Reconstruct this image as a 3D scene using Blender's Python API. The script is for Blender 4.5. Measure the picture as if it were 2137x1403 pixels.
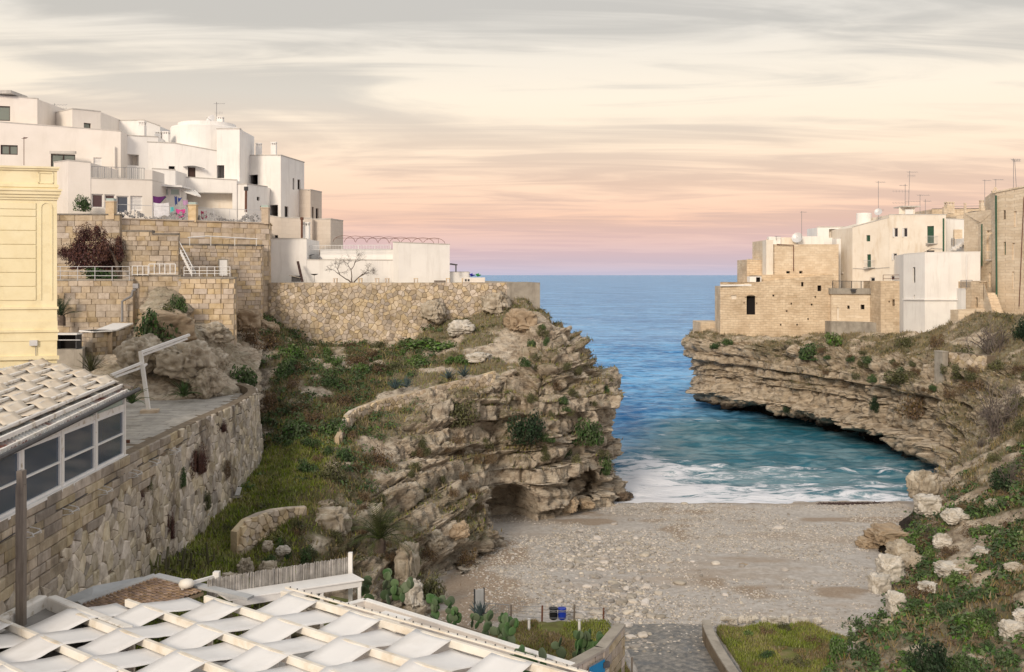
import bpy, math, random
import numpy as np
from mathutils import Vector, Matrix

for _o in list(bpy.data.objects):
    bpy.data.objects.remove(_o)
SC = bpy.context.scene
COL = SC.collection
rad = math.radians

# ------------------------------------------------------------------ camera
H = 18.0                      # eye height above the sea
F = 35.0 / 36.0 * 2137.0      # focal length in photo pixels
CX, HY = 1068.5, 574.0        # vertical centre line, sea horizon row
cam_data = bpy.data.cameras.new("camera")
cam_data.lens = 35.0
cam_data.sensor_width = 36.0
cam_data.shift_y = -(701.5 - HY) / 2137.0
cam_data.clip_start = 0.5
cam_data.clip_end = 80000.0
cam = bpy.data.objects.new("camera", cam_data)
cam.location = (0, 0, H)
cam.rotation_euler = (rad(90), 0, 0)
COL.objects.link(cam)
SC.camera = cam

# ------------------------------------------------------------------ sky
SUN_EL, SUN_AZ = 24.0, 203.0   # degrees; azimuth clockwise from +Y: behind the camera, to its left
world = bpy.data.worlds.new("World")
SC.world = world
world.use_nodes = True
wt = world.node_tree
wt.nodes.clear()
def wn(t, **k):
    n = wt.nodes.new(t)
    for a, v in k.items():
        setattr(n, a, v)
    return n
def wl(a, b):
    wt.links.new(a, b)
def wmath(op, a, b=None, clamp=False):
    n = wn('ShaderNodeMath', operation=op)
    n.use_clamp = clamp
    for i, v in enumerate((a, b)):
        if v is None:
            continue
        if isinstance(v, (int, float)):
            n.inputs[i].default_value = v
        else:
            wl(v, n.inputs[i])
    return n.outputs[0]
def lin(c):
    return tuple(((x / 255.0) / 12.92 if x <= 10 else (((x / 255.0) + 0.055) / 1.055) ** 2.4) for x in c) + (1.0,)
def ramp(nodes, stops, interp='LINEAR'):
    n = nodes.new('ShaderNodeValToRGB')
    n.color_ramp.interpolation = interp
    e = n.color_ramp.elements
    e[0].position, e[0].color = stops[0]
    e[1].position, e[1].color = stops[-1]
    for p, c in stops[1:-1]:
        x = e.new(p)
        x.color = c
    return n
sky = wn('ShaderNodeTexSky', sky_type='NISHITA')
sky.sun_disc = False
sky.sun_elevation = rad(SUN_EL)
sky.sun_rotation = rad(SUN_AZ)
sky.air_density, sky.dust_density = 1.2, 2.0
bg1 = wn('ShaderNodeBackground')
bg1.inputs['Strength'].default_value = 0.10
wl(sky.outputs[0], bg1.inputs['Color'])
tc = wn('ShaderNodeTexCoord')
sep = wn('ShaderNodeSeparateXYZ')
wl(tc.outputs['Generated'], sep.inputs[0])
elev = wmath('MAXIMUM', sep.outputs['Z'], 0.0)
# the cloud deck: direction projected on a plane overhead
den = wmath('ADD', elev, 0.11)
uu = wmath('DIVIDE', sep.outputs['X'], den)
vv = wmath('DIVIDE', sep.outputs['Y'], den)
comb = wn('ShaderNodeCombineXYZ')
wl(uu, comb.inputs[0]); wl(vv, comb.inputs[1])
def cloud(scale, rot, loc, detail, rough, dist):
    m = wn('ShaderNodeMapping')
    m.inputs['Scale'].default_value = scale
    m.inputs['Rotation'].default_value = (0, 0, rot)
    m.inputs['Location'].default_value = loc
    wl(comb.outputs[0], m.inputs['Vector'])
    n = wn('ShaderNodeTexNoise')
    n.inputs['Scale'].default_value = 1.0
    n.inputs['Detail'].default_value = detail
    n.inputs['Roughness'].default_value = rough
    n.inputs['Distortion'].default_value = dist
    wl(m.outputs[0], n.inputs['Vector'])
    return n.outputs['Fac']
c1 = cloud((0.42, 1.0, 1), 0.42, (3.1, 1.7, 0), 6, 0.5, 1.1)
c2 = cloud((0.8, 3.0, 1), 0.30, (7.3, 4.1, 0), 7, 0.55, 1.6)
c3 = cloud((0.2, 0.5, 1), -0.3, (1.3, 9.7, 0), 3, 0.5, 0.6)
cm = wmath('ADD', wmath('MULTIPLY', c1, 0.5), wmath('ADD', wmath('MULTIPLY', c2, 0.30), wmath('MULTIPLY', c3, 0.28)))
S = lambda z: z / 0.5
lit = ramp(wt.nodes, [(S(0.0), lin((186, 180, 198))), (S(0.012), lin((200, 179, 186))), (S(0.03), lin((212, 180, 176))), (S(0.055), lin((232, 188, 164))),
                      (S(0.09), lin((238, 203, 176))), (S(0.13), lin((240, 216, 190))), (S(0.175), lin((236, 221, 200))),
                      (S(0.24), lin((220, 212, 200))), (S(0.5), lin((216, 214, 210)))])
shade = ramp(wt.nodes, [(S(0.0), lin((182, 177, 196))), (S(0.012), lin((190, 172, 182))), (S(0.03), lin((202, 170, 170))), (S(0.055), lin((206, 170, 156))),
                        (S(0.09), lin((210, 178, 158))), (S(0.13), lin((212, 190, 170))), (S(0.175), lin((202, 192, 179))),
                        (S(0.24), lin((186, 180, 171))), (S(0.5), lin((190, 188, 186)))])
ez = wmath('DIVIDE', elev, 0.5, True)
wl(ez, lit.inputs[0]); wl(ez, shade.inputs[0])
cf = wn('ShaderNodeMapRange', interpolation_type='SMOOTHSTEP')
cf.inputs['From Min'].default_value = 0.47
cf.inputs['From Max'].default_value = 0.60
wl(cm, cf.inputs['Value'])
mixc = wn('ShaderNodeMix', data_type='RGBA')
wl(cf.outputs[0], mixc.inputs['Factor'])
wl(shade.outputs[0], mixc.inputs['A']); wl(lit.outputs[0], mixc.inputs['B'])
bg2 = wn('ShaderNodeBackground')
bg2.inputs['Strength'].default_value = 1.0
wl(mixc.outputs['Result'], bg2.inputs['Color'])
mixs = wn('ShaderNodeMixShader')
mixs.inputs[0].default_value = 0.90
wl(bg1.outputs[0], mixs.inputs[1]); wl(bg2.outputs[0], mixs.inputs[2])
wo = wn('ShaderNodeOutputWorld')
wl(mixs.outputs[0], wo.inputs['Surface'])

# ------------------------------------------------------------------ sun: low, veiled by the cloud deck
sd = bpy.data.lights.new("sun", 'SUN')
sd.energy = 1.8
sd.angle = rad(14)
sd.color = (1.0, 0.85, 0.68)
sun = bpy.data.objects.new("sun", sd)
az, el = rad(SUN_AZ), rad(SUN_EL)
sdir = Vector((math.sin(az) * math.cos(el), math.cos(az) * math.cos(el), math.sin(el)))   # towards the sun
sun.rotation_euler = (-sdir).to_track_quat('-Z', 'Y').to_euler()
sun.location = (-60, -60, 80)
COL.objects.link(sun)

vs = SC.view_settings
vs.view_transform = 'Standard'
vs.look = 'None'
vs.exposure = 0.38
vs.gamma = 1.0
vs.use_curve_mapping = False
SC.cycles.max_bounces = 5
SC.cycles.diffuse_bounces = 3
SC.cycles.glossy_bounces = 2
SC.cycles.transparent_max_bounces = 8

# ------------------------------------------------------------------ helpers
def P(px, py, d):
    """a point of the place seen at photo pixel px, py, d metres away"""
    return Vector(((px - CX) / F * d, d, H - (py - HY) / F * d))
def PZ(px, py, z):
    d = (H - z) * F / (py - HY)
    return Vector(((px - CX) / F * d, d, z))
def XY(px, d):
    return Vector(((px - CX) / F * d, d))
def ZZ(py, d):
    return H - (py - HY) / F * d
def toph(px, d, py):
    return P(px, py, d)

def h32(*a):
    """hash of integer arrays to 0..1"""
    r = np.zeros(np.broadcast(*a).shape, np.uint32) + np.uint32(0x9E3779B9)
    for i, x in enumerate(a):
        r = r ^ (np.asarray(x).astype(np.int64).astype(np.uint32) * np.uint32([0x85EBCA6B, 0xC2B2AE35, 0x27D4EB2F, 0x165667B1][i % 4]))
        r = (r ^ (r >> np.uint32(15))) * np.uint32(0x2C1B3C6D)
        r = (r ^ (r >> np.uint32(12))) * np.uint32(0x297A2D39)
        r = r ^ (r >> np.uint32(15))
    return r.astype(np.float64) / 4294967295.0
def vnoise(p, seed=0):
    i = np.floor(p).astype(np.int64)
    f = p - i
    f = f * f * f * (f * (f * 6 - 15) + 10)
    out = 0
    for dx in (0, 1):
        wx = f[..., 0] if dx else 1 - f[..., 0]
        for dy in (0, 1):
            wy = f[..., 1] if dy else 1 - f[..., 1]
            for dz in (0, 1):
                wz = f[..., 2] if dz else 1 - f[..., 2]
                out = out + wx * wy * wz * h32(i[..., 0] + dx + seed * 131, i[..., 1] + dy, i[..., 2] + dz)
    return out * 2 - 1
def fbm(p, octv=4, seed=0, gain=0.5):
    a, s, t = 1.0, 0, 0
    for k in range(octv):
        s = s + a * vnoise(p * (2.0 ** k) + k * 17.3, seed + k)
        t += a
        a *= gain
    return s / t
def sstep(a, b, x):
    t = np.clip((x - a) / (b - a), 0, 1)
    return t * t * (3 - 2 * t)

def link(o, parent=None):
    COL.objects.link(o)
    if parent is not None:
        o.parent = parent
    return o
def tag(o, label=None, cat=None, group=None, kind=None):
    if label: o['label'] = label
    if cat: o['category'] = cat
    if group: o['group'] = group
    if kind: o['kind'] = kind
    return o
def empty(name, loc=(0, 0, 0), label=None, cat=None, group=None):
    o = bpy.data.objects.new(name, None)
    o.location = loc
    o.empty_display_size = 0.2
    COL.objects.link(o)
    return tag(o, label, cat, group)
def rawmesh(name, v, f, mat=None, smooth=False):
    me = bpy.data.meshes.new(name)
    if isinstance(f, np.ndarray):
        v = np.asarray(v, np.float32)
        n, k = f.shape
        me.vertices.add(len(v)); me.vertices.foreach_set('co', v.ravel())
        me.loops.add(n * k); me.loops.foreach_set('vertex_index', f.astype(np.int32).ravel())
        me.polygons.add(n)
        me.polygons.foreach_set('loop_start', np.arange(0, n * k, k, dtype=np.int32))
        me.update(calc_edges=True)
    else:
        me.from_pydata([tuple(x) for x in v], [], f)
        me.update()
    if smooth:
        me.polygons.foreach_set('use_smooth', np.ones(len(me.polygons), bool))
    if mat is not None:
        me.materials.append(mat)
    return me
def obj(name, me, parent=None, loc=None):
    o = bpy.data.objects.new(name, me)
    COL.objects.link(o)
    if parent is not None:
        o.parent = parent
        if parent.type == 'EMPTY' or True:
            pass
    if loc is not None:
        o.location = loc
    return o

class MB:
    """collects simple solids into one mesh (world or local coordinates)"""
    def __init__(self):
        self.v, self.f = [], []
    def add(self, vs, fs):
        n = len(self.v)
        self.v += [tuple(x) for x in vs]
        self.f += [tuple(i + n for i in f) for f in fs]
        return self
    def hexa(self, b, t):
        """b, t: four bottom and four top corners in the same turn"""
        return self.add(list(b) + list(t), [(3, 2, 1, 0), (4, 5, 6, 7), (0, 1, 5, 4), (1, 2, 6, 5), (2, 3, 7, 6), (3, 0, 4, 7)])
    def box(self, c, s, rz=0.0):
        cx, cy, cz = c; hx, hy, hz = s[0] / 2, s[1] / 2, s[2] / 2
        ca, sa = math.cos(rz), math.sin(rz)
        q = [(-hx, -hy), (hx, -hy), (hx, hy), (-hx, hy)]
        q = [(cx + x * ca - y * sa, cy + x * sa + y * ca) for x, y in q]
        return self.hexa([(x, y, cz - hz) for x, y in q], [(x, y, cz + hz) for x, y in q])
    def bar(self, a, b, w, h=None, up=(0, 0, 1)):
        a, b = Vector(a), Vector(b)
        h = w if h is None else h
        d = (b - a).normalized()
        u = Vector(up)
        if abs(d.dot(u)) > 0.97:
            u = Vector((0, 1, 0))
        s = d.cross(u).normalized()
        u = s.cross(d).normalized()
        q = [(-s * w / 2 - u * h / 2), (s * w / 2 - u * h / 2), (s * w / 2 + u * h / 2), (-s * w / 2 + u * h / 2)]
        return self.hexa([a + k for k in q], [b + k for k in q])
    def tube(self, pts, r, n=6, cap=True):
        pts = [Vector(p) for p in pts]
        rs = r if isinstance(r, (list, tuple)) else [r] * len(pts)
        base = len(self.v)
        prev = None
        for i, p in enumerate(pts):
            d = (pts[min(i + 1, len(pts) - 1)] - pts[max(i - 1, 0)])
            d = d.normalized() if d.length > 1e-9 else Vector((0, 0, 1))
            if prev is None:
                u = d.orthogonal().normalized()
            else:
                u = (prev - d * prev.dot(d))
                u = u.normalized() if u.length > 1e-6 else d.orthogonal().normalized()
            prev = u
            w = d.cross(u)
            for k in range(n):
                a = 2 * math.pi * k / n
                self.v.append(tuple(p + (u * math.cos(a) + w * math.sin(a)) * rs[i]))
        for i in range(len(pts) - 1):
            for k in range(n):
                a, b = base + i * n + k, base + i * n + (k + 1) % n
                self.f.append((a, b, b + n, a + n))
        if cap:
            self.f.append(tuple(base + k for k in reversed(range(n))))
            self.f.append(tuple(base + (len(pts) - 1) * n + k for k in range(n)))
        return self
    def lathe(self, prof, c=(0, 0, 0), n=16):
        base = len(self.v)
        for r, z in prof:
            for k in range(n):
                a = 2 * math.pi * k / n
                self.v.append((c[0] + r * math.cos(a), c[1] + r * math.sin(a), c[2] + z))
        for i in range(len(prof) - 1):
            for k in range(n):
                a, b = base + i * n + k, base + i * n + (k + 1) % n
                self.f.append((a, b, b + n, a + n))
        self.f.append(tuple(base + k for k in reversed(range(n))))
        self.f.append(tuple(base + (len(prof) - 1) * n + k for k in range(n)))
        return self
    def prism(self, poly, z0, z1):
        """poly: xy outline, counter-clockwise seen from above; z0, z1 number or list"""
        n = len(poly)
        za = z0 if isinstance(z0, (list, tuple)) else [z0] * n
        zb = z1 if isinstance(z1, (list, tuple)) else [z1] * n
        vs = [(p[0], p[1], za[i]) for i, p in enumerate(poly)] + [(p[0], p[1], zb[i]) for i, p in enumerate(poly)]
        fs = [tuple(reversed(range(n))), tuple(range(n, 2 * n))]
        fs += [(i, (i + 1) % n, n + (i + 1) % n, n + i) for i in range(n)]
        return self.add(vs, fs)
    def build(self, name, mat, parent=None, smooth=False, local=True):
        """a mesh object; world coordinates are turned into the parent's own when it has a location"""
        v = self.v
        if parent is not None and local:
            w = parent_offset(parent)
            v = [(x - w[0], y - w[1], z - w[2]) for x, y, z in v]
        me = rawmesh(name, v, self.f, mat, smooth)
        return obj(name, me, parent)
def parent_offset(p):
    w = Vector((0, 0, 0))
    while p is not None:
        w += p.location
        p = p.parent
    return w
def bevel(o, w=0.02, seg=1):
    m = o.modifiers.new('bevel', 'BEVEL')
    m.width, m.segments, m.limit_method, m.angle_limit = w, seg, 'ANGLE', rad(40)
    return o
def copy_tree(o, parent=None, name=None):
    c = o.copy()
    COL.objects.link(c)
    c.parent = parent
    for ch in o.children:
        copy_tree(ch, c)
    return c

# ------------------------------------------------------------------ materials
M = {}
def material(name, stops, scale=1.0, stretch=(1, 1, 1), detail=6, rough=0.85, bump=0.3, bscale=6.0, bdist=0.05,
             vary=0.0, hue=0.0, stain=None, stain_scale=0.4, stain_amt=0.6, stain_stretch=(1, 1, 1), coord='world', spec=0.3, metallic=0.0,
             top=None, wet=None, crevice_patch=None, attr=None, attr_stops=None, dist=0.3):
    """noise-coloured surface. stops: [(pos, rgb 0..1)]; vary: value spread per piece; stain: rgb patches; wet: (z, rgb) dark tide band"""
    m = bpy.data.materials.new(name)
    m.use_nodes = True
    t = m.node_tree
    nn = t.nodes
    nn.clear()
    out = nn.new('ShaderNodeOutputMaterial')
    bs = nn.new('ShaderNodeBsdfPrincipled')
    t.links.new(bs.outputs[0], out.inputs[0])
    bs.inputs['Roughness'].default_value = rough
    bs.inputs['Specular IOR Level'].default_value = spec
    bs.inputs['Metallic'].default_value = metallic
    geo = nn.new('ShaderNodeNewGeometry')
    if coord == 'world':
        vec = geo.outputs['Position']
    else:
        vec = nn.new('ShaderNodeTexCoord').outputs['Object']
    oi = nn.new('ShaderNodeObjectInfo')
    rnd = nn.new('ShaderNodeMath'); rnd.operation = 'ADD'
    t.links.new(geo.outputs['Random Per Island'], rnd.inputs[0]); t.links.new(oi.outputs['Random'], rnd.inputs[1])
    fr = nn.new('ShaderNodeMath'); fr.operation = 'FRACT'
    t.links.new(rnd.outputs[0], fr.inputs[0])
    def noise(sc, det, stretch=(1, 1, 1), rgh=0.55, off=0.0, ds=0.0):
        mp = nn.new('ShaderNodeMapping')
        mp.inputs['Scale'].default_value = stretch
        mp.inputs['Location'].default_value = (off, off * 1.7, off * 0.6)
        t.links.new(vec, mp.inputs['Vector'])
        n = nn.new('ShaderNodeTexNoise')
        n.inputs['Scale'].default_value = sc
        n.inputs['Detail'].default_value = det
        n.inputs['Roughness'].default_value = rgh
        n.inputs['Distortion'].default_value = ds
        t.links.new(mp.outputs[0], n.inputs['Vector'])
        return n.outputs['Fac']
    def mix(fac, a, b, mode='MIX'):
        x = nn.new('ShaderNodeMix'); x.data_type = 'RGBA'; x.blend_type = mode
        for sock, val in ((x.inputs['Factor'], fac), (x.inputs['A'], a), (x.inputs['B'], b)):
            if isinstance(val, (int, float)):
                sock.default_value = val
            elif isinstance(val, tuple):
                sock.default_value = tuple(val) + ((1.0,) if len(val) == 3 else ())
            else:
                t.links.new(val, sock)
        return x.outputs['Result']
    def mrange(val, a, b):
        r = nn.new('ShaderNodeMapRange'); r.interpolation_type = 'SMOOTHSTEP'
        r.inputs['From Min'].default_value, r.inputs['From Max'].default_value = a, b
        t.links.new(val, r.inputs['Value'])
        return r.outputs[0]
    st = [(p, tuple(c) + (1.0,)) for p, c in stops]
    if len(st) == 1:
        st = [(0.0, st[0][1]), (1.0, st[0][1])]
    rp = ramp(nn, st)
    t.links.new(noise(scale, detail, stretch, 0.6, 0.0, dist), rp.inputs[0])
    col = rp.outputs[0]
    if stain:
        f = mrange(noise(stain_scale, 6, stain_stretch, 0.65, 5.3), 0.50, 0.68)
        mm = nn.new('ShaderNodeMath'); mm.operation = 'MULTIPLY'; mm.inputs[1].default_value = stain_amt
        t.links.new(f, mm.inputs[0])
        col = mix(mm.outputs[0], col, tuple(stain))
    if crevice_patch:  # shaded crevices and dark patches painted into the rock colour by noise
        c2_, sc2, am2, st2 = crevice_patch
        f = mrange(noise(sc2, 8, st2, 0.7, 11.7), 0.50, 0.62)
        mm = nn.new('ShaderNodeMath'); mm.operation = 'MULTIPLY'; mm.inputs[1].default_value = am2
        t.links.new(f, mm.inputs[0])
        col = mix(mm.outputs[0], col, tuple(c2_))
    if attr:
        an = nn.new('ShaderNodeAttribute'); an.attribute_name = attr
        rp2 = ramp(nn, [(p, tuple(c) + (1.0,)) for p, c in attr_stops])
        t.links.new(noise(scale * 2.2, 6, (1, 1, 1), 0.65, 9.1), rp2.inputs[0])
        col = mix(an.outputs['Fac'], col, rp2.outputs[0])
    if vary or hue:
        hs = nn.new('ShaderNodeHueSaturation')
        mr = nn.new('ShaderNodeMapRange')
        mr.inputs['To Min'].default_value, mr.inputs['To Max'].default_value = 1 - vary, 1 + vary
        t.links.new(fr.outputs[0], mr.inputs['Value'])
        t.links.new(mr.outputs[0], hs.inputs['Value'])
        if hue:
            f2 = nn.new('ShaderNodeMath'); f2.operation = 'MULTIPLY'; f2.inputs[1].default_value = 7.31
            t.links.new(fr.outputs[0], f2.inputs[0])
            f3 = nn.new('ShaderNodeMath'); f3.operation = 'FRACT'; t.links.new(f2.outputs[0], f3.inputs[0])
            m2 = nn.new('ShaderNodeMapRange')
            m2.inputs['To Min'].default_value, m2.inputs['To Max'].default_value = 0.5 - hue, 0.5 + hue
            t.links.new(f3.outputs[0], m2.inputs['Value']); t.links.new(m2.outputs[0], hs.inputs['Hue'])
            m4 = nn.new('ShaderNodeMapRange')
            m4.inputs['To Min'].default_value, m4.inputs['To Max'].default_value = 0.7, 1.3
            t.links.new(f3.outputs[0], m4.inputs['Value']); t.links.new(m4.outputs[0], hs.inputs['Saturation'])
        t.links.new(col, hs.inputs['Color'])
        col = hs.outputs[0]
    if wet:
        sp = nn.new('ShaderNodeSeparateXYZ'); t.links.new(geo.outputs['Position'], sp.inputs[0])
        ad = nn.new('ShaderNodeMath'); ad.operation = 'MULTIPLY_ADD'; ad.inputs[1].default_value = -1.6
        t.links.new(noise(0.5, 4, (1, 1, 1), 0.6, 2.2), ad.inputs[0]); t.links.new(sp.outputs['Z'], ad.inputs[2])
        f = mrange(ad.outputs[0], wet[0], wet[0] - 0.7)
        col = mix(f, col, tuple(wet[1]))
    t.links.new(col, bs.inputs['Base Color'])
    if bump:
        b = nn.new('ShaderNodeBump')
        b.inputs['Strength'].default_value = bump
        b.inputs['Distance'].default_value = bdist
        t.links.new(noise(bscale, 8, stretch, 0.65, 3.7), b.inputs['Height'])
        t.links.new(b.outputs[0], bs.inputs['Normal'])
    M[name] = m
    return m

VEGC = [(0.30, (0.19, 0.145, 0.095)), (0.44, (0.15, 0.125, 0.07)), (0.54, (0.115, 0.115, 0.045)), (0.64, (0.16, 0.15, 0.065)), (0.78, (0.32, 0.265, 0.19))]
material('limestone', [(0.25, (0.31, 0.245, 0.18)), (0.40, (0.48, 0.395, 0.305)), (0.55, (0.61, 0.53, 0.425)), (0.8, (0.72, 0.655, 0.565))],
         scale=1.1, stretch=(1, 1, 2.6), detail=10, stain=(0.19, 0.145, 0.105), stain_scale=0.55, stain_amt=0.55, crevice_patch=((0.14, 0.105, 0.078), 1.7, 0.6, (1, 1, 1.8)), bump=1.0, bscale=4.5, bdist=0.22, attr='veg', attr_stops=VEGC)
material('sea_cliff', [(0.25, (0.31, 0.24, 0.17)), (0.40, (0.50, 0.405, 0.295)), (0.55, (0.64, 0.54, 0.415)), (0.8, (0.74, 0.66, 0.545))],
         scale=0.9, stretch=(1, 1, 4.5), detail=10, stain=(0.20, 0.15, 0.105), stain_scale=0.45, stain_amt=0.55, stain_stretch=(1, 1, 1.8), bump=1.0, bscale=4.5, bdist=0.22,
         crevice_patch=((0.15, 0.11, 0.078), 1.3, 0.6, (1, 1, 2.6)), wet=(1.0, (0.028, 0.020, 0.014)), attr='veg', attr_stops=VEGC)
material('boulder', [(0.3, (0.24, 0.20, 0.155)), (0.5, (0.42, 0.36, 0.28)), (0.7, (0.58, 0.53, 0.45))], scale=1.4, stain=(0.15, 0.13, 0.09), stain_amt=0.6,
         stain_scale=1.0, bump=0.8, bscale=7, bdist=0.06)
material('shingle', [(0.3, (0.36, 0.325, 0.29)), (0.5, (0.47, 0.435, 0.40)), (0.7, (0.57, 0.54, 0.505))], scale=3.0, stain=(0.36, 0.275, 0.20), stain_scale=0.13,
         stain_amt=0.7, stain_stretch=(0.5, 1.3, 1), bump=0.8, bscale=22, bdist=0.04, wet=(-0.55, (0.21, 0.175, 0.145)), attr='sand', attr_stops=[(0.3, (0.27, 0.205, 0.15)), (0.5, (0.34, 0.265, 0.20)), (0.7, (0.40, 0.33, 0.26))])
material('pebble', [(0.3, (0.36, 0.32, 0.275)), (0.7, (0.50, 0.46, 0.415))], scale=2.0, vary=0.42, hue=0.012, bump=0.2)
# ------------------------------------------------------------------ lofted rock
def crom(A, n, axis=0):
    """Catmull-Rom resample of control points to n samples, spaced by mean arc length"""
    A = np.moveaxis(A, axis, 0)
    m = len(A)
    seg = np.linalg.norm(np.diff(A, axis=0), axis=-1).reshape(m - 1, -1).mean(1)
    cum = np.concatenate([[0], np.cumsum(seg)])
    s = np.linspace(0, cum[-1], n)
    k = np.clip(np.searchsorted(cum, s, side='right') - 1, 0, m - 2)
    t = ((s - cum[k]) / np.maximum(seg[k], 1e-9))
    t = t.reshape((-1,) + (1,) * (A.ndim - 1))
    p0, p1, p2, p3 = A[np.maximum(k - 1, 0)], A[k], A[k + 1], A[np.minimum(k + 2, m - 1)]
    r = 0.5 * (2 * p1 + (p2 - p0) * t + (2 * p0 - 5 * p1 + 4 * p2 - p3) * t ** 2 + (3 * p1 - p0 - 3 * p2 + p3) * t ** 3)
    return np.moveaxis(r, 0, axis)
def loft(cols, nu, nv):
    nvp = max(len(c) for c in cols)
    A = np.array([[tuple(p) for p in c] for c in cols])
    return crom(crom(A, nv, 1), nu, 0)
def grid_normals(G):
    du = np.gradient(G, axis=0); dv = np.gradient(G, axis=1)
    n = np.cross(du, dv)
    return n / np.maximum(np.linalg.norm(n, axis=-1, keepdims=True), 1e-9)
def grid_faces(nu, nv):
    i = np.arange(nu - 1)[:, None] * nv + np.arange(nv - 1)[None, :]
    return np.stack([i, i + nv, i + nv + 1, i + 1], -1).reshape(-1, 4)
def strata(G, t, amp, blk, seed, tilt=(0, 0)):
    """relief of bedded limestone: ledges of uneven thickness broken by vertical joints"""
    x, y, z = G[..., 0], G[..., 1], G[..., 2]
    P3 = G
    zz = z + 0.55 * vnoise(P3 * 0.09, seed) + 0.16 * vnoise(P3 * 0.45, seed + 1) + tilt[0] * x + tilt[1] * y
    zz = zz + 0.35 * t * np.sin(zz * 2.1 / t + 1.3) * 0.6
    k = np.floor(zz / t)
    fr = zz / t - k
    r1 = h32(k, k * 0 + seed)
    r2 = h32(k, k * 0 + seed + 7)
    s = 0.62 * x - 0.78 * y + 0.6 * vnoise(P3 * 0.5, seed + 3)
    s2 = 0.78 * x + 0.62 * y
    w = 0.9 + 2.4 * r2
    cell = np.floor(s / w + r1 * 9)
    fj = s / w + r1 * 9 - cell
    cell2 = np.floor(s2 / (w * 1.7) + r2 * 5)
    r3 = h32(k, cell, cell2 + seed)
    d = amp * (r1 - 0.45) + blk * (r3 - 0.5)
    d = d - 0.45 * amp * np.clip(1 - fr * 7, 0, 1) - 0.15 * amp * np.clip(fr * 4 - 3, 0, 1) - 0.5 * blk * np.clip(np.abs(2 * fj - 1) * 8 - 7, 0, 1)
    return d
def rock_sheet(name, G, mat, opts, seed=1, parent=None):
    if 'terrace' in opts:
        # bedding: slopes broken into flat treads and upright risers, bed thickness uneven
        tt_, wt_ = opts['terrace']
        zq = G[..., 2] + 0.5 * vnoise(G * 0.11, seed + 201) + 0.22 * vnoise(G * 0.5, seed + 202)
        zq = zq + 0.28 * tt_ * np.sin(zq * 2.3 / tt_)
        kq = np.floor(zq / tt_); fq = zq / tt_ - kq
        lo = 0.22 + 0.16 * h32(kq, kq * 0 + seed + 9)
        step = tt_ * (sstep(lo, lo + 0.34, fq) - fq) * wt_ * opts['force'](G)
    n = grid_normals(G)
    nz = n[..., 2]
    steep = sstep(0.80, 0.50, nz)
    if 'force' in opts:
        steep = np.maximum(steep, opts['force'](G))
    wm = opts.get('strata_mask')
    sm = steep if wm is None else steep * wm(G)
    D = sm * strata(G, opts.get('t', 0.75), opts.get('amp', 0.9), opts.get('blk', 0.5), seed, opts.get('tilt', (0, 0)))
    D = D + sm * strata(G, opts.get('t', 0.75) * 0.37, opts.get('amp', 0.9) * 0.22, opts.get('blk', 0.5) * 0.5, seed + 5, opts.get('tilt', (0, 0)))
    rg = np.abs(fbm(G * np.array([1.1, 1.1, 1.7]), 3, seed + 90)); rg2 = np.abs(vnoise(G * np.array([3.1, 3.1, 4.0]), seed + 95))
    D = D - (0.25 + 0.75 * steep) * (0.42 * np.clip(1 - rg * 5.0, 0, 1) + 0.14 * np.clip(1 - rg2 * 3.0, 0, 1))
    D = D + steep * (1.1 * fbm(G * 0.13, 2, seed + 20) * opts.get('big', 1) + 0.55 * fbm(G * 0.42, 3, seed + 30) * opts.get('mid', 1)) + (0.10 + 0.12 * steep) * fbm(G * 2.0, 3, seed + 40)
    D = D + (1 - steep) * (0.55 * fbm(G * 0.3, 3, seed + 50) + 0.13 * fbm(G * 1.4, 2, seed + 60))
    # knobs of weathered rock
    kn = fbm(G * np.array([0.75, 0.75, 0.9]), 3, seed + 80)
    D = D + opts.get('knob', 0.5) * np.clip(np.abs(kn) * 2.2 - 0.25, 0, 1) * (0.35 + 0.65 * steep)
    if 'edge' in opts:
        D = D * opts['edge'](G)
    if 'extra' in opts:
        D = D + opts['extra'](G)
    nh = n.copy()
    nh[..., 2] *= 0.45
    nh /= np.maximum(np.linalg.norm(nh, axis=-1, keepdims=True), 1e-9)
    G2 = G + nh * D[..., None]
    if 'terrace' in opts:
        G2[..., 2] += step
    if 'carve' in opts:
        for c, rr, push, pw in opts['carve']:
            q = (G2 - np.array(c)) / np.array(rr)
            r2 = (q ** 2).sum(-1)
            wgt = np.clip(1 - r2 ** pw, 0, 1)
            G2 = G2 + wgt[..., None] * np.array(push)
    n2 = grid_normals(G2)
    nb = fbm(G2 * 0.35, 4, seed + 70)
    veg = sstep(0.42, 0.80, nz * 0.62 + n2[..., 2] * 0.38 + 0.30 * nb) * sstep(-0.32, 0.02, nb + opts.get('vegbias', 0.0))
    if 'veg' in opts:
        veg = np.clip(opts['veg'](G2, veg, nb), 0, 1)
    nu, nv = G.shape[:2]
    me = rawmesh(name, G2.reshape(-1, 3), grid_faces(nu, nv), mat, opts.get('smooth', False))
    a = me.attributes.new('veg', 'FLOAT', 'POINT')
    a.data.foreach_set('value', veg.ravel().astype(np.float32))
    o = obj(name, me, parent)
    o['kind'] = 'structure'
    return o, G2, n2, veg

def cols_px(rows, below=1.6):
    out = []
    for r in rows:
        pts = [P(*q) for q in r]
        first = pts[0].copy(); first.z -= below
        out.append([first] + pts)
    return out

# ---- the shore profile
def beach_z(y):
    return np.where(y < 79, (79 - y) * 0.05, (79 - y) * 0.09)

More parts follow.
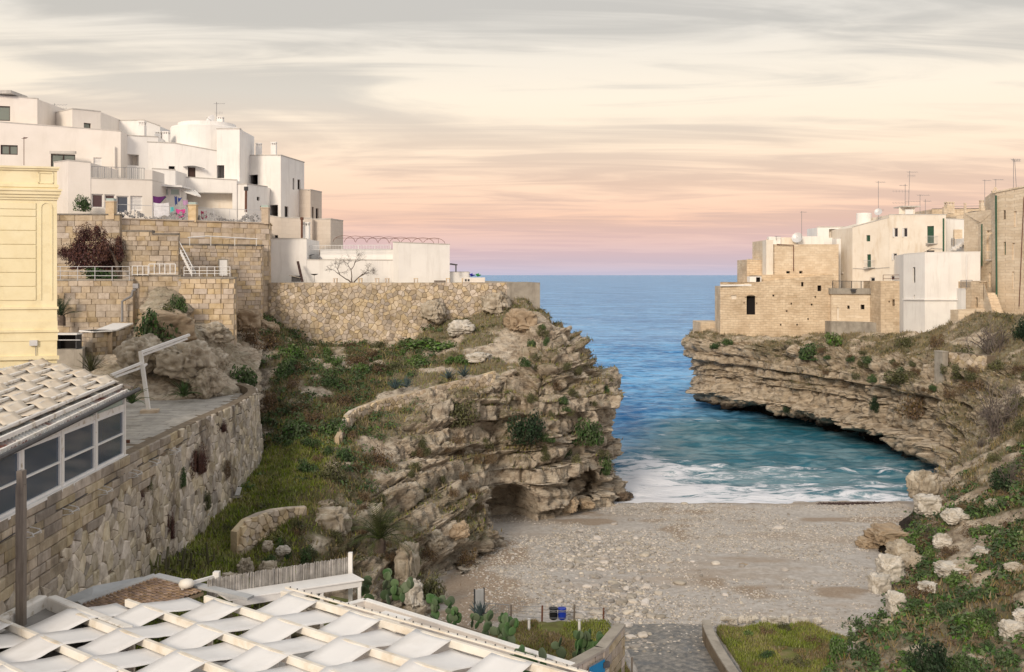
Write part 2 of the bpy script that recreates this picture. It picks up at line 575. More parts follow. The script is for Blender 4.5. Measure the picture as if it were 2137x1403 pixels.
# ---- left bank: from the shingle up over the terraces to the rubble wall, round the headland
LB = [
    [(-160, 1330, 34.5), (30, 1270, 38.5), (200, 1160, 45.5), (310, 1085, 52), (380, 1015, 60), (430, 945, 67), (455, 870, 72), (430, 800, 77.5), (410, 720, 82)],
    [(40, 1330, 34.5), (180, 1270, 38.5), (330, 1160, 45.5), (430, 1080, 52), (500, 1010, 60), (548, 930, 67), (560, 850, 72), (520, 770, 77.5), (480, 690, 82)],
    [(330, 1300, 38.5), (430, 1180, 45), (500, 1085, 52), (550, 1010, 57.5), (590, 920, 64.5), (605, 850, 70), (590, 770, 77), (560, 690, 84.5), (548, 650, 89)],
    [(500, 1270, 42.5), (560, 1190, 46.5), (580, 1070, 51.5), (640, 985, 58), (660, 900, 65), (670, 830, 70.5), (660, 770, 78), (650, 730, 85.5), (650, 708, 89.3)],
    [(640, 1250, 45), (680, 1170, 48.5), (690, 1070, 52.5), (715, 985, 58), (720, 912, 63.5), (735, 860, 68), (745, 800, 75), (760, 740, 84), (770, 708, 89.3)],
    [(760, 1262, 47), (775, 1180, 50.5), (790, 1090, 54.5), (800, 1000, 60), (805, 925, 64.5), (830, 838, 70), (850, 785, 77), (865, 720, 84.5), (870, 688, 89.3)],
    [(868, 1290, 48), (890, 1190, 53.5), (900, 1105, 58), (905, 1010, 63), (912, 925, 67), (920, 818, 72), (930, 762, 79), (935, 706, 84.5), (940, 664, 89.3)],
    [(970, 1212, 54.3), (985, 1145, 59), (990, 1060, 64), (990, 960, 68.5), (1005, 880, 71), (1030, 790, 75), (1020, 740, 80), (1010, 690, 84.5), (1010, 636, 89.3)],
    [(1018, 1097, 67.5), (1030, 1030, 68.7), (1040, 960, 70.2), (1050, 880, 72.5), (1060, 800, 76), (1065, 750, 79), (1068, 700, 83), (1072, 650, 86.5), (1078, 606, 89.3)],
    [(1130, 1086, 70.8), (1130, 1000, 71.2), (1135, 920, 72.2), (1135, 850, 73.6), (1140, 790, 75.4), (1140, 740, 78), (1135, 700, 81.5), (1128, 664, 85.5), (1118, 636, 89.5)],
    [(1200, 1060, 74.5), (1203, 1000, 74.8), (1206, 920, 75.6), (1205, 850, 76.6), (1200, 800, 77.8), (1195, 756, 79.6), (1188, 722, 82.5), (1172, 692, 86.5), (1140, 664, 92)],
    [(1258, 1050, 77.6), (1262, 1000, 78.2), (1255, 920, 79), (1258, 850, 79.6), (1255, 806, 80.6), (1246, 772, 82), (1234, 746, 84.5), (1208, 716, 89), (1160, 690, 96)],
    [(1282, 1043, 80.2), (1284, 985, 81.5), (1264, 915, 83), (1281, 850, 84.5), (1278, 805, 86), (1266, 780, 88), (1248, 756, 91), (1218, 732, 96), (1165, 706, 103)],
    [(1276, 1010, 87), (1276, 960, 88), (1258, 900, 89), (1270, 842, 90), (1268, 805, 91), (1252, 780, 93), (1232, 754, 97), (1200, 730, 103), (1150, 703, 110)],
    [(1180, 960, 97), (1180, 920, 97.5), (1175, 870, 98), (1178, 830, 98.5), (1175, 800, 99), (1168, 775, 101), (1155, 750, 104), (1138, 728, 109), (1110, 702, 116)],
]
lbG = loft(cols_px(LB), 690, 450)
def lb_mask(G):
    x, y, z = G[..., 0], G[..., 1], G[..., 2]
    return 0.35 + 0.65 * sstep(-12.0, -6.5, x + 0.10 * (y - 55))
def lb_force(G):
    x, y, z = G[..., 0], G[..., 1], G[..., 2]
    cliff = sstep(-9.0, -6.5, x - 0.10 * (y - 58)) * sstep(10.4, 9.3, z - 0.18 * np.maximum(x + 1, 0))
    head = sstep(-0.5, 1.5, x) * sstep(14.2, 12.6, z)
    return np.maximum(cliff, head)
def lb_veg(G, v, nb):
    x, y, z = G[..., 0], G[..., 1], G[..., 2]
    hill = sstep(-6.5, -9.5, x - 0.12 * (70 - y) * 0 + (z - 8) * 0.15)
    v = np.maximum(v * 0.8, hill * sstep(-0.18, 0.12, nb + 0.10))
    # the grass walk along the masonry wall
    walk = sstep(4.0, 1.8, np.abs(x + 14.0 - 0.02 * (y - 50))) * sstep(70, 62, y)
    v = np.maximum(v, walk)
    sea = sstep(0.5, 2.5, z)
    v = v * (1 - 0.75 * lb_force(G) * sstep(0.35, -0.05, nb))
    return v * sea
CAVE = P(1066, 1062, 69.0)
NOOK = P(1212, 1012, 75.2)
bank_left, LBG, LBN, LBV = rock_sheet('terrain', lbG, M['limestone'], dict(t=1.05, amp=1.35, blk=1.3, big=0.8, mid=1.0, knob=0.4, force=lb_force, terrace=(1.5, 0.7), strata_mask=lb_mask, veg=lb_veg, vegbias=-0.10,
    carve=[(tuple(CAVE + Vector((0, 0, -0.6))), (2.3, 4.0, 2.2), (-0.8, 3.6, 0.0), 3), (tuple(NOOK), (1.3, 3.2, 1.45), (0.1, 2.6, 0), 3)]), seed=3)
bank_left['label'] = 'rocky left bank with terraces ending in a layered headland'

# ---- right bank: the cliff under the old town and the overgrown slope in front
RB = [
    [(1560, 780, 175), (1562, 775, 174), (1560, 765, 174), (1555, 745, 174), (1550, 725, 174), (1548, 705, 174), (1552, 690, 174), (1560, 680, 174)],
    [(1490, 812, 155), (1486, 806, 154), (1476, 790, 153), (1462, 764, 152), (1456, 735, 152), (1460, 708, 152), (1474, 692, 153), (1500, 680, 156)],
    [(1480, 851, 135), (1474, 838, 134.5), (1462, 800, 134), (1452, 766, 134), (1450, 735, 135), (1456, 708, 136), (1470, 690, 138), (1500, 676, 141)],
    [(1512, 860, 131), (1508, 845, 129.6), (1500, 805, 129.2), (1490, 770, 129.6), (1486, 735, 130.2), (1490, 708, 131.5), (1510, 690, 136), (1530, 676, 142)],
    [(1565, 871, 126.5), (1562, 850, 124.6), (1556, 815, 124.2), (1550, 775, 124.8), (1547, 738, 125.6), (1550, 708, 127), (1560, 694, 133), (1575, 680, 141)],
    [(1640, 886, 120), (1640, 862, 118.2), (1638, 820, 117.8), (1636, 780, 118.6), (1636, 744, 119.6), (1640, 716, 121.2), (1648, 705, 127), (1655, 690, 135)],
    [(1725, 902, 114.5), (1725, 872, 112.6), (1720, 830, 112.2), (1715, 790, 113), (1712, 756, 114.4), (1712, 730, 116.5), (1715, 714, 122), (1720, 696, 129.5)],
    [(1800, 922, 107.5), (1800, 880, 105.6), (1795, 835, 105.6), (1788, 795, 107), (1785, 762, 109), (1785, 738, 112), (1790, 716, 117.5), (1795, 694, 124)],
    [(1868, 945, 100.5), (1868, 895, 98.2), (1864, 840, 98.8), (1860, 800, 100.6), (1860, 767, 103.4), (1866, 740, 107), (1880, 714, 112.5), (1885, 692, 118)],
    [(1946, 985, 91), (1946, 930, 89), (1944, 870, 90), (1942, 815, 92.5), (1942, 768, 96.5), (1948, 730, 102), (1952, 701, 108.5), (1960, 676, 114)],
    [(1946, 1050, 79), (1968, 1000, 80.5), (1990, 930, 83), (2000, 860, 87), (2005, 790, 91.5), (2008, 735, 97), (2010, 690, 103), (2018, 650, 109)],
    [(1890, 1092, 71.5), (1930, 1060, 72.5), (1985, 1010, 74), (2040, 940, 77), (2070, 860, 81.5), (2082, 780, 87), (2088, 715, 93), (2095, 655, 100)],
    [(1822, 1165, 62), (1880, 1125, 63.5), (1950, 1075, 65.5), (2040, 1005, 68), (2110, 930, 71.5), (2150, 840, 77), (2170, 755, 84), (2185, 660, 92)],
    [(1815, 1225, 56), (1870, 1190, 57), (1950, 1140, 59), (2050, 1070, 61), (2150, 985, 63.5), (2220, 890, 68), (2260, 790, 75), (2285, 680, 84)],
    [(1835, 1280, 50.5), (1890, 1250, 51), (1970, 1200, 52.5), (2080, 1120, 55), (2190, 1030, 57.5), (2290, 930, 61.5), (2360, 820, 68), (2400, 700, 77)],
    [(1760, 1375, 42.3), (1860, 1330, 44), (1960, 1280, 46), (2090, 1195, 48.5), (2230, 1090, 51), (2360, 970, 55), (2450, 850, 61), (2520, 720, 70)],
    [(1700, 1480, 36.5), (1850, 1440, 37.5), (2000, 1380, 39.3), (2150, 1300, 41), (2320, 1170, 44), (2480, 1030, 47.5), (2600, 890, 53), (2700, 740, 62)],
    [(1720, 1640, 31), (1900, 1600, 31.5), (2080, 1530, 32.5), (2260, 1420, 34), (2450, 1270, 36.5), (2650, 1100, 40), (2800, 930, 45), (2950, 760, 53)],
]
rbG = loft(cols_px(RB, 2.2), 820, 340)
def rb_mask(G):
    return 0.12 + 0.88 * sstep(66, 84, G[..., 1])
def rb_force(G):
    x, y, z = G[..., 0], G[..., 1], G[..., 2]
    return sstep(80, 88, y) * sstep(10.6, 9.0, z)
def rb_veg(G, v, nb):
    x, y, z = G[..., 0], G[..., 1], G[..., 2]
    slope = sstep(88, 70, y) * sstep(1.2, 3.0, z - beach_z(y) * 0.5)
    top = sstep(6.5, 9.5, z - 0.02 * (y - 100)) * sstep(85, 100, y) * sstep(0.05, 0.3, nb)
    v = np.maximum(v * 0.75, slope * sstep(-0.26, 0.0, nb))
    return np.maximum(v, top * 0.6) * sstep(0.4, 2.0, z)
def rb_extra(G):
    """sea caves: the foot is undercut, deeper in places"""
    x, y, z = G[..., 0], G[..., 1], G[..., 2]
    m = sstep(84, 90, y)
    cut = 1.0 + 2.6 * np.clip(vnoise(np.stack([x * 0.16, y * 0.16, z * 0], -1), 91) + 0.35, 0, 1.2)
    lip = 1.35 + 0.7 * vnoise(np.stack([x * 0.22, y * 0.22, z * 0], -1), 92)
    ledge = 1.3 * np.exp(-((z - 2.6 - 0.012 * (y - 110)) / 0.75) ** 2)
    return m * (-cut * sstep(lip + 0.25, lip - 0.15, z) + ledge)
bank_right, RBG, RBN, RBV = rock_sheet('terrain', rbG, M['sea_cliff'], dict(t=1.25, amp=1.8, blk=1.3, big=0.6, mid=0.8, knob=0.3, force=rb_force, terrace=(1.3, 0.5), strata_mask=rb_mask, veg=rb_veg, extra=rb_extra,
    tilt=(0.0, 0.008)), seed=11)
bank_right['label'] = 'banded sea cliff and overgrown slope below the old town'

# ---- the beach
nx, ny = 300, 260
yy = np.concatenate([np.linspace(26, 84, ny - 20), np.linspace(84.5, 110, 20)])
xx = np.linspace(-32, 46, nx)
bx, by = np.meshgrid(xx, yy, indexing='ij')
bz = beach_z(by)
bp = np.stack([bx, by, bz], -1)
bz = bz + 0.16 * fbm(bp * 0.16, 3, 5) * sstep(82, 76, by) + 0.05 * fbm(bp * 1.1, 2, 6) + 0.18 * np.exp(-((by - 76.4 - 0.6 * np.sin(bx * 0.21)) / 1.1) ** 2)
bp = np.stack([bx, by, bz], -1)
_bn = fbm(bp * 0.35, 3, 17)
_u = CX + bx / by * F
sand = sstep(0.0, 0.25, _bn + sstep(150, 20, np.abs(_u - (1010 + 0.0 * by))) * sstep(66, 58, by) * 0.8 - 0.35)
sand = np.maximum(sand, sstep(0.0, 0.3, _bn + sstep(190, 60, np.abs(_u - 1680)) * np.exp(-((by - 53) / 3.0) ** 2) - 0.45))
sand = np.maximum(sand, 0.9 * sstep(0.0, 0.3, _bn + np.exp(-((by - 71 - 0.03 * bx) / 1.3) ** 2) - 0.62))
beach = obj('beach', rawmesh('beach', bp.reshape(-1, 3), grid_faces(nx, ny), M['shingle'], True))
beach['kind'] = 'structure'
_a = beach.data.attributes.new('sand', 'FLOAT', 'POINT'); _a.data.foreach_set('value', sand.ravel().astype(np.float32))

# ---- the sea: a swell that steepens towards the cove, flat beyond
def sea_material():
    m = bpy.data.materials.new('sea_water')
    m.use_nodes = True
    t = m.node_tree; nn = t.nodes
    bs = nn['Principled BSDF']
    geo = nn.new('ShaderNodeNewGeometry')
    def noise(sc, det, st=(1, 1, 1), r=0.6, ds=0.0):
        mp = nn.new('ShaderNodeMapping'); mp.inputs['Scale'].default_value = st
        t.links.new(geo.outputs['Position'], mp.inputs['Vector'])
        n = nn.new('ShaderNodeTexNoise')
        n.inputs['Scale'].default_value, n.inputs['Detail'].default_value, n.inputs['Roughness'].default_value, n.inputs['Distortion'].default_value = sc, det, r, ds
        t.links.new(mp.outputs[0], n.inputs['Vector'])
        return n.outputs['Fac']
    def mth(op, a, b, c=None):
        n = nn.new('ShaderNodeMath'); n.operation = op
        for i, v in enumerate((a, b, c)):
            if v is None: continue
            if isinstance(v, (int, float)): n.inputs[i].default_value = v
            else: t.links.new(v, n.inputs[i])
        return n.outputs[0]
    def mixc(f, a, b):
        x = nn.new('ShaderNodeMix'); x.data_type = 'RGBA'
        for s, v in ((x.inputs['Factor'], f), (x.inputs['A'], a), (x.inputs['B'], b)):
            if isinstance(v, (tuple, list)): s.default_value = tuple(v) + (1,)
            elif isinstance(v, (int, float)): s.default_value = v
            else: t.links.new(v, s)
        return x.outputs['Result']
    def mr(v, a, b):
        r = nn.new('ShaderNodeMapRange'); r.interpolation_type = 'SMOOTHSTEP'
        r.inputs['From Min'].default_value, r.inputs['From Max'].default_value = a, b
        t.links.new(v, r.inputs['Value'])
        return r.outputs[0]
    cove = nn.new('ShaderNodeAttribute'); cove.attribute_name = 'cove'
    foam = nn.new('ShaderNodeAttribute'); foam.attribute_name = 'foam'
    big = noise(0.045, 10, (0.35, 1.0, 1), 0.68, 0.4)
    ripple = noise(0.85, 7, (0.42, 1.25, 1), 0.62, 0.7)
    swell = noise(0.22, 6, (0.40, 1.2, 1), 0.6, 0.6)
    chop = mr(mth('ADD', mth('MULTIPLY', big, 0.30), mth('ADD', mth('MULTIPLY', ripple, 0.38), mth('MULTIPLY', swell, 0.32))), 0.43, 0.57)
    deep = mixc(chop, (0.022, 0.155, 0.40), (0.19, 0.48, 0.82))  # light and dark of the waves put into the base colour
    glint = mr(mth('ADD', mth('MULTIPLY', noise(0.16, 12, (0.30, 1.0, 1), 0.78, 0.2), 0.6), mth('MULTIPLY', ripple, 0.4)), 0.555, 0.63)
    deep = mixc(glint, deep, (0.66, 0.70, 0.76))  # pale sparkle off the waves painted into the water colour
    shallow = mixc(mr(mth('ADD', mth('MULTIPLY', noise(0.10, 8, (0.5, 1.3, 1), 0.65), 0.5), mth('MULTIPLY', ripple, 0.5)), 0.43, 0.57), (0.028, 0.14, 0.20), (0.16, 0.27, 0.32))
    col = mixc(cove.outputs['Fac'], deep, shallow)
    # foam: lacy streaks whose amount follows the mesh attribute
    fn = noise(0.55, 9, (0.55, 1.5, 1), 0.72, 1.3)
    thr = mth('MULTIPLY_ADD', foam.outputs['Fac'], -0.44, 0.80)
    fm = mr(mth('SUBTRACT', fn, thr), -0.02, 0.17)
    col = mixc(fm, col, (0.76, 0.78, 0.84))
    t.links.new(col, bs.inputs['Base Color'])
    t.links.new(mth('MULTIPLY_ADD', fm, 0.4, 0.32), bs.inputs['Roughness'])
    bs.inputs['IOR'].default_value = 1.33
    t.links.new(mth('MULTIPLY_ADD', fm, -0.05, 0.10), bs.inputs['Specular IOR Level'])
    b = nn.new('ShaderNodeBump'); b.inputs['Strength'].default_value = 0.85; b.inputs['Distance'].default_value = 0.35
    t.links.new(mth('ADD', noise(0.55, 7, (0.55, 1.25, 1), 0.6, 0.6), mth('MULTIPLY', noise(0.12, 3, (0.6, 1.2, 1)), 1.6)), b.inputs['Height'])
    t.links.new(b.outputs[0], bs.inputs['Normal'])
    M['sea'] = m
    return m
sea_material()
ny2 = 520
ys = np.concatenate([np.linspace(72, 260, 380), 260 * (60000 / 260) ** np.linspace(0.004, 1, ny2 - 380)])
us = np.concatenate([np.linspace(-0.75, -0.12, 40)[:-1], np.linspace(-0.12, 0.62, 280), np.linspace(0.62, 1.1, 30)[1:]])
su, sy = np.meshgrid(us, ys, indexing='ij')
sx = su * np.maximum(sy, 120) * 1.0
near = np.stack([sx, sy, sx * 0], -1)
fade = np.exp(-np.maximum(sy - 110, 0) / 160.0)
w1 = fbm(near * np.array([0.10, 0.24, 1]), 3, 61)
w2 = fbm(near * np.array([0.42, 0.9, 1]), 3, 62)
w2 = 0.5 * w2 + 0.5 * (0.5 - 1.6 * np.abs(fbm(near * np.array([0.30, 0.62, 1]), 3, 66)))
sz = fade * (0.55 * w1 + 0.50 * w2)
shore = 78.7 + 0.9 * fbm(near * np.array([0.12, 0, 0]), 3, 63) + 0.5 * np.sin(sx * 0.17 + 1.0)
dsh = sy - shore
sz = sz * sstep(-1.5, 6, dsh) + 0.32 * np.exp(-((dsh - 2.6 - 0.6 * np.sin(sx * 0.3)) / 1.2) ** 2) * (0.6 + 0.4 * np.sin(sx * 0.23 + 2))
sz = sz + 0.02
covef = sstep(-2, 8, sx - (8 + (sy - 80) * 0.28) + 6) * sstep(150, 118, sy + 0.4 * w1 * 10) * sstep(135, 110, sy - 0.3 * sx)
foamf = 0.95 * np.exp(-np.maximum(dsh, 0) / 5.5) + 0.52 * np.exp(-((dsh - 10) / 7) ** 2) * (0.75 + 0.5 * w1) + 0.40 * fade ** 2 * sstep(20, 60, dsh)
foamf = foamf + 0.45 * np.exp(-np.abs(sx - 11 - 0.12 * (sy - 80)) / 6.0) * sstep(150, 85, sy)
foamf = foamf + 0.10 * sstep(-0.1, 0.5, w1) + 0.22 * covef * sstep(-0.3, 0.4, w2)
me = rawmesh('sea', np.stack([sx, sy, sz], -1).reshape(-1, 3), grid_faces(len(us), len(ys)), M['sea'], True)
for nm, arr in (('cove', covef), ('foam', np.clip(foamf, 0, 1.2))):
    a = me.attributes.new(nm, 'FLOAT', 'POINT'); a.data.foreach_set('value', arr.ravel().astype(np.float32))
sea = obj('sea', me)
sea['kind'] = 'structure'
# ------------------------------------------------------------------ masonry
material('mortar', [(0.3, (0.13, 0.10, 0.07)), (0.7, (0.24, 0.19, 0.135))], scale=2.0, bump=0.5, bscale=12)
material('pale_mortar', [(0.3, (0.33, 0.265, 0.19)), (0.7, (0.46, 0.38, 0.285))], scale=2.0, bump=0.5, bscale=12)
material('tufa_block', [(0.3, (0.34, 0.265, 0.185)), (0.5, (0.47, 0.385, 0.285)), (0.75, (0.57, 0.485, 0.38))], scale=2.2, vary=0.15, hue=0.006, stain=(0.20, 0.15, 0.105), stain_scale=0.5, stain_amt=0.5,
         bump=0.6, bscale=14, bdist=0.03)
material('warm_block', [(0.3, (0.47, 0.365, 0.25)), (0.5, (0.60, 0.485, 0.36)), (0.75, (0.68, 0.575, 0.45))], scale=2.2, vary=0.13, hue=0.008, stain=(0.30, 0.21, 0.13), stain_scale=0.6, stain_amt=0.4,
         bump=0.5, bscale=14, bdist=0.03)
material('grey_block', [(0.3, (0.27, 0.215, 0.155)), (0.5, (0.40, 0.335, 0.255)), (0.75, (0.52, 0.455, 0.37))], scale=2.2, vary=0.26, hue=0.012, stain=(0.15, 0.125, 0.095), stain_scale=0.45, stain_amt=0.65,
         stain_stretch=(1, 1, 0.4), bump=0.6, bscale=14, bdist=0.03)
material('pale_rubble', [(0.3, (0.30, 0.25, 0.19)), (0.5, (0.50, 0.44, 0.36)), (0.75, (0.64, 0.58, 0.50))], scale=2.2, vary=0.30, hue=0.012, stain=(0.10, 0.075, 0.055), stain_scale=0.5, stain_amt=0.8,
         stain_stretch=(1, 1, 0.35), bump=0.7, bscale=12, bdist=0.04)
material('rubble', [(0.3, (0.38, 0.30, 0.21)), (0.5, (0.52, 0.43, 0.325)), (0.75, (0.63, 0.55, 0.445))], scale=2.0, vary=0.26, hue=0.008, stain=(0.26, 0.20, 0.145), stain_scale=0.3, stain_amt=0.5,
         bump=0.6, bscale=10, bdist=0.04)
material('concrete', [(0.3, (0.26, 0.235, 0.20)), (0.6, (0.38, 0.345, 0.295))], scale=1.2, stain=(0.20, 0.175, 0.145), stain_amt=0.6, stain_stretch=(2, 2, 0.3), stain_scale=0.8, bump=0.3, bscale=20, bdist=0.02)
material('dark_coping', [(0.3, (0.10, 0.09, 0.08)), (0.6, (0.26, 0.23, 0.19))], scale=1.5, bump=0.5, bscale=14)

def clip_poly(poly, nx, ny, c):
    """keep nx*x + ny*y <= c"""
    out = []
    n = len(poly)
    for i in range(n):
        a, b = poly[i], poly[(i + 1) % n]
        da, db = nx * a[0] + ny * a[1] - c, nx * b[0] + ny * b[1] - c
        if da <= 0:
            out.append(a)
        if (da < 0 < db) or (db < 0 < da):
            t = da / (da - db)
            out.append((a[0] + (b[0] - a[0]) * t, a[1] + (b[1] - a[1]) * t))
    return out
def voronoi(L, z0, z1, cw, ch, rng, drop=0.12):
    """irregular stones over 0..L by z0..z1"""
    nx, nz = max(1, int(L / cw)), max(1, int((z1 - z0) / ch))
    pts = {}
    for i in range(-1, nx + 1):
        for j in range(-1, nz + 1):
            if rng.random() < drop and 0 <= i < nx:
                continue
            pts[(i, j)] = ((i + 0.5 + rng.uniform(-0.40, 0.40) + 0.5 * (j % 2)) * L / nx, z0 + (j + 0.5 + rng.uniform(-0.36, 0.36)) * (z1 - z0) / nz)
    out = []
    for (i, j), (x, z) in pts.items():
        if i < 0 or j < 0 or i >= nx or j >= nz:
            continue
        poly = [(x - 1.6 * cw, z - 1.6 * ch), (x + 1.6 * cw, z - 1.6 * ch), (x + 1.6 * cw, z + 1.6 * ch), (x - 1.6 * cw, z + 1.6 * ch)]
        for di in (-2, -1, 0, 1, 2):
            for dj in (-2, -1, 0, 1, 2):
                q = pts.get((i + di, j + dj))
                if q is None or (di == 0 and dj == 0):
                    continue
                ex, ez = q[0] - x, q[1] - z
                poly = clip_poly(poly, ex, ez, ex * (q[0] + x) / 2 + ez * (q[1] + z) / 2)
                if len(poly) < 3:
                    break
            if len(poly) < 3:
                break
        if len(poly) >= 3:
            out.append(poly)
    return out
def ashlar(L, z0, z1, cw, ch, rng):
    out, z = [], z1
    while z > z0 + ch * 0.3:
        h = ch * rng.uniform(0.82, 1.2)
        x = -rng.uniform(0, cw)
        while x < L:
            w = cw * rng.uniform(0.55, 1.55)
            a, b = max(x, 0), min(x + w, L)
            if b - a > 0.06:
                j = lambda: rng.uniform(-0.012, 0.012)
                out.append([(a + j(), z - h + j()), (b + j(), z - h + j()), (b + j(), z + j()), (a + j(), z + j())])
            x += w
        z -= h
    return out
class Path:
    def __init__(self, pts):
        self.p = [Vector((a[0], a[1])) for a in pts]
        self.s = [0.0]
        for a, b in zip(self.p, self.p[1:]):
            self.s.append(self.s[-1] + (b - a).length)
        self.L = self.s[-1]
    def at(self, s):
        for i in range(len(self.p) - 1):
            if s <= self.s[i + 1] or i == len(self.p) - 2:
                t = (s - self.s[i]) / max(self.s[i + 1] - self.s[i], 1e-9)
                d = (self.p[i + 1] - self.p[i]).normalized()
                return self.p[i] + (self.p[i + 1] - self.p[i]) * t, d, i + t
    def val(self, vals, s):
        _, _, k = self.at(s)
        i = min(int(k), len(vals) - 2)
        return vals[i] + (vals[i + 1] - vals[i]) * (k - i)
def smooth_path(pts, n):
    A = np.array([tuple(p) for p in pts], float)
    return [tuple(r) for r in crom(A, n, 0)]

def stone_mesh(poly, h, rng, inset=0.17, gap=0.012):
    """local mesh of one stone: x along, y outwards (negative is the face), z up; origin in the middle"""
    cx = sum(p[0] for p in poly) / len(poly); cz = sum(p[1] for p in poly) / len(poly)
    pts = []
    for p in poly:
        v = Vector((p[0] - cx, p[1] - cz))
        l = v.length
        pts.append(v * max(0.3, (l - gap) / max(l, 1e-6)))
    n = len(pts)
    vs = [(v.x, 0.06, v.y) for v in pts]
    vs += [(v.x * 0.985, -h * 0.55, v.y * 0.985) for v in pts]
    k = 1 - inset
    vs += [(v.x * k + rng.uniform(-.01, .01), -h * rng.uniform(0.85, 1.15), v.y * k + rng.uniform(-.01, .01)) for v in pts]
    fs = []
    for r in (0, 1):
        fs += [(r * n + i, r * n + (i + 1) % n, (r + 1) * n + (i + 1) % n, (r + 1) * n + i) for i in range(n)]
    fs.append(tuple(2 * n + i for i in range(n)))
    return (cx, cz), vs, fs

def stone_wall(name, label, cat, path, zt, zb, style, cell, mat, thick=0.6, relief=0.05, batter=0.0, seed=1, core='mortar', zones=None,
               piece='stone', coping=None, max_parts=300, min_px=9.5, drop=0.12, kind=None, keep=None, inset=0.17):
    """path: plan points, left to right as seen; zt, zb: heights at each plan point; zones: [(test(s,z), style, cell, mat)]"""
    rng = random.Random(seed)
    pa = Path(path)
    base = (pa.p[0].x, pa.p[0].y, min(zb))
    root = empty(name, base, label, cat)
    root['kind'] = 'thing'
    ox, oy, oz = base
    topz = lambda s: pa.val(zt, s)
    botz = lambda s: pa.val(zb, s)
    # the core behind the face stones
    cb = MB()
    n = max(2, int(pa.L / 1.0))
    ring = []
    ss = sorted(set([pa.L * i / n for i in range(n + 1)] + list(pa.s)))
    for s in ss:
        q, d, _ = pa.at(min(max(s, 1e-4), pa.L - 1e-4))
        o = Vector((d.y, -d.x))
        a, b = topz(s), botz(s)
        f0 = q + o * (-0.02); f1 = q + o * (-0.02 + batter * (a - b)); k0 = q - o * thick
        ring.append([(f1.x, f1.y, b), (f0.x, f0.y, a - 0.01), (k0.x, k0.y, a - 0.01), (k0.x, k0.y, b)])
    for r0, r1 in zip(ring, ring[1:]):
        cb.add(r0 + r1, [(0, 4, 5, 1), (1, 5, 6, 2), (2, 6, 7, 3), (3, 7, 4, 0)])
    cb.add(ring[0], [(0, 1, 2, 3)]); cb.add(ring[-1], [(3, 2, 1, 0)])
    cb.build('core', M[core], root)
    if style is None:
        return root, pa
    gz0, gz1 = min(zb), max(zt)
    stones = []
    zl = zones or [(None, style, cell, mat)]
    for test, sty, cl, mt in zl:
        polys = voronoi(pa.L, gz0, gz1, cl[0], cl[1], rng, drop) if sty == 'rubble' else ashlar(pa.L, gz0, gz1, cl[0], cl[1], rng)
        for p in polys:
            cx = sum(q[0] for q in p) / len(p); cz = sum(q[1] for q in p) / len(p)
            if cx < 0 or cx > pa.L:
                continue
            t, b = topz(cx), botz(cx)
            if cz > t or cz < b - 0.15:
                continue
            if test and not test(cx, cz, pa):
                continue
            if keep and not keep(cx, cz):
                continue
            k_ = min(int(pa.at(cx)[2]), len(pa.p) - 2)
            lo, hi = 0.0, pa.L
            dk = (pa.p[k_ + 1] - pa.p[k_]).normalized()
            if k_ > 0 and (pa.p[k_] - pa.p[k_ - 1]).normalized().dot(dk) < 0.94: lo = pa.s[k_]
            if k_ < len(pa.p) - 2 and (pa.p[k_ + 2] - pa.p[k_ + 1]).normalized().dot(dk) < 0.94: hi = pa.s[k_ + 1]
            p = clip_poly(p, 1, 0, hi); p = clip_poly(p, -1, 0, -lo); p = clip_poly(p, 0, 1, t)
            if len(p) < 3:
                continue
            (cx, cz), vs, fs = stone_mesh(p, relief * rng.uniform(0.5, 1.5), rng, inset)
            q, d, _ = pa.at(cx)
            o = Vector((d.y, -d.x))
            q = q + o * (batter * (topz(cx) - cz))
            w = max(v[0] for v in vs) - min(v[0] for v in vs); hh = max(v[2] for v in vs) - min(v[2] for v in vs)
            px = math.sqrt(max(w * hh, 1e-6)) * F / q.y * (0.35 + 0.65 * abs(o.dot(q.normalized())))
            u = q.x / q.y * F + CX
            if not (-20 < u < 2157):
                px *= 0.01
            stones.append((px, q, d, cz, vs, fs, mt))
    stones.sort(key=lambda t: -t[0])
    rest = {}
    cnt = 0
    for px, q, d, cz, vs, fs, mt in stones:
        ang = math.atan2(d.y, d.x)
        if px >= min_px and cnt < max_parts:
            me = rawmesh(piece, vs, fs, M[mt])
            o = obj(piece, me, root, (q.x - ox, q.y - oy, cz - oz))
            o.rotation_euler = (0, 0, ang)
            cnt += 1
        else:
            mb = rest.setdefault(mt, MB())
            ca, sa = math.cos(ang), math.sin(ang)
            mb.add([(q.x + x * ca - y * sa, q.y + x * sa + y * ca, cz + z) for x, y, z in vs], fs)
    for mt, mb in rest.items():
        o = mb.build('small_stones', M[mt], root)
        o['kind'] = 'stuff'
    if coping:
        ch, over, cm = coping
        cp = MB()
        for s0, s1 in zip(pa.s, pa.s[1:]):
            a, d, _ = pa.at(s0 + 1e-4); b, _, _ = pa.at(s1 - 1e-4)
            o = Vector((d.y, -d.x))
            za, zb2 = pa.val(zt, s0 + 1e-4), pa.val(zt, s1 - 1e-4)
            q = [(a + o * over), (b + o * over), (b - o * thick), (a - o * thick)]
            zz = [za, zb2, zb2, za]
            cp.hexa([(v.x, v.y, z) for v, z in zip(q, zz)], [(v.x, v.y, z + ch) for v, z in zip(q, zz)])
        cp.build('coping', M[cm], root)
    return root, pa

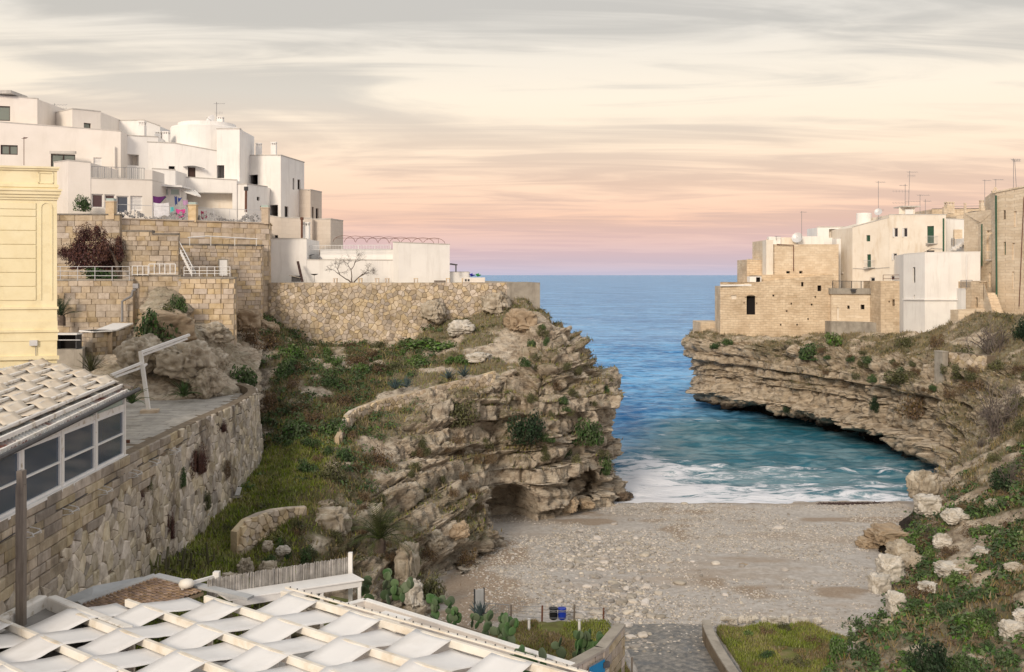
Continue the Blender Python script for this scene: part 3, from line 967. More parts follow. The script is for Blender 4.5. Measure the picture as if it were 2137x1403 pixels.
# W1: the terrace retaining wall along the left of the valley
ZT = 10.6
w1 = smooth_path([(-15.1, 25.5), (-15.5, 31), (-15.75, 40.5), (-15.95, 49.5), (-15.85, 55.7), (-15.95, 60.2), (-16.35, 63.8), (-17.4, 66.6), (-19.0, 68.6), (-21.5, 69.6)], 34)
w1b = [max(3.6, 5.0 + 0.0 * y) if y < 44 else 5.0 + (y - 44) * 0.05 for x, y in w1]
def w1_up(s, z, pa):
    y = pa.at(s)[0].y
    return z > (8.0 + (y - 30) * 0.09 if y < 41 else 9.0 + (y - 41) * 0.22) + 0.35 * math.sin(y * 1.3) + 0.3 * math.sin(y * 0.53)
wall_terrace, PA1 = stone_wall('retaining_wall', 'tall mossy masonry retaining wall below the paved terrace, curving at its far end', 'wall', w1, [ZT] * len(w1), w1b, 'x', None, None,
    thick=0.55, relief=0.06, batter=0.09, seed=5, piece='stone',
    zones=[(w1_up, 'ashlar', (1.1, 0.35), 'grey_block'), (lambda s, z, pa: not w1_up(s, z, pa), 'rubble', (0.85, 0.25), 'pale_rubble')], drop=0.22)
# W2: squared-block wall under the railing, left
def flat(px0, d0, px1, d1):
    return [tuple(XY(px0, d0)), tuple(XY(px1, d1))]
stone_wall('block_wall', 'squared tufa block wall with a drainpipe, under the long metal railing', 'wall', flat(40, 74, 278, 74.5), [ZZ(586, 74)] * 2, [ZZ(715, 74)] * 2, 'ashlar', (0.82, 0.44), 'tufa_block', seed=7, coping=(0.12, 0.08, 'concrete'), inset=0.06, relief=0.035, core='pale_mortar')
stone_wall('upper_wall', 'dark stained wall above the hanging shrub, beside the stone bastion', 'wall', flat(262, 74.9, 378, 75.3), [ZZ(577, 75)] * 2, [ZZ(680, 75)] * 2, 'ashlar', (0.7, 0.42), 'tufa_block', seed=8, coping=(0.10, 0.06, 'dark_coping'), inset=0.06, relief=0.03, core='pale_mortar')
# W4: the bastion with its return
bz0, bz1 = ZZ(582, 75.5), ZZ(760, 75.5)
stone_wall('bastion_wall', 'tall pale stone bastion with a white gallery railing on top', 'wall', [tuple(XY(370, 75.3)), tuple(XY(489, 75.8)), tuple(XY(494, 86.0))], [bz0] * 3, [bz1] * 3, 'ashlar', (0.72, 0.37), 'warm_block', seed=9, thick=1.0, coping=(0.12, 0.06, 'concrete'), batter=0.02, inset=0.08, core='pale_mortar')
stone_wall('tier_wall', 'weathered stone wall with a small white door behind the gallery', 'wall', [tuple(XY(368, 81.0)), tuple(XY(545, 85.4)), tuple(XY(549, 87.4))], [ZZ(512, 81.5), ZZ(514, 85.4), ZZ(514, 87)], [ZZ(668, 81)] * 3, 'ashlar', (0.62, 0.33), 'warm_block', seed=10, thick=1.0, coping=(0.14, 0.08, 'dark_coping'), inset=0.08, core='pale_mortar')
stone_wall('balcony_wall', 'high warm block wall carrying the floral balcony railing', 'wall', [tuple(XY(232, 80.3)), tuple(XY(562, 88.2)), tuple(XY(566, 92))], [ZZ(457, 80.3)] * 3, [ZZ(660, 88)] * 3, 'ashlar', (0.85, 0.46), 'warm_block', seed=12, thick=0.8, coping=(0.10, 0.12, 'warm_block'), inset=0.06, relief=0.03, core='pale_mortar')
stone_wall('garden_wall', 'dark topped wall behind the big purple bougainvillea', 'wall', flat(60, 79.6, 250, 80.2), [ZZ(449, 79.8)] * 2, [ZZ(600, 79.8)] * 2, 'ashlar', (0.9, 0.5), 'tufa_block', seed=13, coping=(0.12, 0.05, 'dark_coping'), inset=0.06, relief=0.03, core='pale_mortar')
stone_wall('stepped_wall', 'stepped stone wall with blackened top, just beside the bougainvillea', 'wall', [tuple(XY(255, 77.6)), tuple(XY(317.9, 77.9)), tuple(XY(318, 77.9)), tuple(XY(373, 78.2))], [ZZ(484, 77.8)] * 2 + [ZZ(490, 78)] * 2, [ZZ(585, 77.8)] * 4, 'ashlar', (0.7, 0.4), 'tufa_block', seed=14, coping=(0.14, 0.05, 'dark_coping'), inset=0.08, core='pale_mortar')
# W9: the great rubble wall under the white house, with its concrete end
stone_wall('rubble_wall', 'long rubble retaining wall below the low white house', 'wall', [tuple(XY(560, 88.0)), tuple(XY(700, 88.0)), tuple(XY(880, 88.0)), tuple(XY(1062, 88.1))], [17.32] * 4, [11.0, 11.2, 12.4, 14.6], 'rubble', (0.37, 0.29), 'rubble', seed=15, thick=1.2, relief=0.06, max_parts=300, drop=0.24, core='pale_mortar', min_px=8.5)
stone_wall('concrete_wall', 'bare concrete end of the retaining wall above the headland', 'wall', [tuple(XY(1058, 88.0)), tuple(XY(1127, 88.6)), tuple(XY(1100, 99.0))], [17.33] * 3, [13.2] * 3, None, None, None, thick=1.0, core='concrete')
# W10: terrace walls on the bank
t10 = smooth_path([tuple(XY(708, 62.2)), tuple(XY(722, 63.8)), tuple(XY(742, 66.4)), tuple(XY(800, 68.8)), tuple(XY(870, 70.8)), tuple(XY(950, 72.6)), tuple(XY(1034, 74.6))], 14)
z10 = [ZZ(a, b[1]) for a, b in zip(np.interp(np.linspace(0, 1, 14), [0, .1, .25, .45, .6, .8, 1], [915, 880, 850, 832, 815, 795, 772]), t10)]
z10 = [z + random.Random(i).uniform(-0.16, 0.12) for i, z in enumerate(z10)]
stone_wall('terrace_wall', 'dry stone terrace wall winding round the bench above the cliff', 'wall', t10, z10, [a - b for a, b in zip(z10, np.interp(np.linspace(0, 1, 14), [0, .25, .5, .7, 1], [1.6, 2.9, 2.6, 1.6, 1.3]))], 'rubble', (0.40, 0.27), 'rubble', seed=16, thick=0.3, relief=0.09, min_px=8.5, core='rubble')
t11 = smooth_path([tuple(XY(495, 47.6)), tuple(XY(540, 49.0)), tuple(XY(590, 50.3)), tuple(XY(640, 51.0))], 6)
stone_wall('dry_stone_wall', 'short dry stone wall under the grass walk', 'wall', t11, [ZZ(a, b[1]) for a, b in zip((1110, 1085, 1072, 1064, 1060, 1058), t11)], [ZZ(1185, b[1]) for b in t11], 'rubble', (0.34, 0.27), 'rubble', seed=17, thick=0.4, relief=0.10, core='rubble')
# the block of flat stone: the paved terrace itself
material('terrace_slab', [(0.3, (0.30, 0.28, 0.255)), (0.6, (0.42, 0.395, 0.36)), (0.8, (0.50, 0.47, 0.43))], scale=1.5, vary=0.14, stain=(0.27, 0.24, 0.20), stain_scale=0.35, stain_amt=0.5, bump=0.4, bscale=12, bdist=0.02)
FZ = 10.12
floor_poly = [(-15.6, 25.5), (-16.05, 31), (-16.3, 40.5), (-16.5, 49.5), (-16.4, 55.7), (-16.5, 60.0), (-16.9, 63.4), (-17.9, 66.0), (-19.3, 67.9), (-22.0, 69.4), (-36.0, 70.0), (-36, 25.5)]
terrace = MB().prism(floor_poly, 4.0, FZ).build('pavement', M['mortar'])
tag(terrace, kind='structure')
def in_poly(x, y, poly):
    c = False
    j = len(poly) - 1
    for i in range(len(poly)):
        xi, yi = poly[i]; xj, yj = poly[j]
        if (yi > y) != (yj > y) and x < (xj - xi) * (y - yi) / (yj - yi) + xi:
            c = not c
        j = i
    return c
rng = random.Random(21)
slab_me = []
for k in range(4):
    r = random.Random(k)
    j = lambda a: a + r.uniform(-0.012, 0.012)
    b = [(j(-.492), j(-.48), -.03), (j(.492), j(-.48), -.03), (j(.492), j(.48), -.03), (j(-.492), j(.48), -.03)]
    t = [(x * 0.975, y * 0.96, 0.0) for x, y, z in b]
    slab_me.append(rawmesh('slab', *(lambda m: (m.v, m.f))(MB().hexa(b, t)), M['terrace_slab']))
slabs = []
y = 40.0
while y < 69.5:
    dy = rng.uniform(0.42, 0.62)
    x = -31.0 - rng.uniform(0, 1)
    while x < -15.5:
        dx = rng.uniform(0.8, 1.7)
        if all(in_poly(x + a * dx, y + b * dy, floor_poly) for a in (0.05, 0.95) for b in (0.05, 0.95)):
            slabs.append((x + dx / 2, y + dy / 2, dx, dy))
        x += dx
    y += dy
def seen(s):
    u = CX + s[0] / s[1] * F
    return (150 < u < 545, math.sqrt(s[2] * s[3]) / s[1])
slabs.sort(key=seen, reverse=True)
rest = MB()
for i, (x, y, dx, dy) in enumerate(slabs):
    if i < 300:
        o = obj('paving_slab', slab_me[i % 4], terrace, (x, y, FZ + 0.018 + rng.uniform(0, .008)))
        o.scale = (dx, dy, 1)
    else:
        rest.box((x, y, FZ + 0.0), (dx - 0.02, dy - 0.03, 0.04))
o = rest.build('paving_slabs', M['terrace_slab'], terrace); o['kind'] = 'stuff'

# the plateau the left houses stand on
MB().prism([tuple(XY(555, 89.2)), tuple(XY(1100, 89.2)), tuple(XY(1080, 99)), tuple(XY(1000, 125)), (-70, 125), (-70, 89.2)], 10, 17.30).build('ground', M['concrete'])['kind'] = 'structure'
MB().prism([(-60, 81.2), tuple(XY(236, 81.2)), tuple(XY(556, 89.0)), tuple(XY(556, 110)), (-60, 110)], 13, ZZ(458, 80.3) - 0.05).build('ground', M['concrete'])['kind'] = 'structure'
MB().prism([(-50, 75.2), tuple(XY(372, 75.9)), tuple(XY(484, 76.4)), tuple(XY(489, 86.2)), tuple(XY(470, 86.2)), tuple(XY(230, 80)), (-50, 80)], 12, ZZ(583, 75.5) - 0.03).build('ground', M['concrete'])['kind'] = 'structure'
# ------------------------------------------------------------------ houses
material('white_plaster', [(0.3, (0.78, 0.755, 0.73)), (0.6, (0.85, 0.83, 0.80))], scale=0.5, stain=(0.64, 0.61, 0.575), stain_scale=0.9, stain_amt=0.4, stain_stretch=(2.2, 2.2, 0.25), bump=0.12, bscale=18, bdist=0.02)
material('cream_plaster', [(0.3, (0.73, 0.68, 0.62)), (0.6, (0.79, 0.74, 0.685))], scale=0.5, stain=(0.66, 0.61, 0.55), stain_scale=0.7, stain_amt=0.35, stain_stretch=(2, 2, 0.3), bump=0.08, bscale=18, bdist=0.02)
material('warm_plaster', [(0.3, (0.74, 0.665, 0.565)), (0.6, (0.81, 0.745, 0.655))], scale=0.6, stain=(0.62, 0.51, 0.38), stain_scale=0.8, stain_amt=0.5, stain_stretch=(1.8, 1.8, 0.4), bump=0.15, bscale=14, bdist=0.02)
material('yellow_plaster', [(0.3, (0.77, 0.67, 0.42)), (0.6, (0.83, 0.745, 0.50))], scale=0.7, stain=(0.68, 0.575, 0.35), stain_scale=1.2, stain_amt=0.5, bump=0.25, bscale=10, bdist=0.03)
material('coping_grey', [(0.3, (0.42, 0.40, 0.37)), (0.6, (0.56, 0.53, 0.49))], scale=2, bump=0.1)
material('brown_frame', [(0.5, (0.055, 0.035, 0.028))], rough=0.5, bump=0)
material('dark_wood', [(0.3, (0.045, 0.026, 0.022)), (0.7, (0.075, 0.04, 0.032))], scale=6, stretch=(6, 6, 0.5), rough=0.6, bump=0.1)
material('maroon_wood', [(0.3, (0.11, 0.030, 0.025)), (0.7, (0.16, 0.05, 0.04))], scale=6, stretch=(6, 6, 0.5), rough=0.6, bump=0.1)
material('green_shutter', [(0.3, (0.022, 0.075, 0.045)), (0.7, (0.04, 0.115, 0.07))], scale=4, rough=0.6, bump=0.1)
material('white_paint', [(0.3, (0.72, 0.71, 0.70)), (0.7, (0.80, 0.79, 0.78))], scale=3, rough=0.5, bump=0.05)
material('peeling_paint', [(0.35, (0.46, 0.40, 0.32)), (0.45, (0.74, 0.71, 0.67)), (0.7, (0.80, 0.78, 0.75))], scale=2.6, detail=9, rough=0.7, bump=0.2, bscale=12, bdist=0.01)
material('grey_metal', [(0.3, (0.22, 0.22, 0.23)), (0.7, (0.32, 0.32, 0.33))], scale=4, rough=0.45, bump=0, metallic=0.4)
material('pale_metal', [(0.3, (0.55, 0.55, 0.56)), (0.7, (0.66, 0.66, 0.67))], scale=4, rough=0.45, bump=0, metallic=0.2)
material('dark_metal', [(0.3, (0.045, 0.045, 0.05)), (0.7, (0.075, 0.075, 0.08))], scale=4, rough=0.5, bump=0)
material('rust', [(0.3, (0.10, 0.045, 0.03)), (0.7, (0.19, 0.085, 0.055))], scale=5, rough=0.8, bump=0.2)
material('black_void', [(0.5, (0.012, 0.010, 0.010))], rough=0.9, bump=0)
def glass(name, col, rough=0.08):
    m = bpy.data.materials.new(name); m.use_nodes = True
    b = m.node_tree.nodes['Principled BSDF']
    b.inputs['Base Color'].default_value = col + (1,)
    b.inputs['Roughness'].default_value = rough
    b.inputs['Specular IOR Level'].default_value = 0.7
    M[name] = m
glass('dark_glass', (0.02, 0.022, 0.028)); glass('blue_glass', (0.05, 0.075, 0.11)); glass('grey_glass', (0.16, 0.19, 0.17), 0.2); glass('mint_glass', (0.36, 0.46, 0.43), 0.25); glass('purple_glass', (0.06, 0.035, 0.045))
def tufa_wall(name, c0, c1, c2, bw=0.62, bh=0.32, joint=0.35, rot=0.6, bstr=0.5, vary=0.35):
    """far masonry whose blocks are too small to pick apart: blocks in the surface"""
    m = bpy.data.materials.new(name); m.use_nodes = True
    t = m.node_tree; nn = t.nodes; bs = nn['Principled BSDF']
    bs.inputs['Roughness'].default_value = 0.9; bs.inputs['Specular IOR Level'].default_value = 0.2
    geo = nn.new('ShaderNodeNewGeometry'); sp = nn.new('ShaderNodeSeparateXYZ'); t.links.new(geo.outputs['Position'], sp.inputs[0])
    ma = nn.new('ShaderNodeMath'); ma.operation = 'MULTIPLY_ADD'; ma.inputs[1].default_value = rot
    t.links.new(sp.outputs['Y'], ma.inputs[0]); t.links.new(sp.outputs['X'], ma.inputs[2])
    nz = nn.new('ShaderNodeTexNoise'); nz.inputs['Scale'].default_value = 0.5; nz.inputs['Detail'].default_value = 5
    t.links.new(geo.outputs['Position'], nz.inputs['Vector'])
    md = nn.new('ShaderNodeMath'); md.operation = 'MULTIPLY_ADD'; md.inputs[1].default_value = 0.6
    t.links.new(nz.outputs['Fac'], md.inputs[0]); t.links.new(sp.outputs['Z'], md.inputs[2])
    cb = nn.new('ShaderNodeCombineXYZ'); t.links.new(ma.outputs[0], cb.inputs[0]); t.links.new(md.outputs[0], cb.inputs[1])
    br = nn.new('ShaderNodeTexBrick')
    br.inputs['Scale'].default_value = 1.0
    br.inputs['Brick Width'].default_value, br.inputs['Row Height'].default_value = bw, bh
    br.inputs['Mortar Size'].default_value = 0.022
    br.inputs['Mortar Smooth'].default_value = 0.4
    br.inputs['Bias'].default_value = 0.0
    br.inputs['Color1'].default_value = c0 + (1,); br.inputs['Color2'].default_value = c1 + (1,); br.inputs['Mortar'].default_value = tuple(x * joint + y * (1 - joint) for x, y in zip(c2, c1)) + (1,)
    t.links.new(cb.outputs[0], br.inputs['Vector'])
    n2 = nn.new('ShaderNodeTexNoise'); n2.inputs['Scale'].default_value = 0.55; n2.inputs['Detail'].default_value = 8; n2.inputs['Roughness'].default_value = 0.7
    t.links.new(geo.outputs['Position'], n2.inputs['Vector'])
    r2 = nn.new('ShaderNodeMapRange'); r2.inputs['From Min'].default_value, r2.inputs['From Max'].default_value = 0.42, 0.70
    t.links.new(n2.outputs['Fac'], r2.inputs['Value'])
    mm = nn.new('ShaderNodeMath'); mm.operation = 'MULTIPLY'; mm.inputs[1].default_value = vary; t.links.new(r2.outputs[0], mm.inputs[0])
    mx = nn.new('ShaderNodeMix'); mx.data_type = 'RGBA'; t.links.new(mm.outputs[0], mx.inputs['Factor']); t.links.new(br.outputs['Color'], mx.inputs['A']); mx.inputs['B'].default_value = c2 + (1,)
    t.links.new(mx.outputs['Result'], bs.inputs['Base Color'])
    n3 = nn.new('ShaderNodeTexNoise'); n3.inputs['Scale'].default_value = 3.0; n3.inputs['Detail'].default_value = 8; t.links.new(geo.outputs['Position'], n3.inputs['Vector'])
    ad = nn.new('ShaderNodeMath'); ad.operation = 'MULTIPLY_ADD'; ad.inputs[1].default_value = -0.8
    t.links.new(br.outputs['Fac'], ad.inputs[0]); t.links.new(n3.outputs['Fac'], ad.inputs[2])
    b = nn.new('ShaderNodeBump'); b.inputs['Strength'].default_value = bstr; b.inputs['Distance'].default_value = 0.08
    t.links.new(ad.outputs[0], b.inputs['Height']); t.links.new(b.outputs[0], bs.inputs['Normal'])
    M[name] = m
tufa_wall('town_stone', (0.66, 0.52, 0.365), (0.77, 0.635, 0.47), (0.40, 0.29, 0.185), bstr=0.7, vary=0.75, joint=0.4)
tufa_wall('town_stone_pale', (0.70, 0.575, 0.425), (0.79, 0.675, 0.525), (0.50, 0.38, 0.26), bstr=0.6, vary=0.55, joint=0.35)
tufa_wall('bare_block', (0.60, 0.53, 0.46), (0.64, 0.57, 0.50), (0.50, 0.43, 0.37), bw=0.7, bh=0.42, joint=0.5, bstr=0.15, vary=0.3)

class House:
    def __init__(self, name, label, px, d, py_base, cat='house'):
        self.root = empty(name, P(px, py_base, d), label, cat)
        self.root['kind'] = 'thing'
        self.faces = []
    def block(self, corners, tops, base, mat, back=8.0, holes=(), coping=0.10, copmat='coping_grey', name='wall', over=0.03, recess=0.22):
        """corners: (px, d) of the seen wall corners left to right; tops: photo row of the wall top at each; base: height; holes: (px0,py0,px1,py1,kind)"""
        pts = [XY(px, d) for px, d in corners]
        zt = [ZZ(py, d) for (px, d), py in zip(corners, tops)]
        if isinstance(back, (int, float)):
            back = [(0, back), (0, back)]
        poly = pts + [pts[-1] + Vector(back[1]), pts[0] + Vector(back[0])]
        ztp = zt + [zt[-1], zt[0]]
        mb = MB()
        n = len(poly)
        k0 = len(mb.v)
        mb.add([(p.x, p.y, z) for p, z in zip(poly, ztp)], [tuple(range(n))])
        for i in range(len(pts) - 1, n):
            a, b = poly[i], poly[(i + 1) % n]
            za, zb = ztp[i], ztp[(i + 1) % n]
            mb.add([(a.x, a.y, base), (b.x, b.y, base), (b.x, b.y, zb), (a.x, a.y, za)], [(0, 1, 2, 3)])
        wins = []
        for i in range(len(pts) - 1):
            a, b = pts[i], pts[i + 1]
            L = (b - a).length
            d = (b - a) / L
            o = Vector((d.y, -d.x))
            hs = []
            for h in holes:
                mid = (h[0] + h[2]) / 2
                if not (corners[i][0] <= mid < corners[i + 1][0]):
                    continue
                def hit(px):
                    r = Vector(((px - CX) / F, 1.0))
                    # a + s d = t r
                    det = d.x * (-r.y) + r.x * d.y
                    s = (-a.x * (-r.y) - r.x * a.y) / det
                    return s, (a + d * s).y
                s0, y0 = hit(h[0]); s1, y1 = hit(h[2])
                ym = (y0 + y1) / 2
                z0, z1 = ZZ(h[3], ym), ZZ(h[1], ym)
                s0, s1 = max(s0, 0.02), min(s1, L - 0.02)
                hs.append((s0, s1, z0, z1, h[4]))
            us = sorted(set([0.0, L] + [q for h in hs for q in h[:2]]))
            zs = sorted(set([base] + [q for h in hs for q in h[2:4]]))
            P3 = lambda s, z, off=0.0: (a.x + d.x * s - o.x * off, a.y + d.y * s - o.y * off, z)
            top = lambda s: zt[i] + (zt[i + 1] - zt[i]) * s / L
            for s0, s1 in zip(us, us[1:]):
                for z0, z1 in zip(zs, zs[1:] + [None]):
                    cs, cz = (s0 + s1) / 2, None
                    if z1 is not None and any(h[0] - 1e-6 <= s0 and s1 <= h[1] + 1e-6 and h[2] - 1e-6 <= z0 and z1 <= h[3] + 1e-6 for h in hs):
                        continue
                    za, zb = (z1, z1) if z1 is not None else (top(s0), top(s1))
                    mb.add([P3(s0, z0), P3(s1, z0), P3(s1, zb), P3(s0, za)], [(0, 1, 2, 3)])
            for h in hs:
                s0, s1, z0, z1, kd = h
                rc = 0.6 if kd == 'hole' else recess
                q = [(s0, z0), (s1, z0), (s1, z1), (s0, z1)]
                for (sa, za), (sb, zb) in zip(q, q[1:] + q[:1]):
                    mb.add([P3(sa, za), P3(sb, zb), P3(sb, zb, rc), P3(sa, za, rc)], [(3, 2, 1, 0)])
                wins.append((P3, s0, s1, z0, z1, kd, rc, o, d))
        w = mb.build(name, M[mat], self.root)
        for q in wins:
            self.window(*q)
        if coping:
            cb = MB()
            for i in range(len(pts) - 1):
                a, b = pts[i], pts[i + 1]
                d = (b - a).normalized(); o = Vector((d.y, -d.x))
                e = over
                q = [a - d * e + o * e, b + d * e + o * e, b + d * e - o * 0.35, a - d * e - o * 0.35]
                z = [zt[i], zt[i + 1], zt[i + 1], zt[i]]
                dz = 0.004 * i
                cb.hexa([(v.x, v.y, h + 0.002 + dz) for v, h in zip(q, z)], [(v.x, v.y, h + coping + dz) for v, h in zip(q, z)])
            cb.build('parapet_coping', M[copmat], self.root)
        return w
    def window(self, P3, s0, s1, z0, z1, kd, rc, o, d):
        """frame, pane and what the kind asks for"""
        spec = {'dark': ('brown_frame', 'dark_glass'), 'hole': (None, 'black_void'), 'door': ('brown_frame', 'dark_wood'), 'maroon': ('brown_frame', 'maroon_wood'), 'purple': ('white_paint', 'purple_glass'),
                'green': (None, 'green_shutter'), 'grey': ('brown_frame', 'grey_glass'), 'glass': ('white_paint', 'blue_glass'), 'white': ('white_paint', 'dark_glass'), 'blind': ('white_paint', 'white_paint'),
                'niche': (None, None), 'whitedoor': ('grey_metal', 'white_paint'), 'brownblind': ('brown_frame', 'dark_wood'), 'mint': ('white_paint', 'mint_glass'), 'beige': (None, 'warm_plaster')}[kd]
        fm, pm = spec
        isdoor = kd in ('door', 'maroon', 'whitedoor')
        nm = 'door' if isdoor else 'window'
        w, h = s1 - s0, z1 - z0
        t = min(0.09, 0.14 * min(w, h))
        mb = MB()
        def slab(a0, a1, b0, b1, f, k):
            mb.hexa([P3(a0, b0, f), P3(a1, b0, f), P3(a1, b0, k), P3(a0, b0, k)], [P3(a0, b1, f), P3(a1, b1, f), P3(a1, b1, k), P3(a0, b1, k)])
        rf = rc - 0.09
        if fm:
            slab(s0, s0 + t, z0, z1, rf, rc); slab(s1 - t, s1, z0, z1, rf, rc)
            slab(s0 + t, s1 - t, z1 - t, z1, rf, rc); slab(s0 + t, s1 - t, z0, z0 + t, rf, rc)
            if kd in ('dark', 'white', 'glass', 'grey') and w > 1.1:
                slab((s0 + s1) / 2 - t / 2, (s0 + s1) / 2 + t / 2, z0 + t, z1 - t, rf, rc)
            root = mb.build(nm, M[fm], self.root)
            mb = MB()
        else:
            root = None
        if pm is None:
            pm = 'warm_plaster'
        if kd in ('green', 'blind', 'brownblind'):
            k = max(3, int(h / 0.14))
            for i in range(k):
                zz0 = z0 + t + (h - 2 * t) * i / k
                slab(s0 + t, s1 - t, zz0, zz0 + (h - 2 * t) / k * 0.72, rc - 0.06, rc - 0.02)
            slab(s0 + 0.01, s1 - 0.01, z0 + 0.01, z1 - 0.01, rc - 0.015, rc + 0.02)
            o2 = mb.build('shutter' if kd == 'green' else 'blind', M[pm], root or self.root)
        else:
            slab(s0, s1, z0, z1, rc - 0.03, rc + 0.02)
            o2 = mb.build('pane' if 'glass' in pm else ('door_leaf' if isdoor else 'opening'), M[pm], root or self.root)
    def part(self, mb, name, mat, smooth=False):
        return mb.build(name, M[mat], self.root, smooth)
    def chimney(self, px, py0, py1, d, w=0.8, mat='white_plaster'):
        p = P(px, py1, d); h = ZZ(py0, d) - p.z
        mb = MB().box((p.x, p.y, p.z + h * 0.39), (w, w, h * 0.78))
        ch = self.part(mb, 'chimney', mat)
        cp = MB()
        for dx in (-0.36, 0, 0.36):
            cp.box((p.x + dx * w, p.y - 0.42 * w, p.z + h * 0.85), (w * 0.16, w * 0.14, h * 0.14)); cp.box((p.x + dx * w, p.y + 0.42 * w, p.z + h * 0.85), (w * 0.16, w * 0.14, h * 0.14))
        cp.box((p.x, p.y, p.z + h * 0.96), (w * 1.08, w * 1.08, h * 0.08))
        cp.build('chimney_cap', M[mat], ch)

def antenna(px, py0, py1, d, label, arms=((0.0, 1.2), (0.22, 0.9)), lean=0.0, mat='grey_metal', side=1):
    """a roof aerial: mast, booms and short elements"""
    b = P(px, py1, d); h = ZZ(py0, d) - b.z
    r = empty('antenna', b, label, 'antenna', 'roof aerials')
    MB().tube([b, b + Vector((lean * h, 0, h))], 0.03, 5).build('mast', M[mat], r)
    for k, (f, L) in enumerate(arms):
        z = b + Vector((lean * h * (1 - f), 0, h * (1 - f) - 0.05))
        mb = MB().tube([z - Vector((L * 0.25 * side, 0, 0)), z + Vector((L * 0.75 * side, 0, 0))], 0.018, 4)
        m = 6
        for i in range(m):
            x = z + Vector(((-0.2 + 0.92 * i / (m - 1)) * L * side, 0, 0))
            e = 0.32 - 0.02 * i
            if k % 2 == 0:
                mb.tube([x - Vector((0, e, 0.10)), x + Vector((0, e, 0.10))], 0.012, 4)
            else:
                mb.tube([x - Vector((0, 0, e * 0.7)), x + Vector((0, 0, e * 0.7))], 0.012, 4)
        mb.build('boom', M[mat], r)
    return r
def dish(px, py, d, label, rr=0.45, side=-0.5):
    c = P(px, py, d)
    r = empty('satellite_dish', c, label, 'satellite dish')
    mb = MB()
    n, k = 16, 4
    ax = Vector((side, -0.8, 0.35)).normalized(); u = ax.orthogonal().normalized(); v = ax.cross(u)
    for i in range(k + 1):
        q = i / k
        for j in range(n):
            a = 2 * math.pi * j / n
            mb.v.append(tuple(c + (u * math.cos(a) + v * math.sin(a)) * rr * q + ax * (0.25 * rr * q * q)))
    for i in range(k):
        for j in range(n):
            a, b = i * n + j, i * n + (j + 1) % n
            mb.f.append((a, b, b + n, a + n))
    mb.build('reflector', M['pale_metal'], r, True)
    MB().tube([c, c + ax * rr * 1.1], 0.02, 4).build('arm', M['grey_metal'], r)
    MB().tube([c - ax * 0.05, c - ax * 0.05 + Vector((0, 0, -rr * 1.6))], 0.03, 5).build('mast', M['grey_metal'], r)

def railing(name, label, pts, h, n_posts, rails, mat='pale_metal', r=0.02, cat='railing', bars=0, bar_part='baluster', kind=None):
    """pts: world points along the foot; rails: heights as fractions"""
    pts = [Vector(p) for p in pts]
    ro = empty(name, pts[0], label, cat)
    L = [0]
    for a, b in zip(pts, pts[1:]): L.append(L[-1] + (b - a).length)
    def at(s):
        for i in range(len(pts) - 1):
            if s <= L[i + 1] + 1e-6:
                return pts[i] + (pts[i + 1] - pts[i]) * ((s - L[i]) / max(L[i + 1] - L[i], 1e-6))
        return pts[-1]
    for i in range(n_posts):
        p = at(L[-1] * i / max(1, n_posts - 1))
        MB().tube([p, p + Vector((0, 0, h))], r * 1.2, 5).build('post', M[mat], ro)
    for f in rails:
        MB().tube([p + Vector((0, 0, h * f)) for p in pts], r, 5).build('rail', M[mat], ro)
    for i in range(bars):
        p = at(L[-1] * (i + 0.5) / bars)
        MB().tube([p + Vector((0, 0, 0.05)), p + Vector((0, 0, h * max(rails)))], r * 0.6, 4).build(bar_part, M[mat], ro)
    return ro

ZB = ZZ(458, 80.3)            # level of the upper terrace the white houses stand on
# --- the cream modern house, far left
hb = House('modern_house', 'large cream modern house with flat roofs behind the yellow building', 100, 90, 450)
hb.block([(-260, 88.5), (252, 93.0)], [236, 275], 17.0, 'cream_plaster', 10, holes=[(1, 303, 37, 323, 'grey'), (106, 322, 157, 352, 'grey'), (195, 329, 212, 364, 'blind')])
hb.block([(-200, 91.5), (78, 93.5)], [186, 207], 30, 'cream_plaster', 7, holes=[(-40, 221, 21, 252, 'grey')])
hb.block([(72, 101), (151, 94.5), (210, 96.5)], [246, 228, 234], 30, 'cream_plaster', [(2, 6), (0, 7)], holes=[(175, 257, 190, 268, 'grey')])
hb.part(MB().box((XY(0, 93).x, 94, ZZ(194, 93)), (2.6, 3.2, 0.3)), 'roof_slab', 'coping_grey')
p = P(239, 350, 92.7); hb.part(MB().tube([p, P(239, 306, 92.7)], 0.09, 8), 'downpipe', 'cream_plaster')
p = P(132, 318.5, 90.9); hb.part(MB().box((p.x, p.y - 0.05, p.z), (2.3, 0.35, 0.22), 0.02), 'shutter_box', 'coping_grey')
# its lower wing with the balcony and the garden windows
hw = House('house_wing', 'cream lower house wing with railed balcony and garden doors', 230, 84.5, 450)
hw.block([(112, 90), (142, 84.0), (189, 84.6)], [340, 336, 340], 17.5, 'cream_plaster', [(0, 6), (0, 6)])
hw.block([(189.3, 84.65), (318, 86.4)], [373, 377], 17.5, 'cream_plaster', 5.8, holes=[(191, 405, 215, 434, 'purple'), (218, 406, 240, 434, 'purple'), (243, 409, 268, 445, 'glass'), (272, 409, 297, 440, 'blind')])
hw.part(MB().hexa(*[[(q.x, q.y, z) for q in (XY(302, 86.15), XY(318, 86.4), XY(318, 86.4) + Vector((0, 3)), XY(302, 86.15) + Vector((0, 3)))] for z in (ZZ(376, 86.2), ZZ(355, 86.2))]), 'parapet', 'cream_plaster')
railing('balcony_railing', 'light metal panel railing on the cream house balcony', [P(190, 373, 84.75), P(302, 376.5, 86.2)], 1.05, 9, (0.08, 1.0), 'grey_metal', 0.02, bars=26)
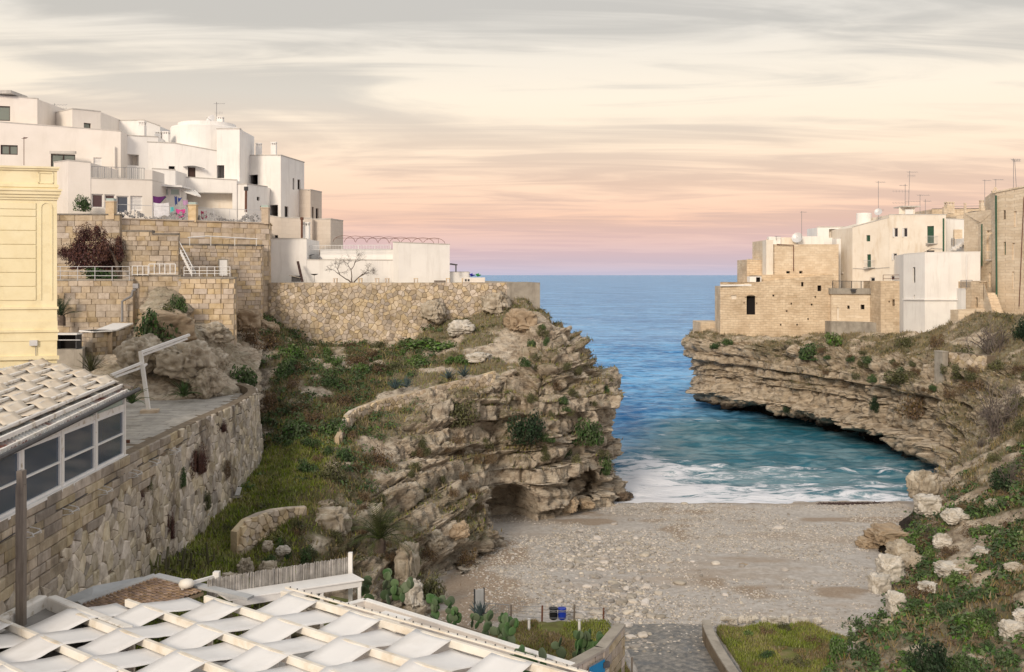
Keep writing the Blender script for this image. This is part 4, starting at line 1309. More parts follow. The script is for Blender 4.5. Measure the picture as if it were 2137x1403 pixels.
# --- the white curved house in the middle
hc = House('round_tower_house', 'white house with rounded drum tower and roof aerial', 430, 95, 455)
hc.block([(249, 94.2), (330, 96)], [283, 287], 20, 'white_plaster', 6, holes=[(250, 322, 290, 345, 'niche')], recess=1.2)
hc.block([(214, 101), (300, 101), (334, 102)], [253, 252, 264], 28, 'white_plaster', 5)
hc.block([(298, 95.4), (365, 96.2), (452, 97.6)], [297, 300, 316], 20, 'white_plaster', [(0, 7), (0, 5)], holes=[(352, 347, 371, 372, 'door'), (392, 349, 408, 375, 'door')])
hc.block([(452.2, 97.4), (500, 97.2), (503, 97.6)], [270, 270, 271], 17, 'white_plaster', 5, holes=[(452.5, 345, 468, 372, 'grey')])
hc.block([(335, 94.0), (494, 95.0)], [368, 377], 17.4, 'white_plaster', 4, holes=[(362, 402, 485, 436, 'niche'), ], recess=1.4)
hc.block([(318.4, 90.5), (366, 91.4)], [353, 356], 17.4, 'white_plaster', 3.2)
hc.block([(493, 95.2), (515, 95.0), (558, 98.5)], [386, 385, 391], 17.4, 'white_plaster', 4, holes=[(536, 411, 542, 419, 'dark'), (543, 430, 548, 440, 'dark')])
# drum
c = XY(432, 101.5); rr = 3.55
prof = [(rr, 22), (rr, ZZ(270, 101)), (rr - 0.05, ZZ(268, 101)), (rr - 0.7, ZZ(267.5, 101)), (rr - 0.7, ZZ(259, 101)), (0.1, ZZ(257.5, 101))]
hc.part(MB().lathe(prof, (c.x, c.y, 0), 48), 'drum_tower', 'white_plaster')
for px, a, b, d in ((297, 253, 298, 95.8), (331, 275, 300, 98), (347, 275, 300, 98), (460, 245, 262, 100), (495, 268, 288, 97.6)):
    hc.chimney(px, a, b, d, 0.6)
mb = MB()
for i in range(8):
    a0, a1 = i / 8, (i + 1) / 8
    f = lambda a: P(388 + 40 * a, 351 - 3.2 * math.sin(a * math.pi) + 2 * a, 97.0)
    mb.hexa([f(a0) + Vector((0, -0.9, 0)), f(a1) + Vector((0, -0.9, 0)), f(a1), f(a0)], [f(a0) + Vector((0, -0.9, .05)), f(a1) + Vector((0, -0.9, .05)), f(a1) + Vector((0, 0, .05)), f(a0) + Vector((0, 0, .05))])
hc.part(mb, 'door_canopy', 'grey_metal')
mb = MB(); a, b = P(318, 388, 88.5), P(380, 391, 89)
mb.hexa([a, b, b + Vector((0, 3, 0)), a + Vector((0, 3, 0))], [q + Vector((0, 0, 0.16)) for q in (a, b, b + Vector((0, 3, 0)), a + Vector((0, 3, 0)))])
hc.part(mb, 'porch_roof', 'white_paint')
hc.block([(320, 89.5), (377, 90)], [392, 393], 20, 'white_plaster', 1.5, holes=[(322, 393, 331, 408, 'mint'), (333, 393, 352, 408, 'mint'), (354, 393, 375, 408, 'mint')], coping=0)
# leaning timber porch
mb = MB()
for i in range(5):
    mb.bar(P(378 + i * 7, 398, 90.2 + i * 0.3), P(410 + i * 2, 408 + i * 0.6, 88.5), 0.10, 0.12)
hc.part(mb, 'pergola_slats', 'white_paint')
antenna(452, 213, 262, 101.3, 'tall roof aerial on the white drum tower', ((0.05, 1.1), (0.45, 0.8)))
dish(441, 252, 101.5, 'white satellite dish on the drum tower roof', 0.6)
antenna(114, 216, 236, 99, 'small double grid aerial behind the cream penthouse', ((0.1, 1.6), (0.5, 1.6)))
antenna(50, 286, 345, 87.6, 'thin pole aerial in front of the cream wall', ((0.02, 0.35),), mat='rust')
# --- white cube house with two chimneys
hg = House('cube_house', 'tall white cube house with two chimneys on its flat roof', 570, 100, 450)
hg.block([(499, 101.5), (586, 99.0), (635, 104)], [325.5, 325, 340], 16, 'white_plaster', [(0, 7), (-3, 6)], holes=[(520, 365, 538, 386, 'brownblind'), (561, 428, 580, 453, 'door'), (594, 431, 602, 454, 'dark'), (611, 372, 614.5, 396, 'dark'), (621, 375, 627, 396, 'dark')])
hg.chimney(540, 299, 326, 101.5, 0.52); hg.chimney(571.5, 297, 326, 101.5, 0.52)
# --- unplastered block annexes
hh = House('block_annex', 'bare block annex stepping down beside the white cube house', 650, 103, 470)
hh.block([(608, 103.5), (648, 102.0), (671.5, 105)], [397, 397, 402], 16, 'bare_block', [(0, 5), (-2, 5)], holes=[(651, 432, 655, 457, 'dark'), (659, 435, 665, 457, 'dark')])
hh.block([(560, 97.8), (586, 97.6), (651, 98.4)], [451, 455, 457], 16, 'bare_block', [(0, 5), (0, 5)], holes=[(573, 491, 580, 497, 'dark')])
hh.block([(645, 99.5), (690, 98.8), (716, 102)], [459, 458, 462], 16, 'bare_block', [(0, 5), (-2, 5)])
hh.chimney(638, 464, 499, 94.5, 0.72)
MB().tube([P(630, 498, 93.8), P(630, 458, 93.8)], 0.10, 7).build('flue_pipe', M['rust'], hh.root)
MB().tube([P(630, 459, 93.8), P(630, 454, 93.8)], 0.17, 8).build('flue_cap', M['rust'], hh.root)
# --- the long low white house on the rubble wall
hj = House('low_white_house', 'long low white house on top of the rubble wall', 750, 92, 588)
hj.block([(556, 91.0), (640, 91.6)], [499, 499], 16.5, 'white_plaster', 6, coping=0.08)
hj.block([(640.3, 91.65), (832, 92.4)], [543, 544], 16.5, 'white_plaster', 1.4, coping=0.08)
hj.block([(668, 93.4), (832, 94.0)], [522, 521], 16.5, 'white_plaster', 5, coping=0.08)
hj.block([(820, 92.2), (832, 91.2), (938.5, 92.6)], [506, 507, 511], 16.5, 'white_plaster', [(0, 7), (-2.5, 7)], coping=0.08)
hj.block([(938, 93.2), (978, 94)], [568, 568], 16.5, 'white_plaster', 3, coping=0.05)
mb = MB(); a, b = P(939, 551, 92.9), P(952, 553, 93.1)
mb.bar(a, b, 0.9, 0.10); mb.bar(b + Vector((0, -.4, 0)), P(952, 568, 93.1) + Vector((0, -.4, 0)), 0.12); hj.part(mb, 'awning', 'dark_metal')
mb = MB(); c0 = P(656, 541, 93.0)
for i in range(8):
    a0, a1 = math.pi * i / 8, math.pi * (i + 1) / 8
    q = [c0 + Vector((0.62 * math.cos(a), dy, 0.45 * math.sin(a))) for a in (a0, a1) for dy in (-0.5, 0.6)]
    mb.add(q, [(0, 1, 3, 2)])
hj.part(mb, 'barrel_skylight', 'grey_metal')
railing('terrace_railing', 'white balustrade along the low white house roof', [P(646, 522, 92.6), P(815, 521, 93.2)], 0.42, 6, (0.05, 1.0), 'white_paint', 0.025, bars=52)
mb_r = empty('arched_frame', P(720, 505, 96), 'thin wire arches of a bare awning on the low white house', 'frame')
for i in range(9):
    pts = [P(718 + i * 23.5 + 23 * math.cos(math.pi * (1 - k / 8)), 505 - 13 * math.sin(math.pi * k / 8) + i * 0.6, 95.5) for k in range(9)]
    MB().tube(pts, 0.025, 4).build('hoop', M['rust'], mb_r)
MB().tube([P(700, 497, 95.6), P(915, 499, 96)], 0.022, 4).build('rail', M['rust'], mb_r)
MB().tube([P(915, 499, 96), P(915, 510, 96)], 0.022, 4).build('post', M['rust'], mb_r)
# --- flue in front of the white house
r = empty('flue_pipe', P(513, 442, 92), 'rusty flue pipe rising before the white round-tower house', 'pipe')
MB().tube([P(513, 443, 92.5), P(513.5, 396, 92.5)], 0.11, 8).build('pipe', M['rust'], r)
MB().tube([P(513.5, 398, 92.5), P(513.5, 390, 92.5)], 0.2, 8).build('cowl', M['dark_metal'], r)

# --- balcony pillars and floral railing on the block wall
for i, (px, lab) in enumerate(((231, 'first'), (402, 'second'), (553, 'third'))):
    d = 80.3 + (px - 232) / 330 * 7.9
    p = P(px, 456, d)
    r = empty('gate_pillar', (p.x, p.y, ZB), f'{lab} stone pillar of the floral balcony with a green glazed cap', 'pillar', 'balcony pillars')
    MB().box((p.x, p.y + 0.1, ZB + 0.7), (0.68, 0.6, 1.4)).build('shaft', M['warm_block'], r)
    MB().box((p.x, p.y + 0.1, ZB + 1.44), (0.78, 0.7, 0.08)).build('cap', M['warm_block'], r)
    MB().box((p.x, p.y + 0.1, ZB + 1.58), (0.62, 0.55, 0.2)).build('lantern_block', M['mint_glass'], r)
rng = random.Random(4)
for i, (a, b, lab) in enumerate(((242, 391, 'floral metal railing with laundry behind it'), (411, 545, 'floral metal railing with potted plants behind it'))):
    da, db = 80.3 + (a - 232) / 330 * 7.9, 80.3 + (b - 232) / 330 * 7.9
    pa_, pb_ = P(a, 456, da), P(b, 456, db); pa_.z = pb_.z = ZB + 0.08
    ro = railing('floral_railing', lab, [pa_, pb_], 1.15, 5, (0.05, 1.0), 'pale_metal', 0.022)
    fl = MB()
    for k in range(70):
        f = rng.uniform(0.03, 0.97); hgt = rng.uniform(0.15, 0.8) * (0.6 + 0.4 * math.sin(f * 9))
        c = pa_.lerp(pb_, f) + Vector((0, -0.02, hgt)); rr = rng.uniform(0.08, 0.17)
        for q in range(5):
            an = q * 1.256 + rng.random()
            v = Vector((math.cos(an) * rr, 0, math.sin(an) * rr)); w = Vector((-math.sin(an) * rr * .45, 0, math.cos(an) * rr * .45))
            fl.add([c, c + v * .6 + w, c + v * 1.1, c + v * .6 - w], [(0, 1, 2, 3)])
    o = fl.build('metal_flowers', M['grey_metal'], ro); o['kind'] = 'stuff'
# laundry
def cloth(px0, py0, px1, py1, d, col, label, tri=False):
    nm = 'cloth_' + str(len(M)); material(nm, [(0.4, col), (0.6, tuple(x * 1.15 for x in col))], scale=6, bump=0.2, bscale=8)
    a, b = P(px0, py0, d), P(px1, py0, d); hh = ZZ(py0, d) - ZZ(py1, d)
    mb = MB(); n = 8
    for i in range(n + 1):
        t = i / n
        q = a.lerp(b, t) + Vector((0, 0.05 * math.sin(t * 9), -0.08 * math.sin(math.pi * t)))
        drop = hh * ((1 - t) if tri else (0.9 + 0.1 * math.sin(t * 7)))
        mb.v += [tuple(q), tuple(q + Vector((0.03, 0.05 * math.cos(t * 12), -max(drop, 0.05))))]
    mb.f += [(2 * i, 2 * i + 1, 2 * i + 3, 2 * i + 2) for i in range(n)]
    o = mb.build('laundry', M[nm], None)
    m = o.modifiers.new('thick', 'SOLIDIFY'); m.thickness = 0.02
    tag(o, label, 'laundry', 'washing on the balcony')
cloth(319, 409, 345, 440, 85.5, (0.09, 0.02, 0.11), 'dark purple cloth hanging on the balcony line', True)
cloth(326, 411, 346, 430, 85.6, (0.02, 0.13, 0.14), 'teal cloth draped on the balcony line', True)
cloth(364, 409, 369, 428, 86.0, (0.05, 0.07, 0.20), 'narrow navy garment on the balcony line')
cloth(371, 412, 379, 422, 86.0, (0.03, 0.05, 0.22), 'small blue pennant-shaped garment on the line', True)
cloth(381, 417, 391, 428, 86.0, (0.45, 0.28, 0.45), 'small lilac garment on the balcony line')
cloth(367, 436, 386, 455, 84.4, (0.55, 0.07, 0.28), 'bright pink cloth behind the first railing')
cloth(354, 431, 362, 445, 84.2, (0.10, 0.45, 0.45), 'turquoise garment behind the first railing')
cloth(419, 440, 431, 457, 85.6, (0.40, 0.05, 0.13), 'crimson garment behind the second railing')
cloth(320, 423, 352, 454, 84.6, (0.62, 0.62, 0.66), 'white patterned sheet behind the first railing')

# --- stair, gallery railings, small door
railing('long_railing', 'long pale metal railing over the block wall', [P(90, 586, 74.1), P(270, 586, 74.3)], 1.05, 6, (0.35, 0.68, 1.0), 'pale_metal', 0.022)
railing('white_railing', 'short white railing between long railing and stairs', [P(276, 575, 74.8), P(309, 575, 74.8)], 0.7, 4, (0.1, 1.0), 'white_paint', 0.03)
railing('white_railing', 'white railing with tall bars beside the outdoor stairs', [P(311, 572, 75.0), P(366, 572, 75.2)], 0.75, 6, (0.0, 1.0), 'white_paint', 0.035)
railing('gallery_railing', 'white three-bar gallery railing on the stone bastion', [P(384, 577, 75.5), P(480, 577, 75.8)], 0.72, 7, (0.3, 0.6, 1.0), 'white_paint', 0.025)
r = empty('outdoor_stairs', P(395, 575, 78), 'steep white metal stairs behind the bastion', 'stairs')
for s in (0, 0.9):
    MB().bar(P(374, 520, 78.5) + Vector((0, s, 0)), P(401, 574, 76.8) + Vector((0, s, 0)), 0.06, 0.2).build('stringer', M['white_paint'], r)
for i in range(9):
    t = (i + 0.5) / 9
    q = P(374, 520, 78.5).lerp(P(401, 574, 76.8), t)
    MB().box((q.x, q.y + 0.45, q.z), (0.30, 0.86, 0.05)).build('tread', M['white_paint'], r)
MB().tube([P(373, 502, 78.5), P(402, 558, 76.8)], 0.03, 5).build('handrail', M['white_paint'], r)
r = empty('metal_door', P(466, 577, 82.9), 'small white door in the stone wall behind the gallery', 'door'); r['kind'] = 'thing'
q = P(466, 560, 82.6)
MB().box((q.x, q.y, ZZ(559, 82.6)), (0.62, 0.08, 1.3), 0.22).build('door_leaf', M['white_paint'], r)
mb = MB()
for s in (-0.36, 0.36): mb.box((q.x + s * 0.97, q.y + s * 0.21, ZZ(559, 82.6)), (0.1, 0.12, 1.36), 0.22)
mb.box((q.x, q.y, ZZ(541.5, 82.6)), (0.82, 0.12, 0.1), 0.22); mb.build('door_frame', M['concrete'], r)
r = empty('handrail', P(395, 500, 80.5), 'thin white handrail on top of the weathered stone tier', 'railing')
MB().tube([P(392, 496, 80.6), P(432, 493, 81.6), P(537, 499, 84.4)], 0.05, 5).build('rail', M['white_paint'], r)
for px, py, d in ((396, 496, 80.7), (440, 494, 81.8), (490, 497, 83.1), (535, 499, 84.3)):
    MB().tube([P(px, py, d), P(px, 513, d)], 0.03, 4).build('post', M['white_paint'], r)
r = empty('drainpipe', P(255, 672, 73.9), 'grey drainpipe with a crooked bend on the block wall', 'pipe')
MB().tube([P(255, 672, 73.85), P(255, 629, 73.85), P(275, 618, 73.85), P(277, 607, 73.85), P(284, 604, 73.85)], 0.09, 7).build('pipe', M['grey_metal'], r)
MB().box(tuple(P(284, 597, 73.8)), (0.4, 0.3, 0.35)).build('hopper', M['grey_metal'], r)

# --- the yellow building
yl = House('yellow_building', 'yellow plastered classical building with cornice and sunk panel', 60, 47, 750, 'building')
D0, D1 = 46.4, 47.2
yl.block([(-230, D0 - 0.9), (119, D1)], [346, 352], 11, 'yellow_plaster', [(-4, 7), (-5, 6)], coping=0)
def band(name, y0, y1, out, px1=119, px0=-230):
    a, b = XY(px0, D0 - 0.9), XY(px1, D1)
    d = (b - a).normalized(); o = Vector((d.y, -d.x))
    b2 = b + d * out
    z0, z1 = ZZ(y1, D1), ZZ(y0, D1)
    q = [a + o * out, b2 + o * out, b2 - o * 5 - d * 4.3, a - o * 5]
    return MB().hexa([(v.x, v.y, z0) for v in q], [(v.x, v.y, z1) for v in q]).build(name, M['yellow_plaster'], yl.root)
for y0, y1, out, nm in ((349, 353, 0.16, 'cornice'), (353, 357, 0.09, 'cornice'), (386, 392, 0.10, 'plinth_band'), (392, 396, 0.05, 'plinth_band'), (396, 400, 0.28, 'cornice'), (400, 407, 0.22, 'cornice'), (407, 413, 0.14, 'cornice'), (413, 418, 0.07, 'cornice'),
                        (640, 645, 0.08, 'string_course'), (670, 688, 0.03, 'plinth_band'), (688, 693, 0.11, 'string_course'), (693, 711, 0.04, 'plinth_band'), (742, 750, 0.12, 'string_course')):
    band(nm, y0, y1, out)
# rusticated courses, each its own piece, with sunk joints between
a0, b0 = XY(-230, D0 - 0.9), XY(119, D1); dd = (b0 - a0).normalized(); oo = Vector((dd.y, -dd.x))
rows = [424, 438, 453, 482, 511, 540, 569, 598, 627]
def onface(px):
    r = Vector(((px - CX) / F, 1.0)); det = dd.x * (-r.y) + r.x * dd.y
    return (-a0.x * (-r.y) - r.x * a0.y) / det
rng = random.Random(9)
for y0, y1 in zip(rows, rows[1:]):
    s = onface(-100) - rng.uniform(0, 1.5); e = onface(76)
    while s < e:
        w = rng.uniform(0.9, 2.6) if y1 - y0 < 20 else e - s
        s1 = min(s + w, e)
        q = [a0 + dd * (s + .012) + oo * 0.045, a0 + dd * (s1 - .012) + oo * 0.045, a0 + dd * (s1 - .012), a0 + dd * (s + .012)]
        z0, z1 = ZZ(y1, D1) + 0.012, ZZ(y0, D1) - 0.012
        bevel(MB().hexa([(v.x, v.y, z0) for v in q], [(v.x, v.y, z1) for v in q]).build('stone_course', M['yellow_plaster'], yl.root), 0.012)
        s = s1
# the corner pilaster with a tall sunk arch panel, and the framed panel in the attic
def frame(name, px0, py0, px1, py1, w, arch=False):
    s0, s1 = onface(px0), onface(px1); z0, z1 = ZZ(py1, D1), ZZ(py0, D1)
    mb = MB()
    def sl(a, b, c, e):
        q = [a0 + dd * a + oo * 0.035, a0 + dd * b + oo * 0.035, a0 + dd * b, a0 + dd * a]
        mb.hexa([(v.x, v.y, c) for v in q], [(v.x, v.y, e) for v in q])
    sl(s0, s0 + w, z0, z1); sl(s1 - w, s1, z0, z1)
    if arch:
        m, rr = (s0 + s1) / 2, (s1 - s0) / 2
        for i in range(10):
            t0, t1 = math.pi * i / 10, math.pi * (i + 1) / 10
            pp = []
            for t, k in ((t0, rr), (t1, rr), (t1, rr - w), (t0, rr - w)):
                pp.append((m + k * math.cos(t), z1 + k * math.sin(t)))
            f = [a0 + dd * x + oo * 0.035 for x, z in pp]; g = [a0 + dd * x for x, z in pp]
            mb.hexa([(v.x, v.y, z) for v, (x, z) in zip(g, pp)], [(v.x, v.y, z) for v, (x, z) in zip(f, pp)])
    else:
        sl(s0, s1, z1 - w, z1); sl(s0, s1, z0, z0 + w)
    mb.build(name, M['yellow_plaster'], yl.root)
frame('panel_moulding', 84, 434, 110, 626, 0.06, True)
frame('panel_moulding', 80, 360, 112, 384, 0.06)
q = a0 + dd * onface(71); MB().box((q.x + oo.x * .06, q.y + oo.y * .06, ZZ(715, D1)), (0.34, 0.16, 0.26), math.atan2(dd.y, dd.x)).build('meter_box', M['pale_metal'], yl.root)
MB().tube([(q.x + oo.x * .05 + 0.1, q.y + oo.y * .05, ZZ(747, D1)), (q.x + oo.x * .05 + 0.1, q.y + oo.y * .05, ZZ(720, D1))], 0.02, 5).build('cable', M['grey_metal'], yl.root)
# ------------------------------------------------------------------ the old town on the right cliff
ts = House('sea_bastion_house', 'old stone house with a dark arched opening at the cliff tip', 1600, 136, 690)
ts.block([(1492, 137), (1503, 131.5), (1740, 129.0)], [597, 597, 573], 7.0, 'town_stone', [(6, 10), (2, 10)], coping=0,
         holes=[(1558, 618, 1576, 657, 'hole'), (1526, 616, 1537, 625, 'niche'), (1672, 589, 1677, 598, 'hole'), (1706, 596, 1714, 608, 'hole'), (1552, 631, 1554, 633.5, 'hole'), (1578.5, 632, 1580.5, 634.5, 'hole'), (1612, 615, 1616, 619, 'hole'), (1650, 632, 1653, 636, 'hole'), (1685, 664, 1688, 668, 'hole'), (1700, 618, 1703, 622, 'hole'), (1640, 648, 1644, 651, 'hole'), (1628, 676, 1631, 680, 'hole'), (1662, 676, 1665, 680, 'hole'), (1692, 634, 1696, 638, 'hole')])
mb = MB(); _c = P(1567, 619.5, 130.6)
for i in range(10):
    t0, t1 = math.pi * i / 10, math.pi * (i + 1) / 10
    mb.hexa(*[[_c + Vector((math.cos(t) * r_, dy, math.sin(t) * r_ * 0.4)) for t, r_ in ((t0, 0.58), (t1, 0.58), (t1, 0.82), (t0, 0.82))] for dy in (0.12, -0.06)])
ts.part(mb, 'arch_moulding', 'town_stone')
ts.block([(1581, 133.2), (1738, 131.6)], [574, 571], 12, 'town_stone', 8, coping=0)
ts.block([(1600, 134.6), (1613, 134.2), (1750, 134.0)], [501, 512, 512], 12, 'town_stone_pale', 8, coping=0.12, copmat='town_stone_pale', holes=[(1641, 566, 1649, 571, 'hole'), (1668, 566, 1675, 571, 'hole')])
ts.block([(1559, 138), (1602, 137.2)], [542, 542], 8, 'town_stone', 6, coping=0.10, copmat='coping_grey')
ts.block([(1462, 139), (1506, 137.0)], [673, 673], 6.5, 'town_stone', 6, coping=0)
ts.block([(1599, 133.4), (1613.5, 133.3)], [501, 501], 16.5, 'warm_plaster', 2, coping=0)
mb = MB(); a, b = P(1503, 596, 131.3), P(1581, 595, 131.0)
mb.bar(a, b, 0.5, 0.22); ts.part(mb, 'parapet_coping', 'white_plaster')
ts.block([(1565, 132.2), (1589, 132)], [577, 577], 14, 'white_plaster', 1.6, coping=0.06, holes=[(1578, 579, 1587, 592, 'hole')], copmat='brown_frame')
ts.part(MB().tube([P(1621, 510, 133.9), P(1656, 512, 133.9), P(1656, 566, 133.9)], 0.06, 5), 'drainpipe', 'rust')
# roof clutter of the tip house
ts.part(MB().box(tuple(P(1615, 505, 137)), (1.6, 1, 1.4)), 'roof_parapet', 'white_plaster')
ts.part(MB().box(tuple(P(1640, 505, 137.5)), (2.6, 1, 1.2)), 'roof_parapet', 'warm_plaster')
ts.part(MB().box(tuple(P(1690, 505, 138)), (3.6, 1, 1.5)), 'roof_parapet', 'white_plaster')
dish(1664, 497, 136.5, 'pale satellite dish on the roof of the tip house', 0.75)
antenna(1673, 441, 505, 136, 'thin tall aerial on the tip house roof', ((0.02, 0.9),))
antenna(1620, 493, 502, 136, 'tiny low aerial at the seaward end of the tip house', ((0.05, 0.8),))
tw = House('recessed_white_house', 'narrow white house front set back between stone house and cream house', 1755, 138, 600)
tw.block([(1706, 141), (1790, 139)], [475, 475], 10, 'white_plaster', 5, coping=0.15, holes=[(1730, 478, 1779, 496, 'niche')], recess=0.8)
tw.block([(1746, 137), (1781, 135.5)], [498, 497], 10, 'white_plaster', 2, coping=0.10, holes=[(1760, 520, 1770, 549, 'glass'), (1759, 572, 1774, 602, 'door')])
tw.part(MB().box(tuple(P(1765, 534, 136.1)), (0.95, 0.3, 2.1)), 'window_surround', 'town_stone_pale')
tw.part(MB().box(tuple(P(1766, 570, 135.9)), (1.3, 0.5, 0.16)), 'door_hood', 'coping_grey')
# grey terrace in front, with its thin railing
tt = House('stone_terrace', 'grey rendered terrace over pale stone wall with little openings', 1790, 127, 690, 'terrace')
tt.block([(1735, 128.5), (1840, 125.5)], [603, 604], 7.5, 'town_stone_pale', 8, coping=0, holes=[(1746, 642, 1751, 668, 'beige'), (1768, 638, 1773, 645, 'hole'), (1796, 636, 1804, 646, 'hole')])
tt.part(MB().hexa(*[[(q.x, q.y, z) for q in (XY(1733, 128.3), XY(1841, 125.2), XY(1841, 125.2) + Vector((0, 2)), XY(1733, 128.3) + Vector((0, 2)))] for z in (ZZ(614, 127), ZZ(602, 127))]), 'parapet', 'concrete')
tt.part(MB().hexa(*[[(q.x, q.y, z) for q in (XY(1735, 126.6), XY(1850, 123.4), XY(1850, 123.4) + Vector((0, 3)), XY(1735, 126.6) + Vector((0, 3)))] for z in (6.0, ZZ(672, 126))]), 'footing', 'concrete')
railing('terrace_railing', 'thin dark railing on the grey terrace of the old town', [P(1737, 602, 128.4), P(1838, 603, 125.6)], 0.95, 6, (1.0,), 'dark_metal', 0.03, bars=40)
tt.block([(1838, 122.5), (1886, 120.5)], [587, 587], 7.5, 'town_stone', 6, coping=0, holes=[(1862, 625, 1867, 639, 'hole'), (1878, 654, 1882, 661, 'hole'), (1854, 628, 1857, 632, 'hole')])
railing('terrace_railing', 'short pipe railing above the rough stone pier', [P(1843, 586, 122.2), P(1884, 586, 120.9)], 0.7, 3, (0.35, 1.0), 'rust', 0.03)
r = empty('wall_lamp', P(1781, 607, 126.6), 'black floodlight on the grey terrace parapet', 'lamp'); MB().box(tuple(P(1781, 607, 126.6)), (0.5, 0.35, 0.3)).build('housing', M['dark_metal'], r); MB().bar(P(1774, 604, 126.7), P(1788, 604, 126.7), .08).build('bracket', M['dark_metal'], r)
# cream four-storey house
tc_ = House('cream_house', 'tall cream house with green shuttered windows and small balconies', 1880, 128, 600)
tc_.block([(1779, 132), (1855, 128.5)], [475, 455], 10, 'warm_plaster', [(0, 9), (0, 9)], coping=0.12, copmat='coping_grey', holes=[(1808, 491, 1816, 504, 'green'), (1809.5, 531, 1817.5, 558, 'green'), (1816, 579, 1826, 602, 'white')])
tc_.block([(1855.3, 128.5), (1974, 124.5)], [449, 449], 10, 'warm_plaster', [(0, 9), (0, 9)], coping=0.12, copmat='coping_grey',
          holes=[(1866, 476, 1874, 495, 'white'), (1885.5, 476, 1894, 495, 'white'), (1864, 529, 1872, 543, 'white'), (1935, 472, 1949, 508, 'green'), (1859, 576, 1871, 585, 'white'), (1934, 523, 1950, 540, 'dark')])
def balcony(h, px, py, d, w, depth=0.6, hh=0.95, mat='pale_metal', bars=9):
    p = P(px, py, d)
    s = MB().box((p.x, p.y - depth / 2, p.z), (w, depth, 0.12)).build('balcony', M['coping_grey'], h.root)
    rr = MB()
    for k in range(bars):
        rr.tube([(p.x - w / 2 + w * k / (bars - 1), p.y - depth, p.z), (p.x - w / 2 + w * k / (bars - 1), p.y - depth, p.z + hh)], 0.014, 4)
    rr.tube([(p.x - w / 2, p.y, p.z + hh), (p.x - w / 2, p.y - depth, p.z + hh), (p.x + w / 2, p.y - depth, p.z + hh), (p.x + w / 2, p.y, p.z + hh)], 0.025, 4)
    rr.build('balcony_railing', M[mat], s)
balcony(tc_, 1812, 559, 130.3, 1.3); balcony(tc_, 1942, 509, 125.6, 1.25)
for a, b, c_ in ((1866, 476, 495), (1885.5, 476, 495), (1864, 529, 543)):
    for px in (a - 1.5, a + 9.5):
        tc_.part(MB().box(tuple(P(px, (b + c_) / 2, 127.4 if a > 1870 else 128.0)), (0.14, 0.08, (c_ - b) / F * 128)), 'window_jamb', 'white_paint')
tc_.part(MB().hexa(*[[(q.x, q.y, z) for q in (XY(1876, 131), XY(1909, 130.5), XY(1909, 133.5), XY(1876, 134))] for z in (24, ZZ(433, 131))]), 'roof_room', 'warm_plaster')
tc_.part(MB().box(tuple(P(1892.5, 432.5, 131.5)), (2.3, 3.2, 0.14)), 'roof_slab', 'coping_grey')
tc_.part(MB().box(tuple(P(1897, 443, 130.4)), (1.0, 0.2, 0.7)), 'roof_door', 'white_paint')
tc_.part(MB().lathe([(1.0, 0), (1.0, 1.9), (0.95, 2.0)], tuple(P(1803, 476, 135)), 20), 'water_tank', 'white_plaster')
tc_.part(MB().tube([P(1969, 456, 124.6), P(1969, 525, 124.6)], 0.10, 6), 'downpipe', 'green_shutter')
mb = MB(); 
for a, b in (((1779, 560, 131.9), (1808, 562, 130.6)), ((1808, 562, 130.6), (1856, 558, 128.3)), ((1921, 530, 126.2), (1944, 518, 125.4)), ((1944, 518, 125.4), (1968, 520, 124.5))):
    mb.tube([P(*a) + Vector((0, -.06, 0)), P(*b) + Vector((0, -.06, 0))], 0.025, 4)
tc_.part(mb, 'cable', 'grey_metal')
antenna(1833, 378, 470, 131, 'tall thin aerial on the seaward end of the cream house', ((0.02, 1.2), (0.65, 1.0)))
antenna(1896, 357, 436, 131, 'tallest double aerial on the cream house roof room', ((0.02, 1.4), (0.12, 1.0), (0.8, 2.0)), 0.03)
antenna(1889, 384, 436, 131.5, 'wide-armed aerial left of the tallest one', ((0.05, 1.0), (0.28, 2.2), (0.75, 2.2)), side=-1)
antenna(1920, 406, 452, 130, 'square-bent aerial on the cream house', ((0.02, 1.6),))
antenna(1931, 416, 450, 130, 'short aerial beside the square-bent one', ((0.1, 1.0),))
dish(1833, 443, 130.5, 'round satellite dish beside the thin aerial', 0.5)
# white house stepping up with the dark red door
tr = House('stepped_white_house', 'white house with dark red door and outside steps', 2000, 122, 560)
tr.block([(1972, 126.5), (2046, 123)], [457, 460], 10, 'white_plaster', [(0, 6), (0, 6)], coping=0.1, holes=[(1993, 484, 2007, 512, 'maroon'), (2041, 484, 2046, 495, 'dark')])
tr.block([(2020, 121.2), (2062, 119.5)], [497, 497], 9, 'white_plaster', [(0, 5), (0, 5)], coping=0, holes=[(2030, 512, 2042, 525, 'door'), (2031, 565, 2046, 586, 'door')])
for k in range(6):
    tr.part(MB().box(tuple(P(1988 + k * 6, 521 - k * 4, 122.2)), (0.4, 1.2, 0.24 + 0.02 * k)), 'step', 'white_plaster')
tr.part(MB().box(tuple(P(2001, 496, 124.9)), (1.25, 0.3, 2.0)), 'door_surround', 'town_stone_pale')
railing('entry_railing', 'small grey railing before the dark red door', [P(1985, 513, 122.9), P(1992, 513, 122.7)], 0.9, 2, (1.0,), 'grey_metal', 0.03, bars=4)
